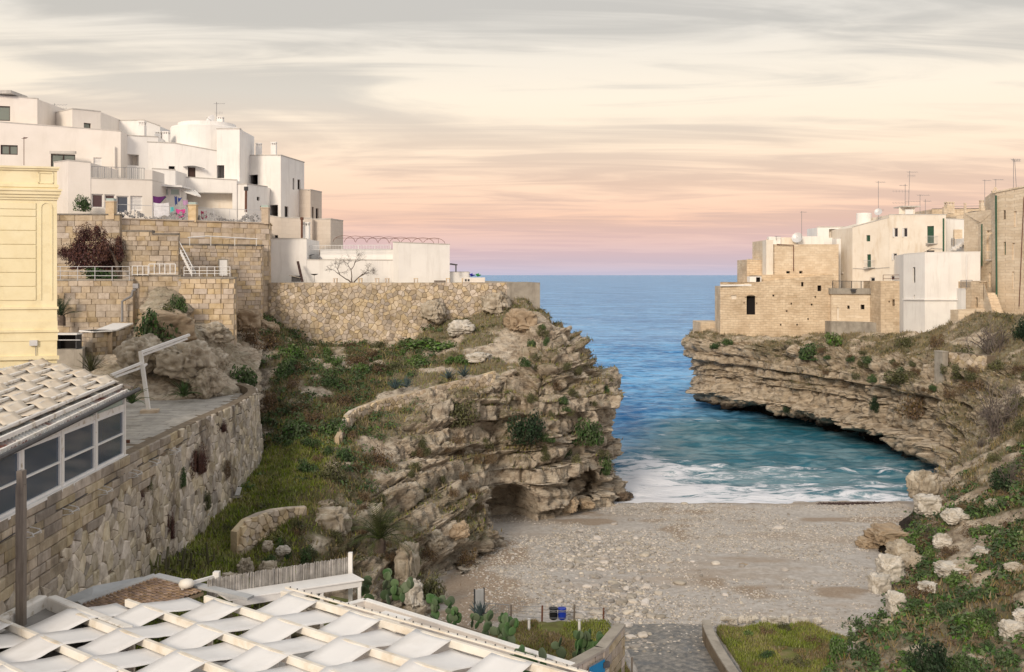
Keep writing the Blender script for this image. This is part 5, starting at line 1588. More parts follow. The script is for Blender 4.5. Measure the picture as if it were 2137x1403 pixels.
# roofscape behind: parapets, pots, chimney heads
tb = House('roof_terraces', 'jumble of stone roof parapets and chimneys above the white houses', 2020, 136, 470)
tb.block([(1945, 139), (2068, 136)], [437, 436], 18, 'town_stone', 6, coping=0.1, copmat='dark_coping')
tb.block([(1996, 133), (2062, 131)], [452, 441], 18, 'town_stone_pale', 3, coping=0)
for px, a, b, d, w in ((1981, 422, 446, 134, 1.0), (2051, 418, 440, 133, 0.7), (2014, 424, 452, 132, 0.25), (1972, 432, 448, 133, 0.5)):
    tb.chimney(px, a, b, d, w, 'town_stone_pale')
tb.part(MB().box(tuple(P(2046, 443, 130.5)), (2.4, 2, 0.2)), 'roof_slab', 'dark_coping')
tb.part(MB().bar(P(1985, 431, 134), P(2050, 430, 133), 0.06), 'pipe', 'grey_metal')
antenna(2055, 375, 430, 132, 'bent-arm aerial above the stone roof terraces', ((0.02, 1.1),))
antenna(2078, 374, 400, 126, 'bent-arm aerial beside the stone gable', ((0.02, 1.3),))
# the great white block
tg = House('white_block_house', 'big plain white house standing on the cliff edge', 1965, 113, 700)
tg.block([(1885.5, 117.5), (1930, 113.5), (2046, 112.0)], [531, 527.5, 526], 6.0, 'white_plaster', [(2, 8), (0, 8)], coping=0.06, copmat='white_plaster', holes=[(1904.5, 558, 1910, 590, 'beige'), (1906, 616, 1909, 624, 'dark')])
for i, y in enumerate((626,)):
    a, b, c_ = XY(1884, 117.4), XY(1930, 113.35), XY(2030, 112.0)
    tg.part(MB().bar((a.x, a.y, ZZ(y, 115.4)), (b.x, b.y, ZZ(y, 113.4)), .12, .12).bar((b.x, b.y, ZZ(y, 113.4)), (c_.x, c_.y, ZZ(y, 112)), .12, .12), 'string_course', 'white_plaster')
tg.part(MB().tube([P(2018, 530, 111.9), P(2018, 600, 111.9)], 0.09, 6), 'downpipe', 'white_plaster')
# stone annex with landing, stairs
ta = House('stone_annex', 'stone annex with landing and outside stairway under the gable house', 2040, 109, 690)
ta.block([(2006, 111.5), (2030, 109.6)], [602, 602], 8, 'white_plaster', 3, coping=0)
ta.block([(2028, 109.3), (2052, 107.5), (2060, 109)], [588, 588, 590], 7.5, 'town_stone', [(0, 4), (0, 4)], coping=0.08, copmat='town_stone_pale', holes=[(2035, 621, 2040, 642, 'door')])
ta.block([(2000, 108.5), (2066, 106.5)], [648, 645], 7, 'town_stone_pale', 2, coping=0, holes=[])
mb = MB()
a, b = P(2053, 590, 107.2), P(2072, 655, 104.5)
mb.hexa([a + Vector((0, 0, -6)), b + Vector((0, 0, -3)), b + Vector((.8, 1.2, -3)), a + Vector((.8, 1.2, -6))], [a, b, b + Vector((.25, .4, 0)), a + Vector((.25, .4, 0))])
ta.part(mb, 'stair_wall', 'town_stone_pale')
for k in range(11):
    q = P(2066 + k * 1.6, 612 + k * 4.4, 108 - k * 0.28)
    ta.part(MB().box((q.x, q.y + 0.4, q.z - 0.4), (1.5, 0.5, 0.9)), 'step', 'town_stone_pale')
railing('landing_railing', 'grey bar railing on the landing beside the white block', [P(2005, 601, 110.9), P(2029, 601, 109.4)], 0.85, 3, (1.0,), 'grey_metal', 0.025, bars=14)
# gable house with deep arch, and the tall corner house
ga = House('gable_house', 'narrow stone gable house with a deep arched balcony', 2060, 111, 640)
ga.block([(2047, 113.5), (2080, 110.5)], [465, 436], 8, 'town_stone_pale', [(2, 8), (0, 8)], coping=0.12, copmat='town_stone_pale', holes=[(2058.5, 481, 2074, 543, 'niche'), (2063.5, 569, 2069, 600, 'green'), (2072, 589, 2078, 604, 'dark')], recess=0.7)
c = P(2066.2, 496, 111.4); rr = 0.42
balcony(ga, 2066, 543, 111.7, 1.05, 0.5, 0.9, 'pale_metal', 8)
mb = MB()
for i in range(12):
    t0, t1 = math.pi * i / 12, math.pi * (i + 1) / 12
    for k in (0,):
        q = [c + Vector((math.cos(t) * w, dy, math.sin(t) * w)) for t in (t0, t1) for w in (rr, rr + 0.16) for dy in (-0.45, -0.2)]
        mb.add(q, [(0, 2, 6, 4), (1, 5, 7, 3), (0, 4, 5, 1), (2, 3, 7, 6)])
ga.part(mb, 'arch_moulding', 'town_stone_pale')
ga.part(MB().tube([P(2049, 468, 112.9), P(2049, 555, 112.9)], 0.08, 6), 'downpipe', 'green_shutter')
gt = House('tall_corner_house', 'tall stone house with green downpipe and narrow shuttered windows', 2110, 108, 660)
gt.block([(2071, 110.5), (2078, 108.5), (2260, 98)], [401, 403, 368], 7, 'town_stone_pale', [(3, 8), (0, 8)], coping=0.16, copmat='town_stone_pale', over=0.12,
         holes=[(2094, 439, 2098.5, 458, 'dark'), (2116, 441, 2122, 473, 'beige'), (2094, 505, 2099, 532, 'green'), (2112, 507, 2118, 543, 'beige'), (2112, 567, 2117, 603, 'beige')])
gt.part(MB().tube([P(2078.5, 408, 108.2), P(2079, 500, 108.2), P(2080, 635, 108.0), P(2087, 646, 107.4)], 0.10, 6), 'downpipe', 'green_shutter')
gt.part(MB().tube([P(2137, 412, 104.6), P(2133, 500, 104.8), P(2127, 640, 105)], 0.05, 5), 'cable', 'rust')
a, b, c2 = P(2071.5, 402, 109), P(2077, 391, 109), P(2083, 401, 108.6)
gt.part(MB().bar(a, b, 0.12).bar(b, c2, 0.12).bar(a, c2, 0.12), 'roof_finial', 'town_stone_pale')
antenna(2115, 331, 393, 108, 'leaning two-mast aerial on the tall corner house', ((0.02, 1.0),), 0.0)
antenna(2121, 334, 393, 108, 'bowed aerial mast beside the two-mast aerial', ((0.02, 0.8),), -0.06)
# ------------------------------------------------------------------ the rocky corner behind the paved terrace
BB = [
    [(20, 800, 64), (20, 780, 66), (20, 750, 69), (20, 725, 71), (20, 708, 73), (20, 700, 75)],
    [(150, 800, 64), (150, 778, 66), (150, 755, 68), (150, 735, 70), (150, 715, 72.5), (150, 700, 75)],
    [(232, 828, 63), (236, 790, 65), (240, 752, 67), (244, 728, 69), (248, 705, 72), (250, 690, 75)],
    [(300, 838, 62), (300, 800, 63.8), (300, 752, 65.8), (305, 705, 68.5), (312, 655, 72), (320, 610, 75.3)],
    [(360, 836, 62.5), (365, 790, 64.6), (370, 742, 66.8), (370, 695, 69.5), (370, 650, 72.5), (375, 606, 75.6)],
    [(430, 832, 63.8), (435, 792, 66), (440, 756, 68.5), (440, 726, 71), (440, 704, 73.5), (445, 690, 76.5)],
    [(490, 826, 65.5), (490, 800, 68), (488, 772, 71), (490, 742, 74), (495, 715, 77), (500, 690, 82)],
    [(540, 835, 68.5), (542, 806, 71), (542, 774, 74.5), (546, 740, 78), (552, 700, 82), (556, 655, 88)],
]
bG = loft(cols_px(BB, 1.0), 200, 150)
crag, CRG, CRN, CRV = rock_sheet('terrain', bG, M['limestone'], dict(t=0.9, amp=0.35, blk=0.4, big=0.8, mid=1.2, knob=0.6, smooth=False, veg=lambda G, v, nb: v * 0.35), seed=31)
crag['label'] = 'brown rocky corner rising behind the paved terrace'

_ALLG = np.concatenate([LBG.reshape(-1, 3), RBG.reshape(-1, 3), CRG.reshape(-1, 3)])
_U = CX + _ALLG[:, 0] / _ALLG[:, 1] * F
_V = HY + (H - _ALLG[:, 2]) / _ALLG[:, 1] * F
def snap(px, py, rpx=5):
    """the ground point seen at a photo pixel"""
    for r in (rpx, rpx * 2, rpx * 4, rpx * 9):
        m = np.nonzero((np.abs(_U - px) < r) & (np.abs(_V - py) < r))[0]
        if len(m):
            return Vector(_ALLG[m[np.argmin(_ALLG[m, 1])]])
    return None

def ico(sub=3):
    t = (1 + 5 ** 0.5) / 2
    v = [(-1, t, 0), (1, t, 0), (-1, -t, 0), (1, -t, 0), (0, -1, t), (0, 1, t), (0, -1, -t), (0, 1, -t), (t, 0, -1), (t, 0, 1), (-t, 0, -1), (-t, 0, 1)]
    v = [Vector(x).normalized() for x in v]
    f = [(0, 11, 5), (0, 5, 1), (0, 1, 7), (0, 7, 10), (0, 10, 11), (1, 5, 9), (5, 11, 4), (11, 10, 2), (10, 7, 6), (7, 1, 8), (3, 9, 4), (3, 4, 2), (3, 2, 6), (3, 6, 8), (3, 8, 9), (4, 9, 5), (2, 4, 11), (6, 2, 10), (8, 6, 7), (9, 8, 1)]
    for _ in range(sub):
        c, nf = {}, []
        def mid(a, b):
            k = (min(a, b), max(a, b))
            if k not in c:
                v.append(((v[a] + v[b]) / 2).normalized()); c[k] = len(v) - 1
            return c[k]
        for a, b, d in f:
            x, y, z = mid(a, b), mid(b, d), mid(d, a)
            nf += [(a, x, z), (b, y, x), (d, z, y), (x, y, z)]
        f = nf
    return np.array([tuple(x) for x in v]), np.array(f)
ICO4, ICO1, ICO0, ICO2 = ico(4), ico(1), ico(0), ico(2)
def boulder_mesh(seed, mat, blocky=0.5):
    v, f = ICO4
    p = v.copy()
    p = np.sign(p) * np.abs(p) ** (1 - 0.45 * blocky)
    D = 0.42 * fbm(v * 1.3 + seed * 7.7, 3, seed) + 0.10 * fbm(v * 6, 3, seed + 5) - 0.22 * np.clip(1 - 5 * np.abs(fbm(v * 2.2 + seed, 3, seed + 3)), 0, 1) - 0.08 * np.clip(1 - 4 * np.abs(vnoise(v * 6.5, seed + 8)), 0, 1)
    k = np.floor((v[:, 2] + 0.15 * vnoise(v * 2, seed)) / 0.28)
    D = D + 0.10 * (h32(k.astype(np.int64), k.astype(np.int64) * 0 + seed) - 0.5)
    return rawmesh('boulder', p * (1 + D)[:, None] * 0.8, f, M[mat], False)
material('dark_boulder', [(0.3, (0.05, 0.037, 0.028)), (0.6, (0.11, 0.08, 0.055)), (0.8, (0.17, 0.125, 0.085))], scale=1.4, rough=0.55, bump=0.7, bscale=8, bdist=0.05)
material('ochre_boulder', [(0.3, (0.26, 0.19, 0.125)), (0.5, (0.39, 0.30, 0.21)), (0.7, (0.50, 0.41, 0.30))], scale=1.0, stretch=(1, 1, 3), stain=(0.20, 0.15, 0.10), stain_amt=0.5, bump=0.6, bscale=6, bdist=0.05)
material('white_rock', [(0.3, (0.36, 0.33, 0.28)), (0.5, (0.55, 0.51, 0.45)), (0.7, (0.68, 0.64, 0.58))], scale=1.6, stain=(0.26, 0.22, 0.17), stain_amt=0.6, stain_scale=1.2, bump=0.8, bscale=7, bdist=0.06)
ORD = ('first', 'second', 'third', 'fourth', 'fifth', 'sixth', 'seventh', 'eighth', 'ninth', 'tenth', 'eleventh', 'twelfth', 'thirteenth', 'fourteenth', 'fifteenth', 'sixteenth', 'seventeenth', 'eighteenth', 'nineteenth', 'twentieth')
BM = {m: [boulder_mesh(s + i * 10, m, b) for s, b in ((1, .2), (2, .6), (3, .9))] for i, m in enumerate(('boulder', 'dark_boulder', 'ochre_boulder', 'white_rock'))}
_brng = random.Random(77)
def boulder(px, py, d, wpx, hpx, label, mat='boulder', v=None, depth=1.0, group=None, rz=None):
    """px, py: middle of the stone in the photograph"""
    if px > 1780 and py > 980 or (640 > px > 470 and py > 1100) or (px > 820 and px < 1000 and py > 1080):
        g_ = snap(px, py + hpx * 0.25)
        if g_ is not None and abs(g_.y - d) < 12:
            d = g_.y
    s = d / F
    me = BM[mat][_brng.randrange(3) if v is None else v]
    o = obj('boulder', me)
    o.location = P(px, py, d)
    o.scale = (wpx * s / 2 * 1.08, max(wpx, hpx) * s / 2 * depth, hpx * s / 2 * 1.08)
    o.rotation_euler = (0, 0, _brng.uniform(-0.5, 0.5) if rz is None else rz)
    tag(o, label, 'rock', group)
    return o
for a in [
    (388, 752, 64.0, 135, 100, 'huge rounded lichen-covered boulder at the back of the paved terrace'),
    (300, 742, 64.6, 110, 95, 'large brown boulder behind the white post'),
    (432, 800, 63.6, 62, 80, 'pointed pale boulder beside the curved parapet'),
    (345, 690, 69.0, 120, 90, 'high brown rock face under the hanging shrubs', 'ochre_boulder'),
    (440, 700, 73.0, 90, 60, 'grey rock ledge at the foot of the bastion'),
    (515, 672, 80.0, 60, 60, 'brown outcrop between bastion and rubble wall', 'ochre_boulder'),
    (560, 690, 84.5, 60, 52, 'smaller brown outcrop at the left foot of the rubble wall', 'ochre_boulder'),
    (452, 755, 69.0, 56, 60, 'squat rock stack above the curved parapet'),
    (904, 648, 87.0, 56, 56, 'knobbly outcrop jutting from the rubble wall'),
    (960, 686, 84.6, 60, 40, 'white-topped rock on the grassy bench', 'white_rock'),
    (1035, 634, 87.2, 66, 60, 'tall outcrop under the concrete wall end'),
    (1000, 748, 78.5, 60, 26, 'flat pale rocks at the bench edge', 'white_rock'),
    (1085, 672, 84.0, 70, 60, 'ochre rock shoulder at the top of the headland', 'ochre_boulder'),
    (688, 1092, 52.0, 86, 70, 'big leaning boulder under the grass walk'),
    (684, 1052, 53.0, 40, 20, 'small flat boulder on top of the leaning one'),
    (590, 1150, 48.6, 32, 24, 'pale round boulder below the short dry stone wall', 'white_rock'),
    (558, 1140, 48.4, 24, 24, 'grey round boulder beside the pale one'),
    (512, 1190, 45.5, 36, 60, 'upright grey rock behind the reed screen'),
    (480, 1215, 44.6, 46, 40, 'broad grey rock behind the white rail post'),
    (560, 1200, 46.0, 46, 60, 'craggy rock behind the reed screen'),
    (850, 1175, 51.0, 46, 90, 'tall split rock pillar beside the palm'),
    (905, 1130, 55.0, 60, 50, 'blocky rock at the cliff foot'),
    (960, 1108, 60.0, 46, 40, 'low reddish ledge rock by the beach', 'ochre_boulder'),
    (862, 1240, 48.8, 40, 60, 'narrow pale rock above the prickly pears', 'white_rock'),
    (1188, 1056, 73.5, 44, 38, 'rounded brown boulder on the shingle by the cliff', 'ochre_boulder', 1),
    (1221, 1053, 74.8, 40, 24, 'low brown boulder beside the rounded one', 'ochre_boulder'),
    (1297, 1037, 79.6, 48, 30, 'dark wet boulder at the water edge', 'dark_boulder', 0),
    (1322, 997, 92.0, 28, 9, 'small dark rock awash in the surf', 'dark_boulder'),
    (1852, 1120, 66.0, 90, 46, 'flat-topped ochre slab boulder at the right edge of the beach', 'ochre_boulder', 2),
    (1810, 1135, 63.8, 46, 28, 'low ochre boulder before the slab boulder', 'ochre_boulder', 2),
    (1855, 1190, 58.5, 60, 66, 'pale weathered rock at the foot of the right slope', 'white_rock'),
    (1835, 1225, 56.0, 50, 56, 'second pale rock at the foot of the right slope, nearer the beach', 'white_rock'),
    (1880, 1150, 62.0, 60, 50, 'grey ledge rock above the pale foot rocks'),
    (1985, 1190, 55.3, 80, 34, 'pale flat rock among the greenery of the right slope', 'white_rock'),
    (2050, 1155, 55.5, 50, 26, 'small pale rock higher on the right slope', 'white_rock'),
    (1965, 1130, 60.0, 40, 36, 'pale upright rock on the right slope', 'white_rock'),
    (1935, 1225, 52.8, 40, 20, 'low pale rock lower on the right slope', 'white_rock'),
    (2110, 1318, 43.5, 56, 46, 'large pale rock at the bottom right corner slope', 'white_rock'),
    (2136, 1290, 44.0, 50, 36, 'pale rock touching the picture edge, lower right', 'white_rock'),
    (1925, 1010, 80.0, 60, 60, 'pale ledge rock where the right cliff meets the beach'),
    (1935, 1055, 76.0, 60, 46, 'lower pale ledge rock where the right cliff meets the beach', 'white_rock'),
    (1645, 1338, 44.8, 46, 26, 'grey boulder on the small lawn', 'boulder'),
    (1612, 1340, 44.6, 24, 14, 'small grey boulder beside it on the lawn', 'boulder'),
    (1686, 1250, 52.0, 20, 12, 'single loose rock on the bare sand', 'ochre_boulder'),
    (1553, 1180, 58.0, 26, 8, 'rusty flat stone on the shingle', 'ochre_boulder'),
]:
    boulder(*a)
for i, (px, py, w, h) in enumerate(sorted(((2012, 1182, 60, 26), (1905, 1172, 56, 40), (1868, 1262, 44, 56), (1852, 1302, 30, 24), (2084, 1302, 66, 34), (2120, 1185, 50, 22), (1992, 1078, 56, 36), (2078, 1052, 44, 26), (1900, 1392, 34, 16)))):
    boulder(px, py, 55, w, h, ORD[i] + ' half-buried limestone rock from the left, among the greenery of the right slope', ('boulder', 'white_rock', 'boulder')[i % 3], group='pale rocks of the right slope')
for i in range(13):
    boulder(1516 + i * 15.5 + _brng.uniform(-4, 4), 1293 + _brng.uniform(-4, 4) + 0.2 * i, 46.3, _brng.uniform(14, 26), _brng.uniform(12, 20), ORD[i] + ' pale stone from the path wall in the row edging the lawn', 'white_rock', group='edging stones of the lawn')

# ------------------------------------------------------------------ shingle and beach stones
rs = np.random.RandomState(5)
def beach_h(x, y):
    i = np.clip((x + 32) / 78 * (nx - 1), 0, nx - 1.001); j = np.interp(y, yy, np.arange(ny))
    i0, j0 = i.astype(int), np.clip(j.astype(int), 0, ny - 2)
    fx, fy = i - i0, j - j0
    return (bz[i0, j0] * (1 - fx) * (1 - fy) + bz[i0 + 1, j0] * fx * (1 - fy) + bz[i0, j0 + 1] * (1 - fx) * fy + bz[i0 + 1, j0 + 1] * fx * fy)
def stone_cloud(n, sizef, region, seed, base):
    r = np.random.RandomState(seed)
    y = 42 + 35.5 * r.rand(n * 3) ** 0.8
    px = 900 + 1000 * r.rand(n * 3)
    x = (px - CX) / F * y
    q = np.stack([x * 0.22, y * 0.22, y * 0], -1)
    dn = fbm(q, 3, 44)
    keep = region(x, y, dn) > r.rand(n * 3)
    x, y, dn = x[keep][:n], y[keep][:n], dn[keep][:n]
    return x, y, sizef(r, len(x), x, y, dn)
bed = lambda x, y: np.exp(-((x - (4.8 + 0.045 * (y - 50))) / (1.8 + 0.09 * (y - 46))) ** 2) * sstep(72, 60, y)
x1, y1, s1 = stone_cloud(22000, lambda r, n, x, y, dn: 0.035 + 0.05 * r.rand(n) ** 2 * (1 + 1.5 * bed(x, y)), lambda x, y, dn: sstep(-0.30, 0.12, dn + 0.35 * bed(x, y)), 1, 0)
def merge_stones(x, y, s, base, name, flat=0.6):
    v, f = base
    n = len(x)
    a = rs.rand(n) * 6.28
    sx, sy_, sz_ = s * (0.8 + 0.6 * rs.rand(n)), s * (0.7 + 0.5 * rs.rand(n)), s * flat * (0.6 + 0.6 * rs.rand(n))
    V = v[None] * (1 + 0.25 * (rs.rand(n, len(v), 1) - 0.5))
    V = V * np.stack([sx, sy_, sz_], -1)[:, None, :]
    X = V[..., 0] * np.cos(a)[:, None] - V[..., 1] * np.sin(a)[:, None] + x[:, None]
    Y = V[..., 0] * np.sin(a)[:, None] + V[..., 1] * np.cos(a)[:, None] + y[:, None]
    Z = V[..., 2] + (beach_h(x, y) + sz_ * 0.25)[:, None]
    FF = (f[None] + (np.arange(n) * len(v))[:, None, None]).reshape(-1, 3)
    o = obj(name, rawmesh(name, np.stack([X, Y, Z], -1).reshape(-1, 3), FF, M['pebble'], False), beach)
    o['kind'] = 'stuff'
merge_stones(x1, y1, s1, ICO0, 'pebbles')
x2, y2, s2 = stone_cloud(1700, lambda r, n, x, y, dn: 0.07 + 0.22 * r.rand(n) ** 2.5, lambda x, y, dn: np.clip(bed(x, y) * 0.95 + 0.03, 0, 1) * 0.6, 2, 0)
order = np.argsort(-(s2 / y2))
big, small = order[:300], order[300:]
merge_stones(x2[small], y2[small], s2[small], ICO1, 'cobbles')
stone_me = []
for k in range(8):
    v, f = ICO2
    D = 0.35 * fbm(v * 1.4 + k * 5.1, 3, 90 + k)
    w = np.sign(v) * np.abs(v) ** 0.8
    stone_me.append(rawmesh('stone', w * (1 + D)[:, None], f, M['pebble'], False))
for q, i in enumerate(big):
    o = obj('stone', stone_me[q % 8], beach)
    s = s2[i]
    o.location = (x2[i], y2[i], float(beach_h(x2[i:i + 1], y2[i:i + 1])[0]) + s * 0.15)
    o.scale = (s * rs.uniform(0.9, 1.5), s * rs.uniform(0.7, 1.1), s * rs.uniform(0.4, 0.7))
    o.rotation_euler = (rs.uniform(-.2, .2), rs.uniform(-.2, .2), rs.uniform(0, 6.28))
# seaweed wrack near the water
r = MB(); rg = random.Random(3)
for k in range(260):
    c = PZ(1770 + rg.gauss(0, 28), 1053.5 + rg.gauss(0, 1.2), 0.15); a = rg.uniform(0, 3.14); l = rg.uniform(0.1, 0.35)
    c.z = float(beach_h(np.array([c.x]), np.array([c.y]))[0]) + 0.05
    r.bar(c - Vector((math.cos(a) * l, math.sin(a) * l, 0)), c + Vector((math.cos(a) * l, math.sin(a) * l, 0.05)), 0.05, 0.03)
o = r.build('seaweed', M['dark_wood']); tag(o, 'dark line of washed up seaweed at the water edge', 'seaweed', kind='stuff')
# ------------------------------------------------------------------ vegetation
def leafmat(name, c0, c1, c2, vary=0.35):
    material(name, [(0.3, c0), (0.5, c1), (0.7, c2)], scale=0.6, vary=vary, hue=0.02, rough=0.7, bump=0, spec=0.25)
leafmat('leaf_green', (0.042, 0.074, 0.030), (0.068, 0.110, 0.042), (0.105, 0.150, 0.056))
leafmat('leaf_bright', (0.065, 0.115, 0.036), (0.105, 0.165, 0.05), (0.155, 0.21, 0.07))
leafmat('leaf_olive', (0.070, 0.072, 0.034), (0.105, 0.108, 0.050), (0.15, 0.145, 0.07))
leafmat('leaf_dark', (0.012, 0.026, 0.014), (0.022, 0.042, 0.020), (0.036, 0.062, 0.026))
leafmat('leaf_dry', (0.10, 0.065, 0.038), (0.155, 0.105, 0.062), (0.21, 0.155, 0.095))
leafmat('leaf_plum', (0.050, 0.020, 0.020), (0.085, 0.036, 0.032), (0.125, 0.065, 0.045))
leafmat('twig', (0.085, 0.068, 0.062), (0.13, 0.108, 0.098), (0.18, 0.155, 0.14), 0.25)
leafmat('grass_blade', (0.15, 0.19, 0.04), (0.22, 0.25, 0.06), (0.31, 0.28, 0.11))
leafmat('dry_grass', (0.17, 0.13, 0.065), (0.24, 0.185, 0.10), (0.30, 0.25, 0.15))
leafmat('cactus', (0.055, 0.095, 0.045), (0.085, 0.135, 0.065), (0.12, 0.17, 0.085), 0.2)
leafmat('agave', (0.045, 0.075, 0.08), (0.075, 0.115, 0.12), (0.11, 0.15, 0.155), 0.2)
leafmat('palm_leaf', (0.035, 0.05, 0.018), (0.065, 0.08, 0.028), (0.10, 0.10, 0.04))
material('bark', [(0.3, (0.07, 0.05, 0.04)), (0.7, (0.16, 0.125, 0.10))], scale=4, bump=0.6, bscale=12)

def leaves_np(c, n_dir, size, rs_, aspect=0.5, up=0.3):
    """diamond leaves at points c (N,3)"""
    n = len(c)
    d = n_dir + rs_.normal(0, 0.7, (n, 3)); d[:, 2] += up
    d /= np.linalg.norm(d, axis=1, keepdims=True)
    u = np.cross(d, rs_.normal(0, 1, (n, 3))); u /= np.maximum(np.linalg.norm(u, axis=1, keepdims=True), 1e-6)
    w = np.cross(d, u)
    s = np.asarray(size).reshape(-1, 1) * np.ones((n, 1))
    q = np.stack([c - u * s, c + w * s * aspect + d * s * 0.15, c + u * s, c - w * s * aspect + d * s * 0.15], 1)
    return q.reshape(-1, 3), np.arange(n * 4).reshape(-1, 4)
def bush_mesh(name, n, leaf, mat, seed, lumps=11, squash=0.75, loose=0.0):
    """unit bush: leaves on uneven lumps"""
    r = np.random.RandomState(seed)
    lc = r.normal(0, 1, (lumps, 3)); lc /= np.linalg.norm(lc, axis=1, keepdims=True)
    lc *= r.uniform(0.25, 0.80, (lumps, 1)); lc[:, 2] = np.abs(lc[:, 2]) * squash + 0.08
    lr = r.uniform(0.16, 0.44, lumps)
    k = r.randint(0, lumps, n)
    d = r.normal(0, 1, (n, 3)); d /= np.linalg.norm(d, axis=1, keepdims=True)
    rr = lr[k] * (1 - 0.45 * r.rand(n) ** 2 + loose * r.rand(n))
    c = lc[k] + d * rr[:, None]
    c[:, 2] = np.maximum(c[:, 2], -0.05)
    v, f = leaves_np(c, d, leaf * r.uniform(0.6, 1.3, n), r)
    return rawmesh(name, v, f, M[mat])
def twig_mesh(name, seed, mat, stems=16, curl=0.5, reps=3):
    r = random.Random(seed)
    mb = MB()
    def grow(p, d, L, rad_, lev):
        pts = [p]
        for i in range(3):
            d = (d + Vector((r.gauss(0, .25), r.gauss(0, .25), r.gauss(0, .2) + 0.05 * (lev < 2))) * curl * 1.4).normalized()
            pts.append(pts[-1] + d * L / 3)
        mb.tube(pts, [rad_, rad_ * .85, rad_ * .7, rad_ * .5], 3, False)
        if lev < reps:
            for i in range(3):
                q = pts[r.choice((1, 2, 3))]
                grow(q, (d + Vector((r.gauss(0, .7), r.gauss(0, .7), r.gauss(0, .5)))).normalized(), L * 0.62, rad_ * 0.55, lev + 1)
    for s in range(stems):
        a = r.uniform(0, 6.28); t = r.uniform(0.2, 1.1)
        grow(Vector((r.gauss(0, .12), r.gauss(0, .12), 0)), Vector((math.cos(a) * t, math.sin(a) * t, 1)).normalized(), 0.5, 0.016, 1)
    return rawmesh(name, mb.v, mb.f, M[mat])
BUSH = {
    'green': [bush_mesh('crown', 1300, 0.075, 'leaf_green', 10 + i) for i in range(3)],
    'bright': [bush_mesh('crown', 900, 0.095, 'leaf_bright', 20 + i) for i in range(3)],
    'olive': [bush_mesh('crown', 1400, 0.055, 'leaf_olive', 30 + i, loose=0.2) for i in range(3)],
    'dark': [bush_mesh('crown', 1800, 0.055, 'leaf_dark', 40 + i) for i in range(2)],
    'dry': [bush_mesh('crown', 1300, 0.055, 'leaf_dry', 50 + i, loose=0.35) for i in range(3)],
    'plum': [bush_mesh('crown', 3200, 0.042, 'leaf_plum', 60, 14, loose=0.25)],
    'bare': [twig_mesh('crown', 70 + i, 'twig', 24) for i in range(2)],
}
STEM = [twig_mesh('stem', 90 + i, 'bark', 7, 0.4, 2) for i in range(2)]
_vr = random.Random(123)
NB = {}
def shrub(px, py, wpx, hpx, kind, label, group=None, d=None, name='shrub', cat='shrub', sink=0.15):
    """py: foot of the shrub"""
    p = snap(px, py) if d is None else P(px, py, d)
    if p is None:
        return
    k = p.y / F
    v = BUSH[kind]
    r = empty(name, p - Vector((0, 0, sink * hpx * k)), label, cat, group)
    o = obj('crown', v[_vr.randrange(len(v))], r)
    o.scale = (wpx * k / 2 * 1.15, wpx * k / 2 * 1.05, hpx * k * 0.95)
    o.rotation_euler = (0, 0, _vr.uniform(0, 6.28))
    if kind != 'bare':
        s = obj('stem', STEM[_vr.randrange(2)], r)
        s.scale = (wpx * k / 2 * 0.8, wpx * k / 2 * 0.8, hpx * k * 0.7)
    return r
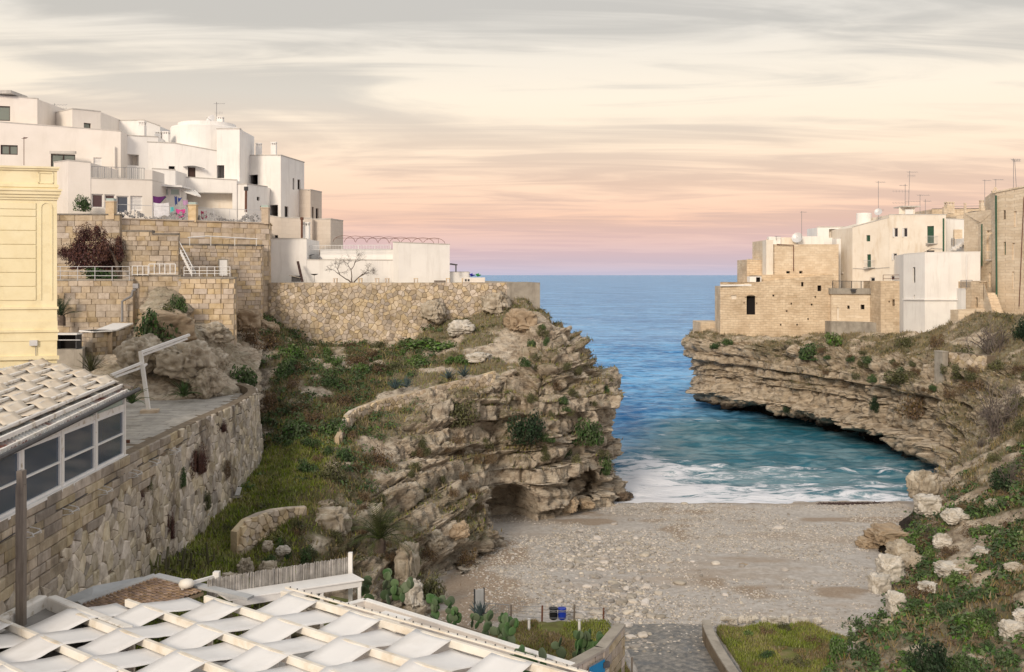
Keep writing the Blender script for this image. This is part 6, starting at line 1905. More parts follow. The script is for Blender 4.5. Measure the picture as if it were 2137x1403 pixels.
# named large ones
for a in [
    (320, 712, 92, 104, 'green', 'large green shrub hanging over the brown rock face'),
    (352, 664, 76, 64, 'olive', 'olive shrub on the rock beside the stone bastion'),
    (372, 640, 34, 46, 'green', 'leafy shoot climbing the wall above the olive shrub'),
    (530, 712, 54, 62, 'dry', 'brown withered shrub between bastion and rubble wall'),
    (572, 720, 56, 58, 'dry', 'second brown withered shrub, touching the rubble wall foot'),
    (512, 792, 66, 70, 'green', 'green shrub above the curved parapet end'),
    (590, 780, 60, 60, 'green', 'green shrub on the slope under the brown withered ones'),
    (610, 740, 56, 46, 'bright', 'bright green shrub at the rubble wall foot'),
    (560, 850, 50, 60, 'dry', 'rust-brown shrub beside the curved parapet'),
    (630, 905, 96, 70, 'green', 'broad dark green bramble in the middle of the slope'),
    (700, 905, 70, 60, 'green', 'green bramble beside the dry stone terrace wall'),
    (690, 1000, 90, 80, 'olive', 'tall grey-green reed-like clump on the lower slope'),
    (640, 985, 60, 50, 'green', 'dark shrub beside the grey-green clump'),
    (905, 668, 60, 40, 'olive', 'olive tuft round the outcrop in the rubble wall'),
    (900, 722, 130, 32, 'bright', 'long bright green growth along the rubble wall foot'),
    (1100, 905, 84, 82, 'dark', 'dark ivy-like shrub in the middle of the headland face'),
    (1230, 915, 60, 70, 'green', 'green shrub on the seaward part of the headland'),
    (1270, 980, 36, 60, 'green', 'green shrub on the headland edge just above the sea'),
    (975, 880, 80, 80, 'olive', 'olive bush below the terrace wall end'),
    (790, 960, 60, 60, 'dry', 'brown bush on the left shoulder of the cliff'),
    (900, 1240, 80, 90, 'olive', 'tall olive weeds at the cliff foot behind prickly pears'),
    (985, 1175, 50, 50, 'dry', 'rusty dry bush at the cliff foot beside the beach'),
    (1735, 715, 40, 40, 'bright', 'bright green shrub against the old town wall'),
    (1690, 745, 66, 40, 'green', 'dark green shrub drooping over the sea cliff'),
    (1520, 712, 30, 20, 'green', 'green tuft on the cliff tip below the arched opening'),
    (1880, 720, 50, 50, 'olive', 'olive bush at the corner of the white block house'),
    (1955, 720, 40, 46, 'dry', 'brown bush under the stone annex'),
    (2065, 730, 150, 100, 'bare', 'wide bare grey thicket below the tall corner house'),
    (2130, 700, 60, 70, 'dark', 'dark evergreen bush under the tall corner house'),
    (2080, 900, 170, 170, 'bare', 'large bare purple-grey thicket on the right cliff'),
    (2020, 760, 120, 60, 'olive', 'olive scrub along the top of the right cliff'),
    (1910, 860, 70, 70, 'dry', 'brown-olive bush on the layered right cliff'),
    (1885, 790, 90, 46, 'olive', 'olive cushion bush on the right cliff shelf'),
    (1820, 850, 30, 44, 'dark', 'dark hanging bush on the right cliff shelf'),
    (1637, 858, 20, 22, 'dark', 'small dark bush over the sea caves'),
    (1515, 1350, 50, 66, 'dark', 'dark round bush at the low path wall', ),
    (1555, 1400, 60, 74, 'dark', 'dark round bush, nearer along the low path wall'),
    (1940, 1400, 120, 130, 'dark', 'big dark evergreen bush on the right foreground slope'),
    (2110, 1010, 90, 90, 'bare', 'bare brown thicket at the right edge above the green slope'),
    (1930, 1130, 60, 60, 'bare', 'low bare twigs on the middle of the right slope'),
    (2100, 1010, 70, 60, 'dark', 'dark bush on the upper right slope'),
]:
    shrub(*a)
# smaller ones that nothing tells apart, zone by zone
KW = {'green': 'dark green', 'bright': 'bright green', 'olive': 'grey-olive', 'dry': 'dry brown', 'bare': 'leafless', 'dark': 'blackish'}
def zone(poly, n, kinds, w, h, label, group, seed):
    """label: 'shrub on ...'; each member is named by its colour and its turn from the left"""
    r = random.Random(seed)
    xs = [p[0] for p in poly]; ys = [p[1] for p in poly]
    todo = []
    while len(todo) < n:
        x, y = r.uniform(min(xs), max(xs)), r.uniform(min(ys), max(ys))
        if in_poly(x, y, poly):
            todo.append((x, y, r.choice(kinds), r.uniform(0.6, 1.3), r.uniform(0.8, 1.2)))
    todo.sort()
    cnt = {}
    for x, y, kd, s, k in todo:
        i = cnt[kd] = cnt.get(kd, 0) + 1
        shrub(x, y, w * s, h * s * k, kd, (ORD[i - 1] if i <= 20 else str(i) + 'th') + ' ' + KW[kd] + ' ' + label + ', from the left', group)
zone([(600, 760), (870, 745), (720, 850), (740, 960), (620, 960), (560, 900)], 30, ['green', 'dry', 'olive', 'dry', 'green'], 40, 32, 'shrub on the slope below the rubble wall', 'shrubs of the left slope', 1)
zone([(640, 725), (860, 700), (1000, 720), (960, 760), (700, 770)], 14, ['olive', 'dry', 'bright'], 36, 22, 'scrub plant along the rubble wall foot', 'scrub under the rubble wall', 2)
zone([(1060, 690), (1130, 670), (1270, 800), (1270, 950), (1130, 980), (1060, 850)], 24, ['olive', 'dry', 'olive', 'green'], 26, 22, 'shrub clinging to the headland face', 'shrubs of the headland', 3)
zone([(740, 950), (1000, 900), (1060, 1000), (990, 1100), (880, 1200), (760, 1150)], 34, ['olive', 'dry', 'dry', 'olive'], 30, 26, 'shrub on the cliff below the terrace wall', 'shrubs of the broken cliff', 4)
zone([(460, 1060), (720, 1050), (760, 1180), (500, 1200)], 20, ['green', 'dry', 'olive', 'bright'], 34, 30, 'shrub among boulders below the grass walk', 'shrubs below the grass walk', 5)
zone([(1480, 705), (1680, 720), (1880, 740), (1960, 820), (1800, 800), (1500, 740)], 22, ['olive', 'dry', 'green'], 24, 16, 'scrub tuft on the upper sea cliff', 'scrub of the right cliff', 6)
zone([(1960, 760), (2137, 760), (2137, 960), (2020, 960), (1960, 860)], 16, ['olive', 'dry', 'bare', 'olive'], 50, 40, 'bush on the overgrown right cliff', 'dry scrub of the right slope', 7)
zone([(1900, 1110), (2137, 960), (2137, 1250), (1900, 1260)], 26, ['bright', 'green', 'bright', 'dry'], 54, 36, 'bush on the slope above the beach edge', 'green bushes of the right slope', 8)
zone([(1600, 1370), (1720, 1310), (1860, 1270), (2137, 1260), (2137, 1403), (1600, 1420)], 30, ['bright', 'green', 'green'], 64, 44, 'leafy bush beyond the small lawn', 'mallow bushes in the foreground', 9)

# ---- uncountable ground cover
def cover(name, G, N, V, n, where, size, mat, seed, label, clump=40, spread=0.5, height=0.4, blade=False):
    r = np.random.RandomState(seed)
    g, nn_, v = G.reshape(-1, 3), N.reshape(-1, 3), V.ravel()
    w = np.clip(v, 0, 1) ** 1.5 * where(g)
    du = np.gradient(G, axis=0); dv = np.gradient(G, axis=1)
    w = w * np.linalg.norm(np.cross(du, dv), axis=-1).ravel()
    w = w / w.sum()
    idx = r.choice(len(g), n, p=w)
    if blade:
        c = g[idx] + r.normal(0, 0.10, (n, 3)) * np.array([1, 1, 0.1])
        hgt = size * r.uniform(0.5, 1.4, n)
        a = r.rand(n) * 6.28
        wv = np.stack([np.cos(a), np.sin(a), a * 0], -1) * (0.022 + 0.02 * r.rand(n))[:, None]
        lean = r.normal(0, 0.35, (n, 3)); lean[:, 2] = 1
        q = np.stack([c - wv, c + wv, c + lean * hgt[:, None]], 1)
        o = obj(name, rawmesh(name, q.reshape(-1, 3), np.arange(n * 3).reshape(-1, 3), M[mat]))
    else:
        nc = n // clump
        ci = idx[:nc]
        base = np.repeat(g[ci], clump, 0); bn = np.repeat(nn_[ci], clump, 0)
        sc = np.repeat(r.uniform(0.5, 1.3, nc), clump)[:, None]
        off = r.normal(0, 1, (len(base), 3)); off /= np.linalg.norm(off, axis=1, keepdims=True)
        off = off * (r.rand(len(base), 1) ** 0.4) * np.array([spread, spread, height]) * sc
        off[:, 2] = np.abs(off[:, 2])
        c = base + off
        d = off / np.maximum(np.linalg.norm(off, axis=1, keepdims=True), 1e-6) + bn * 0.4
        vv, ff = leaves_np(c, d, size * r.uniform(0.6, 1.4, len(c)), r, 0.55)
        o = obj(name, rawmesh(name, vv, ff, M[mat]))
    tag(o, label, 'ground cover', kind='stuff')
    return o
yl_ = lambda g: sstep(76, 68, g[:, 1])
walk = lambda g: sstep(4.5, 2.0, np.abs(g[:, 0] + 14.0)) * sstep(68, 60, g[:, 1])
cover('grass', LBG, LBN, LBV, 60000, lambda g: walk(g) + 0.06, 0.20, 'grass_blade', 1, 'short green grass along the foot of the masonry wall', blade=True)
cover('grass', LBG, LBN, LBV, 26000, lambda g: 1 - 0.8 * walk(g), 0.30, 'dry_grass', 2, 'dry straw-coloured grass over the left bank', blade=True)
cover('undergrowth', LBG, LBN, LBV, 20000, lambda g: sstep(-5, -8, g[:, 0]) * sstep(54, 58, g[:, 1]) * (1 - 0.8 * walk(g)), 0.10, 'leaf_green', 3, 'dark green brambles carpeting the left slope', 45, 0.7, 0.5)
cover('undergrowth', LBG, LBN, LBV, 16000, lambda g: 0.3 + sstep(76, 84, g[:, 1]), 0.07, 'leaf_olive', 4, 'olive scrub carpeting the bench and ledges of the left bank', 40, 0.5, 0.3)
near_r = lambda g: sstep(74, 62, g[:, 1])
cover('undergrowth', RBG, RBN, RBV, 30000, near_r, 0.12, 'leaf_green', 5, 'leafy green weeds covering the right foreground slope', 45, 0.75, 0.45)
cover('undergrowth', RBG, RBN, RBV, 18000, near_r, 0.11, 'leaf_bright', 6, 'bright green weeds dotted over the right foreground slope', 40, 0.6, 0.4)
cover('undergrowth', RBG, RBN, RBV, 22000, lambda g: sstep(66, 80, g[:, 1]), 0.07, 'leaf_olive', 7, 'olive and brown scrub over the top of the right cliff', 40, 0.55, 0.35)
cover('undergrowth', RBG, RBN, RBV, 12000, near_r, 0.08, 'leaf_dry', 9, 'dry brown weeds mixed into the right foreground slope', 40, 0.6, 0.4)
cover('grass', RBG, RBN, RBV, 40000, lambda g: np.ones(len(g)), 0.32, 'dry_grass', 8, 'dry grass among the weeds of the right bank', blade=True)

# ---- bougainvillea, bare tree, small tree, palms
r = empty('bougainvillea', P(240, 590, 76.8), 'huge purple-brown bougainvillea spreading over the garden wall', 'shrub')
MB().tube([P(246, 584, 76.6), P(246, 560, 76.6), P(238, 535, 76.8), P(215, 500, 77)], [0.16, 0.14, 0.11, 0.06], 7).build('trunk', M['bark'], r)
for px, py, w, h in ((192, 556, 130, 96), (160, 540, 84, 56), (232, 540, 70, 80), (190, 500, 80, 50), (140, 535, 40, 30)):
    o = obj('crown', BUSH['plum'][0], r); q = P(px, py, 76.9) - r.location; k = 76.9 / F
    o.location = q; o.scale = (w * k / 2, 1.1, h * k * 0.95); o.rotation_euler = (0, 0, _vr.uniform(0, 6))
shrub(205, 578, 90, 34, 'green', 'clipped green hedge under the purple bougainvillea', d=76.0)
def palm(px, py, d, L, n, label, spread=1.0, mat='palm_leaf', name='palm', trunk=0.0, droop=0.7, wid=0.045):
    b = P(px, py, d)
    r = empty(name, b, label, 'palm' if 'palm' in name else 'plant')
    g = random.Random(int(px * 7 + py))
    top = Vector((0, 0, trunk))
    if trunk:
        MB().tube([(0, 0, -0.4), (0.05, 0, trunk * 0.5), (0, 0, trunk)], [0.32, 0.26, 0.24], 8).build('trunk', M['bark'], r, local=False)
    for i in range(n):
        a = 2.4 * i + g.uniform(-.2, .2); t = g.uniform(0.15, 1.0) * spread
        dirv = Vector((math.cos(a) * t, math.sin(a) * t, 1.15 - 0.9 * t)).normalized()
        mb = MB()
        pts = [top.copy()]
        l = L * g.uniform(0.75, 1.1)
        dv = dirv
        for s in range(7):
            dv = (dv + Vector((0, 0, -droop * 0.16 * (s > 1)))).normalized()
            pts.append(pts[-1] + dv * l / 7)
        mb.tube(pts, [wid * .5 * (1 - 0.1 * k) for k in range(8)], 3, False)
        if name == 'palm':
            for s in range(1, 8):
                for q in range(3):
                    c = pts[s - 1].lerp(pts[s], q / 3)
                    ax = (pts[s] - pts[s - 1]).normalized(); sd_ = ax.cross(Vector((0, 0, 1)))
                    sd_ = sd_.normalized() if sd_.length > 1e-3 else Vector((1, 0, 0))
                    ll = L * 0.24 * math.sin(math.pi * min(1, (s - 0.6 + q / 3) / 7.6)) + 0.04
                    for sg in (-1, 1):
                        e = c + (sd_ * sg * 0.85 + ax * 0.75 + Vector((0, 0, -0.15))).normalized() * ll
                        w = ax * 0.022
                        mb.add([c - w, c + w, e], [(0, 1, 2)])
        else:
            for s in range(1, 8):
                a_, b_ = pts[s - 1], pts[s]
                sd_ = (b_ - a_).cross(Vector((0, 0, 1))); sd_ = sd_.normalized() if sd_.length > 1e-3 else Vector((1, 0, 0))
                w0, w1_ = wid * (1.2 - 0.15 * (s - 1)), wid * (1.2 - 0.15 * s) if s < 7 else 0.002
                mb.add([a_ - sd_ * w0, a_ + sd_ * w0, b_ + sd_ * w1_, b_ - sd_ * w1_], [(0, 1, 2, 3)])
        mb.build('frond' if name == 'palm' else 'leaf', M[mat], r, local=False)
    return r
palm(792, 1135, 50.4, 2.2, 34, 'shaggy low palm with drooping brown-green fronds beside the split rock', 1.2, trunk=0.25, droop=1.3)
palm(128, 668, 73.0, 1.7, 16, 'dark cycad palm against the block wall', 0.9, mat='leaf_dark', name='palm', trunk=0.3)
palm(190, 775, 62.5, 1.3, 46, 'spiky green yucca above the weathered fabric roof', 0.9, name='yucca', droop=0.3, mat='leaf_olive')
palm(275, 842, 52.0, 1.1, 34, 'strappy green plant at the veranda corner', 0.9, name='yucca', droop=1.2, mat='leaf_green', wid=0.06)
palm(383, 828, 61.2, 1.25, 40, 'strappy green plant before the huge boulder', 0.9, name='yucca', droop=1.2, mat='leaf_green', wid=0.06)
for i, (px, py, d) in enumerate(((825, 812, 71.4), (848, 808, 71.9), (935, 790, 73.4), (968, 786, 74.2))):
    palm(px, py, d, 0.85, 26, ('first', 'second', 'third', 'fourth')[i] + ' blue-grey agave along the terrace wall, counted towards the sea', 0.9, name='agave', droop=0.1, mat='agave', wid=0.07)
palm(1002, 1290, 45.8, 0.9, 22, 'dark agave beside the notice board', 0.8, name='agave', droop=0.1, mat='agave', wid=0.06)
def bare_tree(px, py, d, label, h, seed):
    b = P(px, py, d)
    r = empty('bare_tree', b, label, 'tree')
    g = random.Random(seed)
    tr, cr = MB(), MB()
    def grow(p, dv, L, rr, lev):
        pts = [p]
        for i in range(4):
            dv = (dv + Vector((g.gauss(0, .16), g.gauss(0, .16), g.gauss(0, .10)))).normalized()
            pts.append(pts[-1] + dv * L / 4)
        (tr if lev < 2 else cr).tube(pts, [rr, rr * .85, rr * .7, rr * .6, rr * .5], 5 if lev < 2 else 3, False)
        if lev < 6:
            for i in range(3 if lev else 2):
                q = pts[g.choice((2, 3, 4, 4))]
                s = 0.75 if lev < 3 else 0.9
                grow(q, (dv + Vector((g.gauss(0, .55) * 1.3, g.gauss(0, .5), g.gauss(0, .35)))).normalized(), L * s * g.uniform(.7, 1), rr * 0.58, lev + 1)
    for x in (-0.35, 0.0, 0.45):
        grow(Vector((x * 0.3, 0, 0)), Vector((x * 2.0 - 0.1, 0, 1)).normalized(), h * 0.36, 0.07, 0)
    tr.build('trunk', M['bark'], r, local=False)
    cr.build('crown', M['twig'], r, local=False)
bare_tree(735, 590, 89.6, 'bare branching tree before the long low white house', 3.3, 5)
for px, py, w, h, kd, lab in ((418, 985, 2.6, 1.9, 'plum', 'dark dried creeper spread over the middle of the masonry wall'), (385, 1012, 0.9, 1.0, 'green', 'green tuft growing from the masonry wall'),
        (318, 1030, 1.2, 0.9, 'olive', 'olive creeper high on the masonry wall'), (295, 1055, 0.9, 0.9, 'plum', 'small dark creeper on the masonry wall'), (470, 900, 1.6, 0.8, 'plum', 'dark tuft below the curved parapet'),
        (350, 1120, 0.7, 1.7, 'plum', 'thin dark creeper trailing to the foot of the masonry wall'), (300, 1150, 0.8, 1.5, 'dry', 'dry creeper low on the masonry wall'), (430, 1060, 1.6, 1.2, 'olive', 'olive creeper low on the masonry wall beyond the dark one'),
        (470, 1000, 1.8, 1.4, 'dry', 'brown dry creeper low on the masonry wall near its curved end'), (230, 1200, 0.9, 1.2, 'green', 'green weed at the masonry wall foot beside the first floodlight')):
    d = 15.55 * F / (CX - px)
    q = P(px, py, d)
    q.x = -15.85 + 0.09 * (10.6 - q.z) + 0.02
    r = empty('creeper', q, lab, 'creeper')
    o = obj('foliage', BUSH[kd][0], r); o.scale = (0.16, w / 2, h)
shrub(172, 432, 32, 40, 'green', 'small rounded tree before the cream house wing', d=83.2, name='small_tree', cat='tree')

# ---- prickly pears: every pad a part
pad_v, pad_f = ICO2
pad_me = []
for k in range(3):
    p = pad_v.copy()
    p[:, 2] = p[:, 2] * 0.5 + 0.5
    p[:, 0] *= 0.34 + 0.10 * np.sin(p[:, 2] * 2.6)
    p[:, 1] *= 0.075
    p[:, 1] += 0.05 * np.sin(p[:, 2] * 2 + k)
    pad_me.append(rawmesh('pad', p, pad_f, M['cactus'], True))
def pear(px, py, d, size, n, label, seed):
    r = empty('prickly_pear', P(px, py, d), label, 'cactus')
    g = random.Random(seed)
    tips = []
    for i in range(max(3, n // 5)):
        tips.append((Vector((g.gauss(0, .5) * size, g.gauss(0, .3) * size, -0.1)), g.uniform(-0.4, 0.4), 0))
    k = 0
    while k < n and tips:
        p, tilt, lev = tips.pop(0)
        L = size * g.uniform(0.42, 0.62) * (0.92 ** lev)
        rz = g.uniform(-1.2, 1.2); t = tilt + g.gauss(0, .35)
        o = obj('pad', pad_me[g.randrange(3)], r)
        o.rotation_euler = (g.gauss(0, .25), t, rz)
        o.location = p
        o.scale = (L, L, L)
        k += 1
        tip = p + (Matrix.Rotation(rz, 3, 'Z') @ (Matrix.Rotation(t, 3, 'Y') @ Vector((0, 0, L * 0.92))))
        if lev < 3:
            for q in range(g.choice((1, 2, 2, 3))):
                tips.append((tip, t + g.gauss(0, .6), lev + 1))
for i, a in enumerate([
    (800, 1252, 35.3, 0.74, 34, 'prickly pear clump behind the white table end'),
    (905, 1292, 33.9, 0.70, 22, 'prickly pear clump at the white wall, below the rocks'),
    (965, 1305, 33.2, 0.58, 18, 'prickly pear clump behind the white wall, beside the notice board'),
    (1050, 1335, 32.0, 0.70, 34, 'broad prickly pear clump behind the middle of the white wall'),
    (1215, 1375, 30.3, 0.74, 30, 'prickly pear clump beside the blue panel'),
    (1108, 1400, 27.8, 0.74, 11, 'sparse prickly pear inside the white walled yard'),
    (655, 1255, 34.0, 0.47, 9, 'small prickly pear in the shade under the white table'),
]):
    pear(*a, seed=i + 3)
# columnar cacti on the grass
for i, (px, py) in enumerate(((318, 1200), (345, 1190), (362, 1196), (385, 1186), (400, 1195), (440, 1180))):
    p = snap(px, py) or P(px, py, 44)
    r = empty('cactus', p, ORD[i] + ' branching column cactus in the row behind the tiled roof', 'cactus', 'column cacti')
    g = random.Random(i)
    MB().tube([(0, 0, -.1), (g.gauss(0, .05), 0, .4), (g.gauss(0, .1), 0, g.uniform(.8, 1.2))], [.06, .07, .05], 7).build('stem', M['leaf_olive'], r, local=False)
    for s in (-1, 1, 1):
        z = g.uniform(.2, .5); e = g.uniform(.15, .3) * s
        MB().tube([(0, 0, z), (e * .8, g.gauss(0, .1), z + .06), (e, g.gauss(0, .1), z + g.uniform(.3, .5))], [.045, .05, .035], 6).build('arm', M['leaf_olive'], r, local=False)
# pots and odds on the wall top
for px, py, d in ((1105, 0, 0),):
    pass
# ------------------------------------------------------------------ foreground
material('canvas_white', [(0.3, (0.78, 0.765, 0.76)), (0.7, (0.84, 0.83, 0.825))], scale=0.8, rough=0.75, stain=(0.68, 0.655, 0.63), stain_scale=0.7, stain_amt=0.45, bump=0.08, bscale=30, bdist=0.01)
material('canvas_tan', [(0.3, (0.66, 0.565, 0.455)), (0.7, (0.74, 0.66, 0.56))], scale=0.8, rough=0.8, stain=(0.52, 0.41, 0.29), stain_scale=0.8, stain_amt=0.5, bump=0.15, bscale=20, bdist=0.01)
material('beam_wood', [(0.3, (0.62, 0.54, 0.43)), (0.5, (0.76, 0.715, 0.64)), (0.7, (0.80, 0.77, 0.72))], scale=1.6, stretch=(1, 1, 1), detail=8, rough=0.7, bump=0.15, bscale=14, bdist=0.01)
material('grey_wood', [(0.3, (0.13, 0.11, 0.095)), (0.7, (0.25, 0.215, 0.185))], scale=3, stretch=(3, 3, 0.3), rough=0.85, bump=0.4, bscale=14, bdist=0.02)
material('reed', [(0.3, (0.30, 0.285, 0.27)), (0.7, (0.52, 0.50, 0.48))], scale=4, vary=0.3, rough=0.85, bump=0.1)
material('roof_tile', [(0.3, (0.17, 0.115, 0.085)), (0.7, (0.32, 0.235, 0.175))], scale=3, vary=0.35, hue=0.015, bump=0.4, bscale=12, bdist=0.02)
material('roof_felt', [(0.3, (0.20, 0.19, 0.18)), (0.7, (0.29, 0.275, 0.26))], scale=1.2, stain=(0.14, 0.13, 0.12), stain_amt=0.4, bump=0.2, bscale=30, bdist=0.01)
material('zinc', [(0.3, (0.36, 0.37, 0.38)), (0.7, (0.48, 0.49, 0.50))], scale=2, rough=0.5, bump=0.05)
material('blue_panel', [(0.3, (0.005, 0.16, 0.36)), (0.7, (0.008, 0.20, 0.42))], scale=1, rough=0.4, bump=0)
material('bag_black', [(0.5, (0.012, 0.013, 0.015))], rough=0.35, bump=0.5, bscale=9, bdist=0.03)
material('bag_blue', [(0.3, (0.01, 0.035, 0.33)), (0.7, (0.02, 0.06, 0.45))], rough=0.35, bump=0.5, bscale=9, bdist=0.03)
material('wet_path', [(0.35, (0.10, 0.105, 0.11)), (0.5, (0.20, 0.19, 0.175)), (0.7, (0.36, 0.33, 0.295))], scale=3.5, detail=8, rough=0.45, bump=0.7, bscale=16, bdist=0.04, stain=(0.13, 0.145, 0.16), stain_scale=0.8, stain_amt=0.7)
material('soil', [(0.3, (0.10, 0.09, 0.03)), (0.5, (0.13, 0.14, 0.035)), (0.7, (0.22, 0.17, 0.09))], scale=1.2, bump=0.4, bscale=14)
material('corrugated', [(0.35, (0.16, 0.06, 0.045)), (0.5, (0.42, 0.42, 0.41)), (0.7, (0.55, 0.55, 0.54))], scale=0.9, rough=0.6, bump=0.1)

_wr = random.Random(31)
def woven(root, O, A, Bv, beams, strips, pitch, width, B0f, B1f, a0f, a1f, amp, mat, beam_mat, bw=0.16, bh=0.30, nrm=Vector((0, 0, 1)), sub=8):
    """fabric strips woven over and under beams. O origin, A along the beams, Bv along the strips"""
    for i, b in enumerate(beams):
        s, e = O + A * a0f(b) + Bv * b, O + A * a1f(b) + Bv * b
        bevel(MB().bar(s, e, bw, bh, nrm).build('beam', M[beam_mat], root), 0.015)
    bs = sorted(beams)
    for j in strips:
        a0 = j * pitch
        b0, b1 = B0f(j), B1f(j)
        ctr = []
        # knots: over (+) or under (-) each beam, in turn
        knots = []
        for i, b in enumerate(bs):
            if b0 - 0.6 <= b <= b1 + 0.6:
                knots.append((b, amp if (i + j) % 2 else -amp))
        if len(knots) < 2:
            continue
        ts = []
        for (ba, za), (bb, zb_) in zip(knots, knots[1:]):
            sagk = _wr.uniform(0.0, 0.05)
            for s in range(sub):
                t = s / sub
                ts.append((ba + (bb - ba) * t, za + (zb_ - za) * (0.85 * t + 0.15 * (0.5 - 0.5 * math.cos(math.pi * t))) - sagk * math.sin(math.pi * t)))
        ts.append(knots[-1])
        ts = [(max(b0, min(b1, b)), z) for b, z in ts]
        mb = MB()
        m = 4
        wj, skew, tilt = _wr.uniform(0.96, 1.0), _wr.uniform(-0.004, 0.004), _wr.uniform(-0.015, 0.015)
        for b, z in ts:
            for k in range(m + 1):
                f = k / m
                sag = -0.03 * math.sin(math.pi * f)
                mb.v.append(tuple(O + A * (a0 + skew * (b - b0) + (f - 0.5) * width * wj) + Bv * b + nrm * (z + sag + tilt * (f - 0.5) + _wr.gauss(0, 0.004))))
        for r_ in range(len(ts) - 1):
            for k in range(m):
                q = r_ * (m + 1) + k
                mb.f.append((q, q + 1, q + m + 2, q + m + 1))
        o = mb.build('fabric_strip', M[mat], root, True)
        sm = o.modifiers.new('thick', 'SOLIDIFY'); sm.thickness = 0.012

# --- lower pergola
PO = PZ(268, 1259, 7.86)
A_, B_ = Vector((0.8, -0.6, 0)), Vector((0.6, 0.8, 0))
pg = empty('woven_pergola', (PO.x, PO.y, 4.6), 'large white pergola roof of woven canvas strips in the foreground', 'pergola')
beams = [3.43, 1.68, 0.0, -1.6, -3.2, -4.8, -6.4]
woven(pg, PO, A_, B_, beams, range(-3, 13), 1.365, 1.35, lambda j: -7.4, lambda j: 3.55 if j >= 3 else (1.8 if j >= 1 else (0.12 if j >= 0 else (-3.0 if j == -1 else -4.6))),
      lambda b: 3.1 if b > 3 else (1.55 if b > 1 else (-0.1 if b > -2 else (-1.6 if b > -4 else -3.9))), lambda b: 17.2, 0.125, 'canvas_white', 'beam_wood', 0.14, 0.22)
for b, a in ((3.43, 3.4), (3.43, 9.4), (3.43, 15.6), (1.68, 1.8), (0.0, 0.2), (-3.2, -3.6)):
    p = PO + A_ * a + B_ * b
    MB().bar((p.x, p.y, 4.6), (p.x, p.y, 7.72), 0.14).build('post', M['beam_wood'], pg)
e0, e1 = PO + A_ * 3.1 + B_ * 3.6, PO + A_ * 17.2 + B_ * 3.6
MB().bar(e0 + Vector((0, 0, .17)), e1 + Vector((0, 0, .17)), 0.10, 0.05).build('edge_batten', M['beam_wood'], pg)
mb = MB()
for i in range(40):
    a = 3.3 + i * 0.33; q = PO + A_ * a + B_ * 3.6 + Vector((0, 0, .21)); mb.box(tuple(q), (0.03, 0.03, 0.05))
o = mb.build('bolts', M['dark_metal'], pg); o['kind'] = 'stuff'
# the dark ground of the yard below
MB().prism([(-15.0, 18), (2.5, 18), (2.2, 27.5), (-5.0, 33.6), (-10.5, 34.5), (-15.2, 31)], 0.5, 4.6).build('ground', M['coping_grey'])['kind'] = 'structure'
MB().prism([(-6.5, 33.2), (-4.9, 33.5), (1.7, 27.9), (3.2, 29.0), (3.4, 31.0), (1.9, 31.0), (-3.3, 35.4), (-6.8, 37.4)], 0.5, 5.95).build('ground', M['soil'])['kind'] = 'structure'

# --- flat roof with white rim, left
fr_ = empty('flat_roof', PZ(60, 1280, 7.86), 'grey flat roof with a raised white rim beside the pergola', 'roof'); fr_['kind'] = 'thing'
c0 = PZ(95, 1243, 7.94); c1 = PZ(0, 1291, 7.94); c2 = PZ(170, 1300, 7.94)
ua, ub = (c1 - c0).normalized(), Vector((0.8, -0.6, 0))
c3 = c0 + ub * 5.2
MB().prism([tuple((c0 + ua * k + ub * l)[:2]) for k, l in ((0, 0), (5.5, 0), (5.5, 4.6), (0, 4.6))], 3.0, 7.55).build('roof_deck', M['roof_felt'], fr_)
for s, e in ((c0 - ub * .15, c0 + ua * 5.5), (c0 - ua * .12 + ub * .18, c0 + ub * 4.6)):
    bevel(MB().bar((s.x, s.y, 7.72), (e.x, e.y, 7.72), 0.33, 0.44).build('rim', M['peeling_paint'], fr_), 0.06, 2)
# --- tiled lean-to
tl = empty('tiled_roof', PZ(300, 1260, 7.55), 'small brown tiled roof with grey ridge between flat roof and pergola', 'roof'); tl['kind'] = 'thing'
t0, t1, t2, t3 = PZ(170, 1262, 7.51), PZ(322, 1207, 7.86), PZ(425, 1235, 7.78), PZ(240, 1297, 7.31)
MB().hexa([q - Vector((0, 0, .12)) for q in (t0, t3, t2, t1)], [q - Vector((0, 0, .02)) for q in (t0, t3, t2, t1)]).build('roof_deck', M['mortar'], tl)
nr, nc = 11, 20
tile = []
for i in range(nr):
    for j in range(nc):
        def Q(u, v): return (t0.lerp(t3, u)).lerp(t1.lerp(t2, u), v)
        u0, u1, v0, v1 = i / nr, (i + 1) / nr, j / nc, (j + 0.92) / nc
        a, b, c, d = Q(u0, v0), Q(u1 + 0.02, v0), Q(u1 + 0.02, v1), Q(u0, v1)
        m_ = (a + b + c + d) / 4
        mb = MB()
        w = [a, b, c, d]
        n = 4
        rings = []
        for k in range(n + 1):
            f = k / n
            lift = 0.05 * math.sin(math.pi * f)
            rings.append((a.lerp(d, f) + Vector((0, 0, lift + .01)), b.lerp(c, f) + Vector((0, 0, lift + .03))))
        for k in range(n):
            mb.add([rings[k][0], rings[k][1], rings[k + 1][1], rings[k + 1][0]], [(0, 1, 2, 3)])
        mb.build('tile', M['roof_tile'], tl)
MB().bar(t0 + Vector((-.1, .05, .03)), t1 + Vector((0, .1, .06)), 0.30, 0.08).build('ridge_flashing', M['zinc'], tl)
MB().bar(t1 + Vector((0, .1, .06)), t2 + Vector((1.6, -.3, -.1)), 0.34, 0.08).build('ridge_flashing', M['zinc'], tl)
o_, e_ = PZ(150, 1262, 7.47), PZ(185, 1235, 7.55)
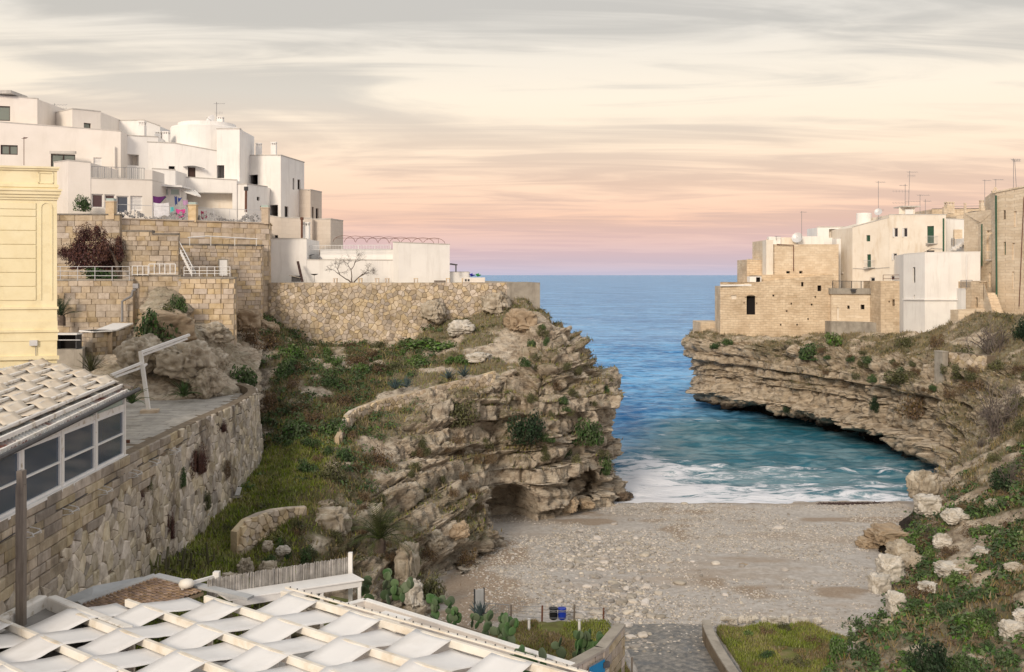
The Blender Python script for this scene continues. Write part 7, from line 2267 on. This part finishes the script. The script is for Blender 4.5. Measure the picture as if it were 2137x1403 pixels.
MB().hexa([PZ(120, 1258, 7.24), PZ(190, 1258, 7.24), PZ(300, 1205, 7.55), PZ(195, 1225, 7.55)], [PZ(120, 1256, 7.31), PZ(190, 1256, 7.31), PZ(300, 1203, 7.63), PZ(195, 1223, 7.63)]).build('side_flashing', M['zinc'], tl)
# --- tall wooden post by the wall
r = empty('wooden_post', PZ(44, 1252, 8.2), 'tall weathered wooden post before the masonry wall', 'post')
q = PZ(44, 1260, 8.2); zt_ = ZZ(982, q.y)
MB().bar((q.x, q.y, 2.5), (q.x, q.y, ZZ(1012, q.y)), 0.24, 0.2).build('shaft', M['grey_wood'], r)
MB().bar((q.x + .01, q.y, ZZ(1030, q.y)), (q.x + .01, q.y, zt_), 0.17, 0.27).build('sleeve', M['grey_wood'], r)
# --- white rail post
r = empty('white_rail', PZ(452, 1240, 7.47), 'white post with slanting rail and pale round cap behind the pergola', 'post')
MB().bar(PZ(452, 1243, 7.31), P(452, 1193, PZ(452, 1243, 7.31).y), 0.20).build('post', M['white_paint'], r)
d_ = PZ(452, 1243, 7.31).y
MB().bar(P(450, 1203, d_), P(385, 1221, d_ - 1.0), 0.09, 0.10).build('rail', M['white_paint'], r)
MB().lathe([(0.05, -.16), (0.22, -.1), (0.25, 0), (0.2, .1), (0.05, .15)], tuple(P(389, 1218, d_ - 0.9)), 12).build('round_cap', M['beam_wood'], r, True)
MB().tube([P(381, 1225, d_ - .9), P(381, 1247, d_ - .9)], 0.05, 6).build('stub', M['white_paint'], r)
# --- table and reed screen
tb_ = empty('long_table', PZ(700, 1262, 6.53), 'long white painted table top on posts beside the pergola', 'table')
T0, T1, T2, T3 = PZ(478, 1252, 7.55), PZ(760, 1209, 7.55), PZ(735, 1196, 7.55), PZ(455, 1238, 7.55)
bevel(MB().hexa([q - Vector((0, 0, .06)) for q in (T0, T1, T2, T3)], [T0, T1, T2, T3]).build('table_top', M['white_paint'], tb_), 0.01)
MB().bar(T0 + Vector((0.1, .08, -.16)), T1 + Vector((-.1, .06, -.16)), 0.06, 0.2).build('apron', M['white_paint'], tb_)
for f in (0.97, 0.68, 0.35):
    q = T0.lerp(T1, f) + Vector((-.05, .12, 0)); MB().bar((q.x, q.y, 4.6), (q.x, q.y, 7.48), 0.11).build('leg', M['white_paint'], tb_)
rs_ = empty('reed_screen', PZ(600, 1240, 6.77), 'grey reed screen with a white end post behind the long table', 'fence'); rs_['kind'] = 'thing'
R0, R1 = T3 + Vector((-0.3, -0.2, -0.12)), T2 + Vector((-.1, .12, -0.1))
hh = 0.64
g = random.Random(8)
nreed = 200
for i in range(nreed):
    q = R0.lerp(R1, i / nreed) + Vector((0, g.gauss(0, .012), 0))
    top = hh * g.uniform(0.93, 1.03)
    MB().tube([q, q + Vector((g.gauss(0, .01), 0, top))], 0.016, 3).build('reed', M['reed'], rs_)
for z in (0.12, 0.5):
    MB().tube([R0 + Vector((0, .04, z)), R1 + Vector((0, .04, z))], 0.015, 4).build('wire', M['grey_metal'], rs_)
q = R1 + Vector((.02, 0, 0)); MB().bar((q.x, q.y, 4.6), (q.x, q.y, ZZ(1153, q.y)), 0.14).build('post', M['white_paint'], rs_)
# --- white yard wall, skylight box
yw = empty('yard_wall', PZ(760, 1300, 5.52), 'long low white yard wall beside the pergola', 'wall'); yw['kind'] = 'thing'
W0, W1, WL = PZ(762, 1252, 7.12), PZ(1196, 1388, 7.12), PZ(700, 1268, 7.12)
for s, e, nm in ((W0, W1, 'wall_face'), (WL, W0, 'wall_face')):
    MB().bar((s.x, s.y, 5.85), (e.x, e.y, 5.85), 0.18, 2.5).build(nm, M['cream_plaster'], yw)
    bevel(MB().bar((s.x, s.y, 7.13), (e.x, e.y, 7.13), 0.22, 0.05).build('coping', M['white_plaster'], yw), 0.01)
q = PZ(768, 1280, 6.61); MB().box((q.x + .12, q.y - .12, q.z), (0.16, 0.06, 0.16), -0.64).build('socket', M['pale_metal'], yw)
r = empty('skylight_box', PZ(812, 1298, 7.78), 'pale flat box rising above the pergola edge', 'box')
q = PZ(815, 1290, 7.94); bevel(MB().box((q.x, q.y, 7.78), (1.0, 0.62, 0.28), -0.64).build('body', M['cream_plaster'], r), 0.02); MB().box((q.x, q.y, 7.94), (1.06, 0.68, 0.04), -0.64).build('lid', M['white_plaster'], r)
# --- stone end wall with blue panel
S0, S1 = PZ(1178, 1404, 7.08), PZ(1262, 1362, 7.00)
sw, _ = stone_wall('end_wall', 'block wall end carrying a bright blue panel', 'wall', [tuple(PZ(1160, 1412, 7.08)[:2]), tuple(S1[:2]), tuple((S1 + Vector((.8, 2.0, 0)))[:2])], [7.05, 7.05, 7.05], [2.5] * 3, 'ashlar', (0.55, 0.28), 'grey_block', seed=41, thick=0.3, inset=0.05, relief=0.02, coping=(0.08, 0.04, 'concrete'))
r = empty('blue_board', PZ(1230, 1400, 6.53), 'plain bright blue board fixed to the block wall end', 'board')
p0, p1 = PZ(1210, 1386, 6.88), PZ(1250, 1370, 6.88)
dv = (Vector(S1[:2]) - Vector(PZ(1160, 1412, 7.08)[:2])).normalized(); ov = Vector((dv.y, -dv.x))
b0 = Vector(S1[:2]) - dv * 0.92; b1 = Vector(S1[:2]) - dv * 0.14
MB().hexa([(v.x, v.y, 5.4) for v in (b0 + ov * .10, b1 + ov * .10, b1 + ov * .06, b0 + ov * .06)], [(v.x, v.y, 6.86) for v in (b0 + ov * .10, b1 + ov * .10, b1 + ov * .06, b0 + ov * .06)]).build('panel', M['blue_panel'], r)
MB().hexa([(v.x, v.y, 5.36) for v in (b0 + ov * .075, b1 + ov * .075, b1 + ov * .05, b0 + ov * .05)], [(v.x, v.y, 6.90) for v in (b0 - dv * .03 + ov * .075, b1 + dv * .03 + ov * .075, b1 + ov * .05, b0 + ov * .05)]).build('backing', M['grey_metal'], r)
r = empty('floodlight', PZ(1254, 1378, 6.85), 'small dark floodlight beside the blue board', 'lamp')
q = Vector((S1.x, S1.y, 6.72)); MB().box((q.x + .02, q.y - .18, q.z), (.2, .1, .16), 0.4).build('housing', M['dark_metal'], r); MB().bar((q.x, q.y - .02, q.z), (q.x + .02, q.y - .14, q.z), .04).build('bracket', M['dark_metal'], r)
# --- low stone edging behind the white wall
e0 = [tuple(PZ(px, py, 5.99)[:2]) for px, py in ((860, 1292), (960, 1320), (1060, 1355), (1180, 1394))]
stone_wall('edging_wall', 'low old stone kerb wall behind the white yard wall', 'wall', e0, [6.08] * 4, [3.0] * 4, 'ashlar', (0.6, 0.24), 'grey_block', seed=42, thick=0.35, inset=0.1)

# --- lawns, path, low path wall
def sheet(name, poly, z, mat, kind='structure', zlow=0.8):
    o = MB().prism([tuple(p[:2]) for p in poly], zlow, z).build(name, M[mat]); o['kind'] = kind
    return o
lawnL = [PZ(px, py, 2.02) for px, py in ((1090, 1302), (1120, 1420), (1318, 1420), (1272, 1298))]
lawnL = [PZ(1330, 1440, 2.02), PZ(1272, 1299, 2.02), PZ(1085, 1297, 2.02), PZ(1000, 1330, 2.02), PZ(1150, 1440, 2.02)]
def lawn_mesh(poly, z0, seed):
    P2 = [tuple(p[:2]) for p in poly]
    xs = np.linspace(min(p[0] for p in P2) - .6, max(p[0] for p in P2) + .6, 70); ys = np.linspace(min(p[1] for p in P2) - .6, max(p[1] for p in P2) + .6, 70)
    gx, gy = np.meshgrid(xs, ys, indexing='ij')
    ins = np.array([[in_poly(a, b, P2) for b in ys] for a in xs], float)
    for _ in range(3):
        q = np.pad(ins, 1, mode='edge'); ins = (q[1:-1, 1:-1] * 2 + q[:-2, 1:-1] + q[2:, 1:-1] + q[1:-1, :-2] + q[1:-1, 2:]) / 6
    gz = z0 + 0.22 * fbm(np.stack([gx * .6, gy * .6, gx * 0], -1), 3, seed) - 1.0 * (1 - ins) ** 2
    o = obj('lawn', rawmesh('lawn', np.stack([gx, gy, gz], -1).reshape(-1, 3), grid_faces(70, 70), M['soil'], True)); o['kind'] = 'structure'
    def hf(x, y):
        i = np.clip((np.asarray(x) - xs[0]) / (xs[-1] - xs[0]) * 69, 0, 69).astype(int); j = np.clip((np.asarray(y) - ys[0]) / (ys[-1] - ys[0]) * 69, 0, 69).astype(int)
        return gz[i, j]
    return hf
hfL = lawn_mesh(lawnL, 2.02, 8)
lawnR = [PZ(px, py, 2.06) for px, py in ((1570, 1430), (1720, 1430), (1790, 1400), (1760, 1360), (1770, 1330), (1720, 1318), (1690, 1302), (1640, 1304), (1600, 1298), (1540, 1303), (1490, 1300))]
hfR = lawn_mesh(lawnR, 2.0, 9)
def lawn_grass(poly, z, n, label, seed, mat):
    r_ = np.random.RandomState(seed)
    P2 = [tuple(p[:2]) for p in poly]
    xs = [p[0] for p in P2]; ys = [p[1] for p in P2]
    x = r_.uniform(min(xs), max(xs), n * 2); y_ = r_.uniform(min(ys), max(ys), n * 2)
    dn = fbm(np.stack([x * .5, y_ * .5, x * 0], -1), 3, seed)
    k = np.array([in_poly(a, b, P2) for a, b in zip(x, y_)]) & (dn > -0.12)
    x, y_ = x[k][:n], y_[k][:n]
    n = len(x)
    c = np.stack([x, y_, z(x, y_)], -1)
    a = r_.rand(n) * 6.28
    wv = np.stack([np.cos(a), np.sin(a), a * 0], -1) * (0.015 + 0.015 * r_.rand(n))[:, None]
    lean = r_.normal(0, 0.35, (n, 3)); lean[:, 2] = 1
    q = np.stack([c - wv, c + wv, c + lean * (0.12 * r_.uniform(.5, 1.5, n))[:, None]], 1)
    o = obj('grass', rawmesh('grass', q.reshape(-1, 3), np.arange(n * 3).reshape(-1, 3), M[mat])); tag(o, label, 'grass', kind='stuff')
lawn_grass(lawnL, hfL, 16000, 'thin brownish grass in the fenced plot', 4, 'dry_grass')
lawn_grass(lawnL, hfL, 9000, 'green grass blades in the fenced plot', 5, 'grass_blade')
lawn_grass(lawnR, hfR, 20000, 'bright grass on the small lawn beside the low path wall', 6, 'grass_blade')
for i, (px, py, w, h, kd, lab) in enumerate(((1600, 1322, 40, 22, 'dry', 'low brown shrub at the far edge of the small lawn'), (1640, 1314, 46, 24, 'olive', 'olive weed clump at the far edge of the small lawn'), (1700, 1345, 50, 34, 'dry', 'brown shrub in the middle of the small lawn'),
        (1600, 1372, 36, 26, 'green', 'green weed beside the dark round bushes'), (1660, 1390, 60, 34, 'olive', 'olive weed clump at the near edge of the small lawn'), (1560, 1325, 26, 20, 'bright', 'bright weed tuft beside the path wall'))):
    q = PZ(px, py, 2.0); shrub(px, py, w, h, kd, lab, d=q.y)
lawn_grass(lawnR, hfR, 6000, 'straw-coloured blades over the small lawn', 7, 'dry_grass')
pth = []
for py in np.linspace(1300, 1440, 24):
    d = None
    for px0, px1 in ((1284, 1476),):
        f = (py - 1300) / 140
        a, b = 1284 + f * 62, 1478 + f * 85
        row = []
        for k in range(12):
            px = a + (b - a) * k / 11
            q = PZ(px, py, 1.75)
            row.append((q.x, q.y, float(beach_h(np.array([q.x]), np.array([q.y]))[0]) + 0.03))
        pth.append(row)
pth = np.array(pth)
o = obj('path', rawmesh('path', pth.reshape(-1, 3), grid_faces(24, 12)[:, ::-1].copy(), M['wet_path'], True)); o['kind'] = 'structure'
lw = smooth_path([tuple(PZ(px, py, 2.4)[:2]) for px, py in ((1570, 1450), (1528, 1390), (1500, 1345), (1484, 1312), (1482, 1298))][::-1], 12)
stone_wall('path_wall', 'low curved stone wall along the wet path', 'wall', lw[::-1], [2.42] * 12, [1.4] * 12, 'rubble', (0.26, 0.2), 'pale_rubble', seed=44, thick=0.35, coping=(0.07, 0.05, 'concrete'), min_px=8)
# --- fence
fn = empty('wire_fence', PZ(1200, 1300, 1.9), 'rusty post and wire fence between lawn plot and beach', 'fence'); fn['kind'] = 'thing'
tops = []
for px, pb, pt in ((1066, 1296, 1262), (1131, 1301, 1264), (1198, 1303, 1262), (1259, 1306, 1269), (1281, 1338, 1302), (1296, 1376, 1330), (1318, 1415, 1372)):
    q = PZ(px, pb, 1.9); t = Vector((q.x + 0.02, q.y, ZZ(pt, q.y)))
    MB().tube([q - Vector((0, 0, .2)), t], 0.045, 5).build('post', M['rust' if px % 2 else 'grey_wood'], fn); tops.append((q, t))
for f in (0.3, 0.62, 0.92):
    MB().tube([a.lerp(b, f) for a, b in tops], 0.012, 3).build('wire', M['grey_metal'], fn)
for i, (px, pb, pt) in enumerate(((1104, 1322, 1294), (1209, 1321, 1296))):
    q = PZ(px, pb, 2.0); r = empty('vent_pipe', q, ('left' if i == 0 else 'right') + ' one of two short white pipes standing in the fenced plot', 'pipe')
    MB().tube([q, (q.x, q.y, ZZ(pt, q.y))], 0.06, 8).build('pipe', M['white_paint'], r); MB().tube([(q.x, q.y, ZZ(pt, q.y)), (q.x, q.y, ZZ(pt, q.y) + .06)], 0.075, 8).build('cap', M['pale_metal'], r)
# --- notice board, barrier, sacks
r = empty('notice_board', PZ(1000, 1290, 1.8), 'tall grey notice board seen from behind at the beach edge', 'sign')
q = PZ(1000, 1288, 1.75)
bevel(MB().box((q.x, q.y, (ZZ(1230, q.y) + q.z + .2) / 2), (0.52, 0.05, ZZ(1230, q.y) - q.z - .2), 0.5).build('panel', M['zinc'], r), 0.01)
for s in (-.25, .25): MB().box((q.x + s * .88, q.y + s * .48, (ZZ(1228, q.y) + q.z) / 2), (0.05, 0.07, ZZ(1228, q.y) - q.z), 0.5).build('frame_post', M['dark_metal'], r)
r = empty('crowd_barrier', PZ(1040, 1294, 1.75), 'low metal barrier beside the notice board', 'barrier')
a, b = PZ(1012, 1292, 1.75), PZ(1062, 1296, 1.75)
up = Vector((0, 0, 0.75))
MB().tube([a, a + up, b + up, b], 0.025, 6).build('frame', M['grey_metal'], r)
for k in range(1, 9): q = a.lerp(b, k / 9); MB().tube([q + Vector((0, 0, .1)), q + up], 0.010, 4).build('bar', M['grey_metal'], r)
for px, mt, lab in ((1155, 'bag_black', 'black rubbish sack hanging on the fence'), (1173, 'bag_blue', 'blue rubbish sack hanging on the fence')):
    q = PZ(px, 1293, 1.8); r = empty('rubbish_sack', q, lab, 'sack')
    mb = MB().lathe([(0.12, 0.0), (0.19, .06), (.2, .25), (.18, .42), (.2, .5), (.21, .54), (.17, .55)], tuple(q), 14); mb.build('sack', M[mt], r, True)
    MB().lathe([(0.20, 0.44), (0.215, .46), (.20, .48)], tuple(q), 14).build('ring', M['grey_metal'], r)
    MB().tube([q + Vector((0, .2, -.1)), q + Vector((0, .2, .6))], 0.025, 5).build('stake', M['grey_metal'], r)

# --- veranda with weathered woven roof
def vx(d): return -15.42 - 0.0369 * (d - 26)
ve = empty('veranda', (vx(35), 35, 10.5), 'glazed white veranda with peeling frames and a weathered woven roof', 'veranda')
zs, zh = 10.62, 12.50
def gz(d): return 12.62 + (d - 29) * 0.052
posts = [40.9, 37.8, 34.7, 31.6, 28.5, 25.6]
Vp = lambda d, z, o=0.0: Vector((vx(d) + o, d, z))
MB().bar(Vp(41.0, 10.56, .03), Vp(25, 10.56, .03), 0.30, 0.12).build('sill', M['white_paint'], ve)
MB().bar(Vp(41.0, zh + .1), Vp(25, zh + .1), 0.12, 0.2).build('header', M['peeling_paint'], ve)
for d in posts:
    MB().bar(Vp(d, 10.6), Vp(d, gz(d) + .0), 0.17, 0.14).build('post', M['peeling_paint'], ve)
MB().bar(Vp(41.3, gz(41.3) - .14, .02), Vp(25, gz(25) - .14, .02), 0.08, 0.30).build('fascia', M['peeling_paint'], ve)
for a, b in zip(posts, posts[1:]):
    d0, d1 = a - .09, b + .09
    fr2 = MB()
    for z in (zs + .04, zh - .04): fr2.bar(Vp(d0, z, .03), Vp(d1, z, .03), 0.08, 0.09)
    zm = (zs + zh) / 2 - .05
    fr2.bar(Vp(d0, zm, .03), Vp(d1, zm, .03), 0.07, 0.07)
    for d in (d0 - .04, d1 + .04): fr2.bar(Vp(d, zs, .03), Vp(d, zh, .03), 0.08, 0.09)
    w = fr2.build('window', M['white_paint'], ve)
    for z0, z1 in ((zs + .08, zm - .03), (zm + .03, zh - .08)):
        MB().hexa([Vp(d0, z0, .0), Vp(d1, z0, .0), Vp(d1, z0, -.02), Vp(d0, z0, -.02)], [Vp(d0, z1, .0), Vp(d1, z1, .0), Vp(d1, z1, -.02), Vp(d0, z1, -.02)]).build('pane', M['veranda_glass'] if 'veranda_glass' in M else M['blue_glass'], w)
    MB().hexa([Vp(d0, zh + .2, .0), Vp(d1, zh + .2, .0), Vp(d1, zh + .2, -.02), Vp(d0, zh + .2, -.02)], [Vp(d0, gz(d0) - .26, .0), Vp(d1, max(gz(d1) - .26, zh + .21), .0), Vp(d1, max(gz(d1) - .26, zh + .21), -.02), Vp(d0, gz(d0) - .26, -.02)]).build('transom_pane', M['mint_glass'], ve)
# clear sheeting slumped behind two of the panes
material('clear_sheet', [(0.3, (0.34, 0.36, 0.39)), (0.7, (0.55, 0.57, 0.60))], scale=2, rough=0.3, bump=0.5, bscale=5, bdist=0.05)
# end wall and gable
E0, E1 = Vp(41.0, 10.6), Vector((-22.2, 46.6, 10.6))
MB().hexa([E0, E1, E1 + Vector((-.1, .1, 0)), E0 + Vector((-.1, .1, 0))], [(E0.x, E0.y, gz(41) - .1), (E1.x, E1.y, 13.9), (E1.x - .1, E1.y + .1, 13.9), (E0.x - .1, E0.y + .1, gz(41) - .1)]).build('end_wall', M['peeling_paint'], ve)
MB().hexa([(vx(25) - .3, 25, 10.2), (vx(41) - .3, 41, 10.2), (-23, 46, 10.2), (-23, 25, 10.2)], [(vx(25) - .3, 25, 10.25), (vx(41) - .3, 41, 10.25), (-23, 46, 10.25), (-23, 25, 10.25)]).build('floor', M['roof_felt'], ve)
# roof sheet: from the gutter up to the yellow building
def roofp(d, t): 
    """d: distance of the row along the gutter; t 0..1 from gutter to the yellow wall"""
    a = Vector((vx(d) + 0.25, d, gz(d))); b = Vector((-22.6, d + 5.2 - 0.0 * d, 13.98))
    return a.lerp(b, t)
rows = []
for i in range(130):
    d = 41.4 - i * 0.125
    z = 0.035 if i % 2 else -0.035
    rows.append([roofp(d, t) + Vector((0, 0, z - .12)) for t in (0, .09, .5, 1)])
mb = MB()
for r0 in rows: mb.v += [tuple(q) for q in r0]
for i in range(len(rows) - 1):
    for k in range(3):
        q = i * 4 + k; mb.f.append((q, q + 4, q + 5, q + 1))
mb.build('corrugated_sheet', M['corrugated'], ve)
MB().tube([Vp(41.9, gz(41.9) - .10, .30), Vp(25, gz(25) - .10, .30)], 0.09, 8).build('gutter', M['dark_metal'], ve)
e = roofp(41.4, 0.10); f_ = roofp(25.3, 0.10)
MB().bar(e, f_, 0.10, 0.14).build('roof_batten', M['peeling_paint'], ve)
MB().bar(roofp(41.5, 0.02), roofp(41.5, 1.0), 0.16, 0.10).build('verge_board', M['grey_wood'], ve)
# woven tan strips
O2 = roofp(41.2, 0.12) + Vector((0, 0, .10))
Bd = (roofp(41.2, 1) - roofp(41.2, 0)); Ld = Bd.length; Bd = Bd.normalized()
Ad = (roofp(26, 0.1) - roofp(41.2, 0.1)).normalized()
woven(ve, O2, Ad, Bd, [0.35 + 0.92 * k for k in range(8)], range(0, 12), 1.45, 1.40, lambda j: 0.0, lambda j: Ld * 0.86, lambda b: -0.1, lambda b: 16.0, 0.075, 'canvas_tan', 'peeling_paint', 0.12, 0.11, Bd.cross(Ad).normalized() * (1 if Bd.cross(Ad).z > 0 else -1))
# --- iron brackets and floodlights on and under the masonry wall
for i, d in enumerate((31.5, 34.5, 37.6, 40.8, 43.2, 46.0)):
    k = [q for q in range(len(w1) - 1) if w1[q][1] <= d <= w1[q + 1][1]][0]
    x = w1[k][0] + 0.12; z = 9.85
    r = empty('wall_bracket', (x, d, z), ORD[i] + ' bent wire lamp bracket along the masonry wall, counted from the camera', 'bracket', 'wire brackets on the masonry wall')
    for s in (-.25, .25): MB().tube([(x, d + s, z + .12), (x + .32, d + s, z + .05), (x + .38, d + s, z - .06), (x, d + s, z - .12)], 0.018, 4).build('arm', M['pale_metal'], r)
    MB().tube([(x + .35, d - .3, z), (x + .35, d + .3, z)], 0.018, 4).build('rail', M['pale_metal'], r)
r = empty('wall_cable', (w1[4][0], w1[4][1], 10.0), 'dark cable strung along the top of the masonry wall', 'cable')
MB().tube([(a + .10, b, 10.05 - .1 * abs(math.sin(b * 1.1))) for a, b in w1[:26]], 0.022, 4).build('cable', M['dark_metal'], r)
for i, (px, py) in enumerate(((240, 1200), (340, 1143), (422, 1088), (487, 1030), (528, 955))):
    p = snap(px + 6, py + 4) or P(px, py, 50)
    r = empty('floodlight', p, ('first', 'second', 'third', 'fourth', 'fifth')[i] + ' silver floodlight at the masonry wall foot, counted from the camera', 'lamp')
    MB().box((p.x, p.y, p.z + .06), (.55, .3, .10), 0.3).build('base', M['concrete'], r)
    bevel(MB().hexa([p + Vector(v) for v in ((-.12, -.1, .14), (.14, -.1, .14), (.14, .05, .14), (-.12, .05, .14))], [p + Vector(v) for v in ((-.02, .02, .58), (.24, .02, .58), (.24, .14, .55), (-.02, .14, .55))]).build('housing', M['pale_metal'], r), 0.02)
# --- white post with slanting beams on the terrace
r = empty('sail_post', PZ(310, 862, FZ), 'leaning white steel post with two slanting white beams on the paved terrace', 'post')
b = PZ(311, 862, FZ); d = b.y
MB().bar(b, P(293, 733, d), 0.2, 0.18).build('mast', M['white_paint'], r)
MB().bar(P(291, 737, d), P(395, 699, d + 3.2), 0.16, 0.14).build('beam', M['white_paint'], r)
MB().bar(P(297, 742, d + .3), P(390, 707, d + 3.0), 0.12, 0.10).build('beam', M['white_paint'], r)
MB().bar(P(297, 757, d), P(232, 783, d - 2.0), 0.16, 0.13).build('beam', M['white_paint'], r)
MB().bar(P(294, 768, d + .1), P(240, 787, d - 1.8), 0.11, 0.10).build('beam', M['white_paint'], r)
MB().bar(P(299, 766, d), P(306, 760, d + .4), 0.10).build('strut', M['white_paint'], r)
MB().box((b.x + .05, b.y, FZ + .10), (0.95, 0.8, 0.2), 0.2).build('footing', M['warm_block'], r)
r = empty('brick', PZ(263, 926, FZ), 'loose red brick lying beside the veranda', 'brick'); q = PZ(264, 926, FZ); MB().box((q.x, q.y, q.z + .1), (.3, .16, .14), .3).build('block', M['rust'], r)
# --- the seating nook
nz_ = ZZ(686, 70.5)
stone_wall('planter_wall', 'stone block planter with a white slab top beside the seating nook', 'wall', [tuple(XY(168, 69.0)), tuple(XY(193, 67.8)), tuple(XY(242, 69.5)), tuple(XY(276, 72.5))], [ZZ(692, 69)] * 2 + [ZZ(692, 69), ZZ(678, 72)], [ZZ(756, 69)] * 4, 'ashlar', (0.62, 0.34), 'tufa_block', seed=51, thick=1.4, coping=(0.10, 0.08, 'white_paint'), inset=0.08, relief=0.03)
r = empty('bar_counter', P(145, 730, 66.5), 'white topped counter with dark open front beside the yellow building', 'counter')
p = P(143, 697, 66.5); MB().box((p.x, p.y, p.z), (1.5, 0.9, 0.09)).build('counter_top', M['white_paint'], r)
MB().box((p.x, p.y + .35, p.z - .6), (1.4, 0.1, 1.1)).build('back_panel', M['black_void'], r)
for s in (-.68, .68): MB().box((p.x + s, p.y, p.z - .6), (.07, .8, 1.12)).build('side_panel', M['dark_metal'], r)
MB().tube([P(122, 710, 65.9), P(168, 710, 65.9)], 0.03, 5).build('foot_rail', M['pale_metal'], r)
MB().prism([tuple(XY(60, 66.2)), tuple(XY(172, 65.8)), tuple(XY(185, 70.5)), tuple(XY(60, 72))], 9.8, ZZ(728, 66.5)).build('ground', M['concrete'])['kind'] = 'structure'
# --- odds and ends on top of the rubble wall
g = random.Random(12)
for i, px in enumerate((700, 752, 787, 808, 868, 935, 968)):
    q = P(px, 588, 88.5); q.z = 17.33
    r = empty('tufa_lantern', q, ORD[i] + ' small hollow stone block on top of the rubble wall, counted towards the sea', 'lantern', 'stone lanterns on the rubble wall')
    for s in (-.13, .13): MB().box((q.x + s, q.y, q.z + .16), (.09, .3, .32)).build('side', M['warm_block'], r)
    MB().box((q.x, q.y, q.z + .35), (.38, .34, .07)).build('cap', M['warm_block'], r)
r = empty('plank', P(625, 588, 89), 'dark charred plank leaning against the white house', 'plank'); MB().bar(P(631, 588, 89), P(621.5, 546, 90.6), .22, .08).build('board', M['dark_wood'], r)
r = empty('weather_vane', P(656, 588, 89.4), 'black dish-shaped garden ornament on a thin stake', 'ornament'); MB().tube([P(656, 588, 89.4), P(656, 575, 89.4)], .02, 4).build('stake', M['dark_metal'], r); MB().lathe([(.04, 0), (.25, .06), (.36, .14)], tuple(P(656, 575, 89.4)), 10).build('bowl', M['dark_metal'], r)
r = empty('kennel', P(617, 588, 89.5), 'low dark box with a slanting pale lid by the white house', 'box'); q = P(618, 582, 89.4); MB().box(tuple(q), (.7, .6, .55)).build('box', M['dark_metal'], r); MB().bar(P(605, 575, 89.2), P(628, 580, 89.2), .7, .05).build('lid', M['concrete'], r)
r = empty('stone_trough', P(990, 588, 88.6), 'pale stone trough with pigeonholes at the end of the rubble wall', 'trough'); q = P(990, 582, 88.7); bevel(MB().box((q.x, q.y, 17.55), (1.9, .8, .44)).build('body', M['cream_plaster'], r), .02)
for s in (-.75, -.5): MB().box((q.x + s, q.y - .41, 17.53), (.16, .04, .2)).build('pigeonhole', M['dark_metal'], r)
for px, c, lab in ((984, (.02, .02, .32), 'deep blue glass flower ornament on the stone trough'), (997, (.02, .25, .06), 'green glass flower ornament on the stone trough')):
    nm = 'ornament_' + str(px); material(nm, [(0.5, c)], rough=0.2, bump=0)
    q = P(px, 577, 88.6); r = empty('glass_flower', q, lab, 'ornament')
    for k in range(14):
        a = k * 2.4; t = 0.25 + 0.75 * ((k * 0.37) % 1); e = q + Vector((math.cos(a) * .34 * t, math.sin(a) * .3 * t, .12 + .22 * (1 - t)))
        MB().tube([q, q.lerp(e, .6) + Vector((0, 0, .03)), e], [.03, .06, .01], 5).build('petal', M[nm], r)
MB().box((P(918, 586, 88.8).x, 88.8, 17.42), (1.0, .5, .18)).build('crate', M['grey_wood'])
tag(bpy.data.objects['crate'], 'low slatted crate on the rubble wall', 'crate')
r = empty('hanging_rope', P(1080, 762, 78), 'thin red rope slung across the headland face', 'rope'); MB().tube([P(1078, 766, 77.0), P(1100, 776, 77.0), P(1130, 774, 77.4), P(1158, 756, 78)], .03, 4).build('rope', M['rust'], r)
# --- ruin wall on the right cliff
stone_wall('ruined_wall', 'fragment of pale rubble wall on the overgrown right cliff', 'wall', [tuple(XY(1978, 91.5)), tuple(XY(2060, 87.5))], [ZZ(738, 90)] * 2, [ZZ(812, 89)] * 2, 'rubble', (.42, .3), 'rubble', seed=61, thick=1.0, min_px=9)
r = empty('concrete_pillar', P(1965, 830, 92), 'narrow concrete buttress beside the ruined wall', 'pillar'); p = XY(1964, 91.2); MB().box((p.x, p.y, (ZZ(735, 91) + ZZ(822, 91)) / 2), (0.55, 1.2, ZZ(735, 91) - ZZ(822, 91)), .2).build('shaft', M['concrete'], r); MB().box((p.x, p.y, ZZ(734, 91)), (0.62, 1.3, .12), .2).build('cap', M['concrete'], r)
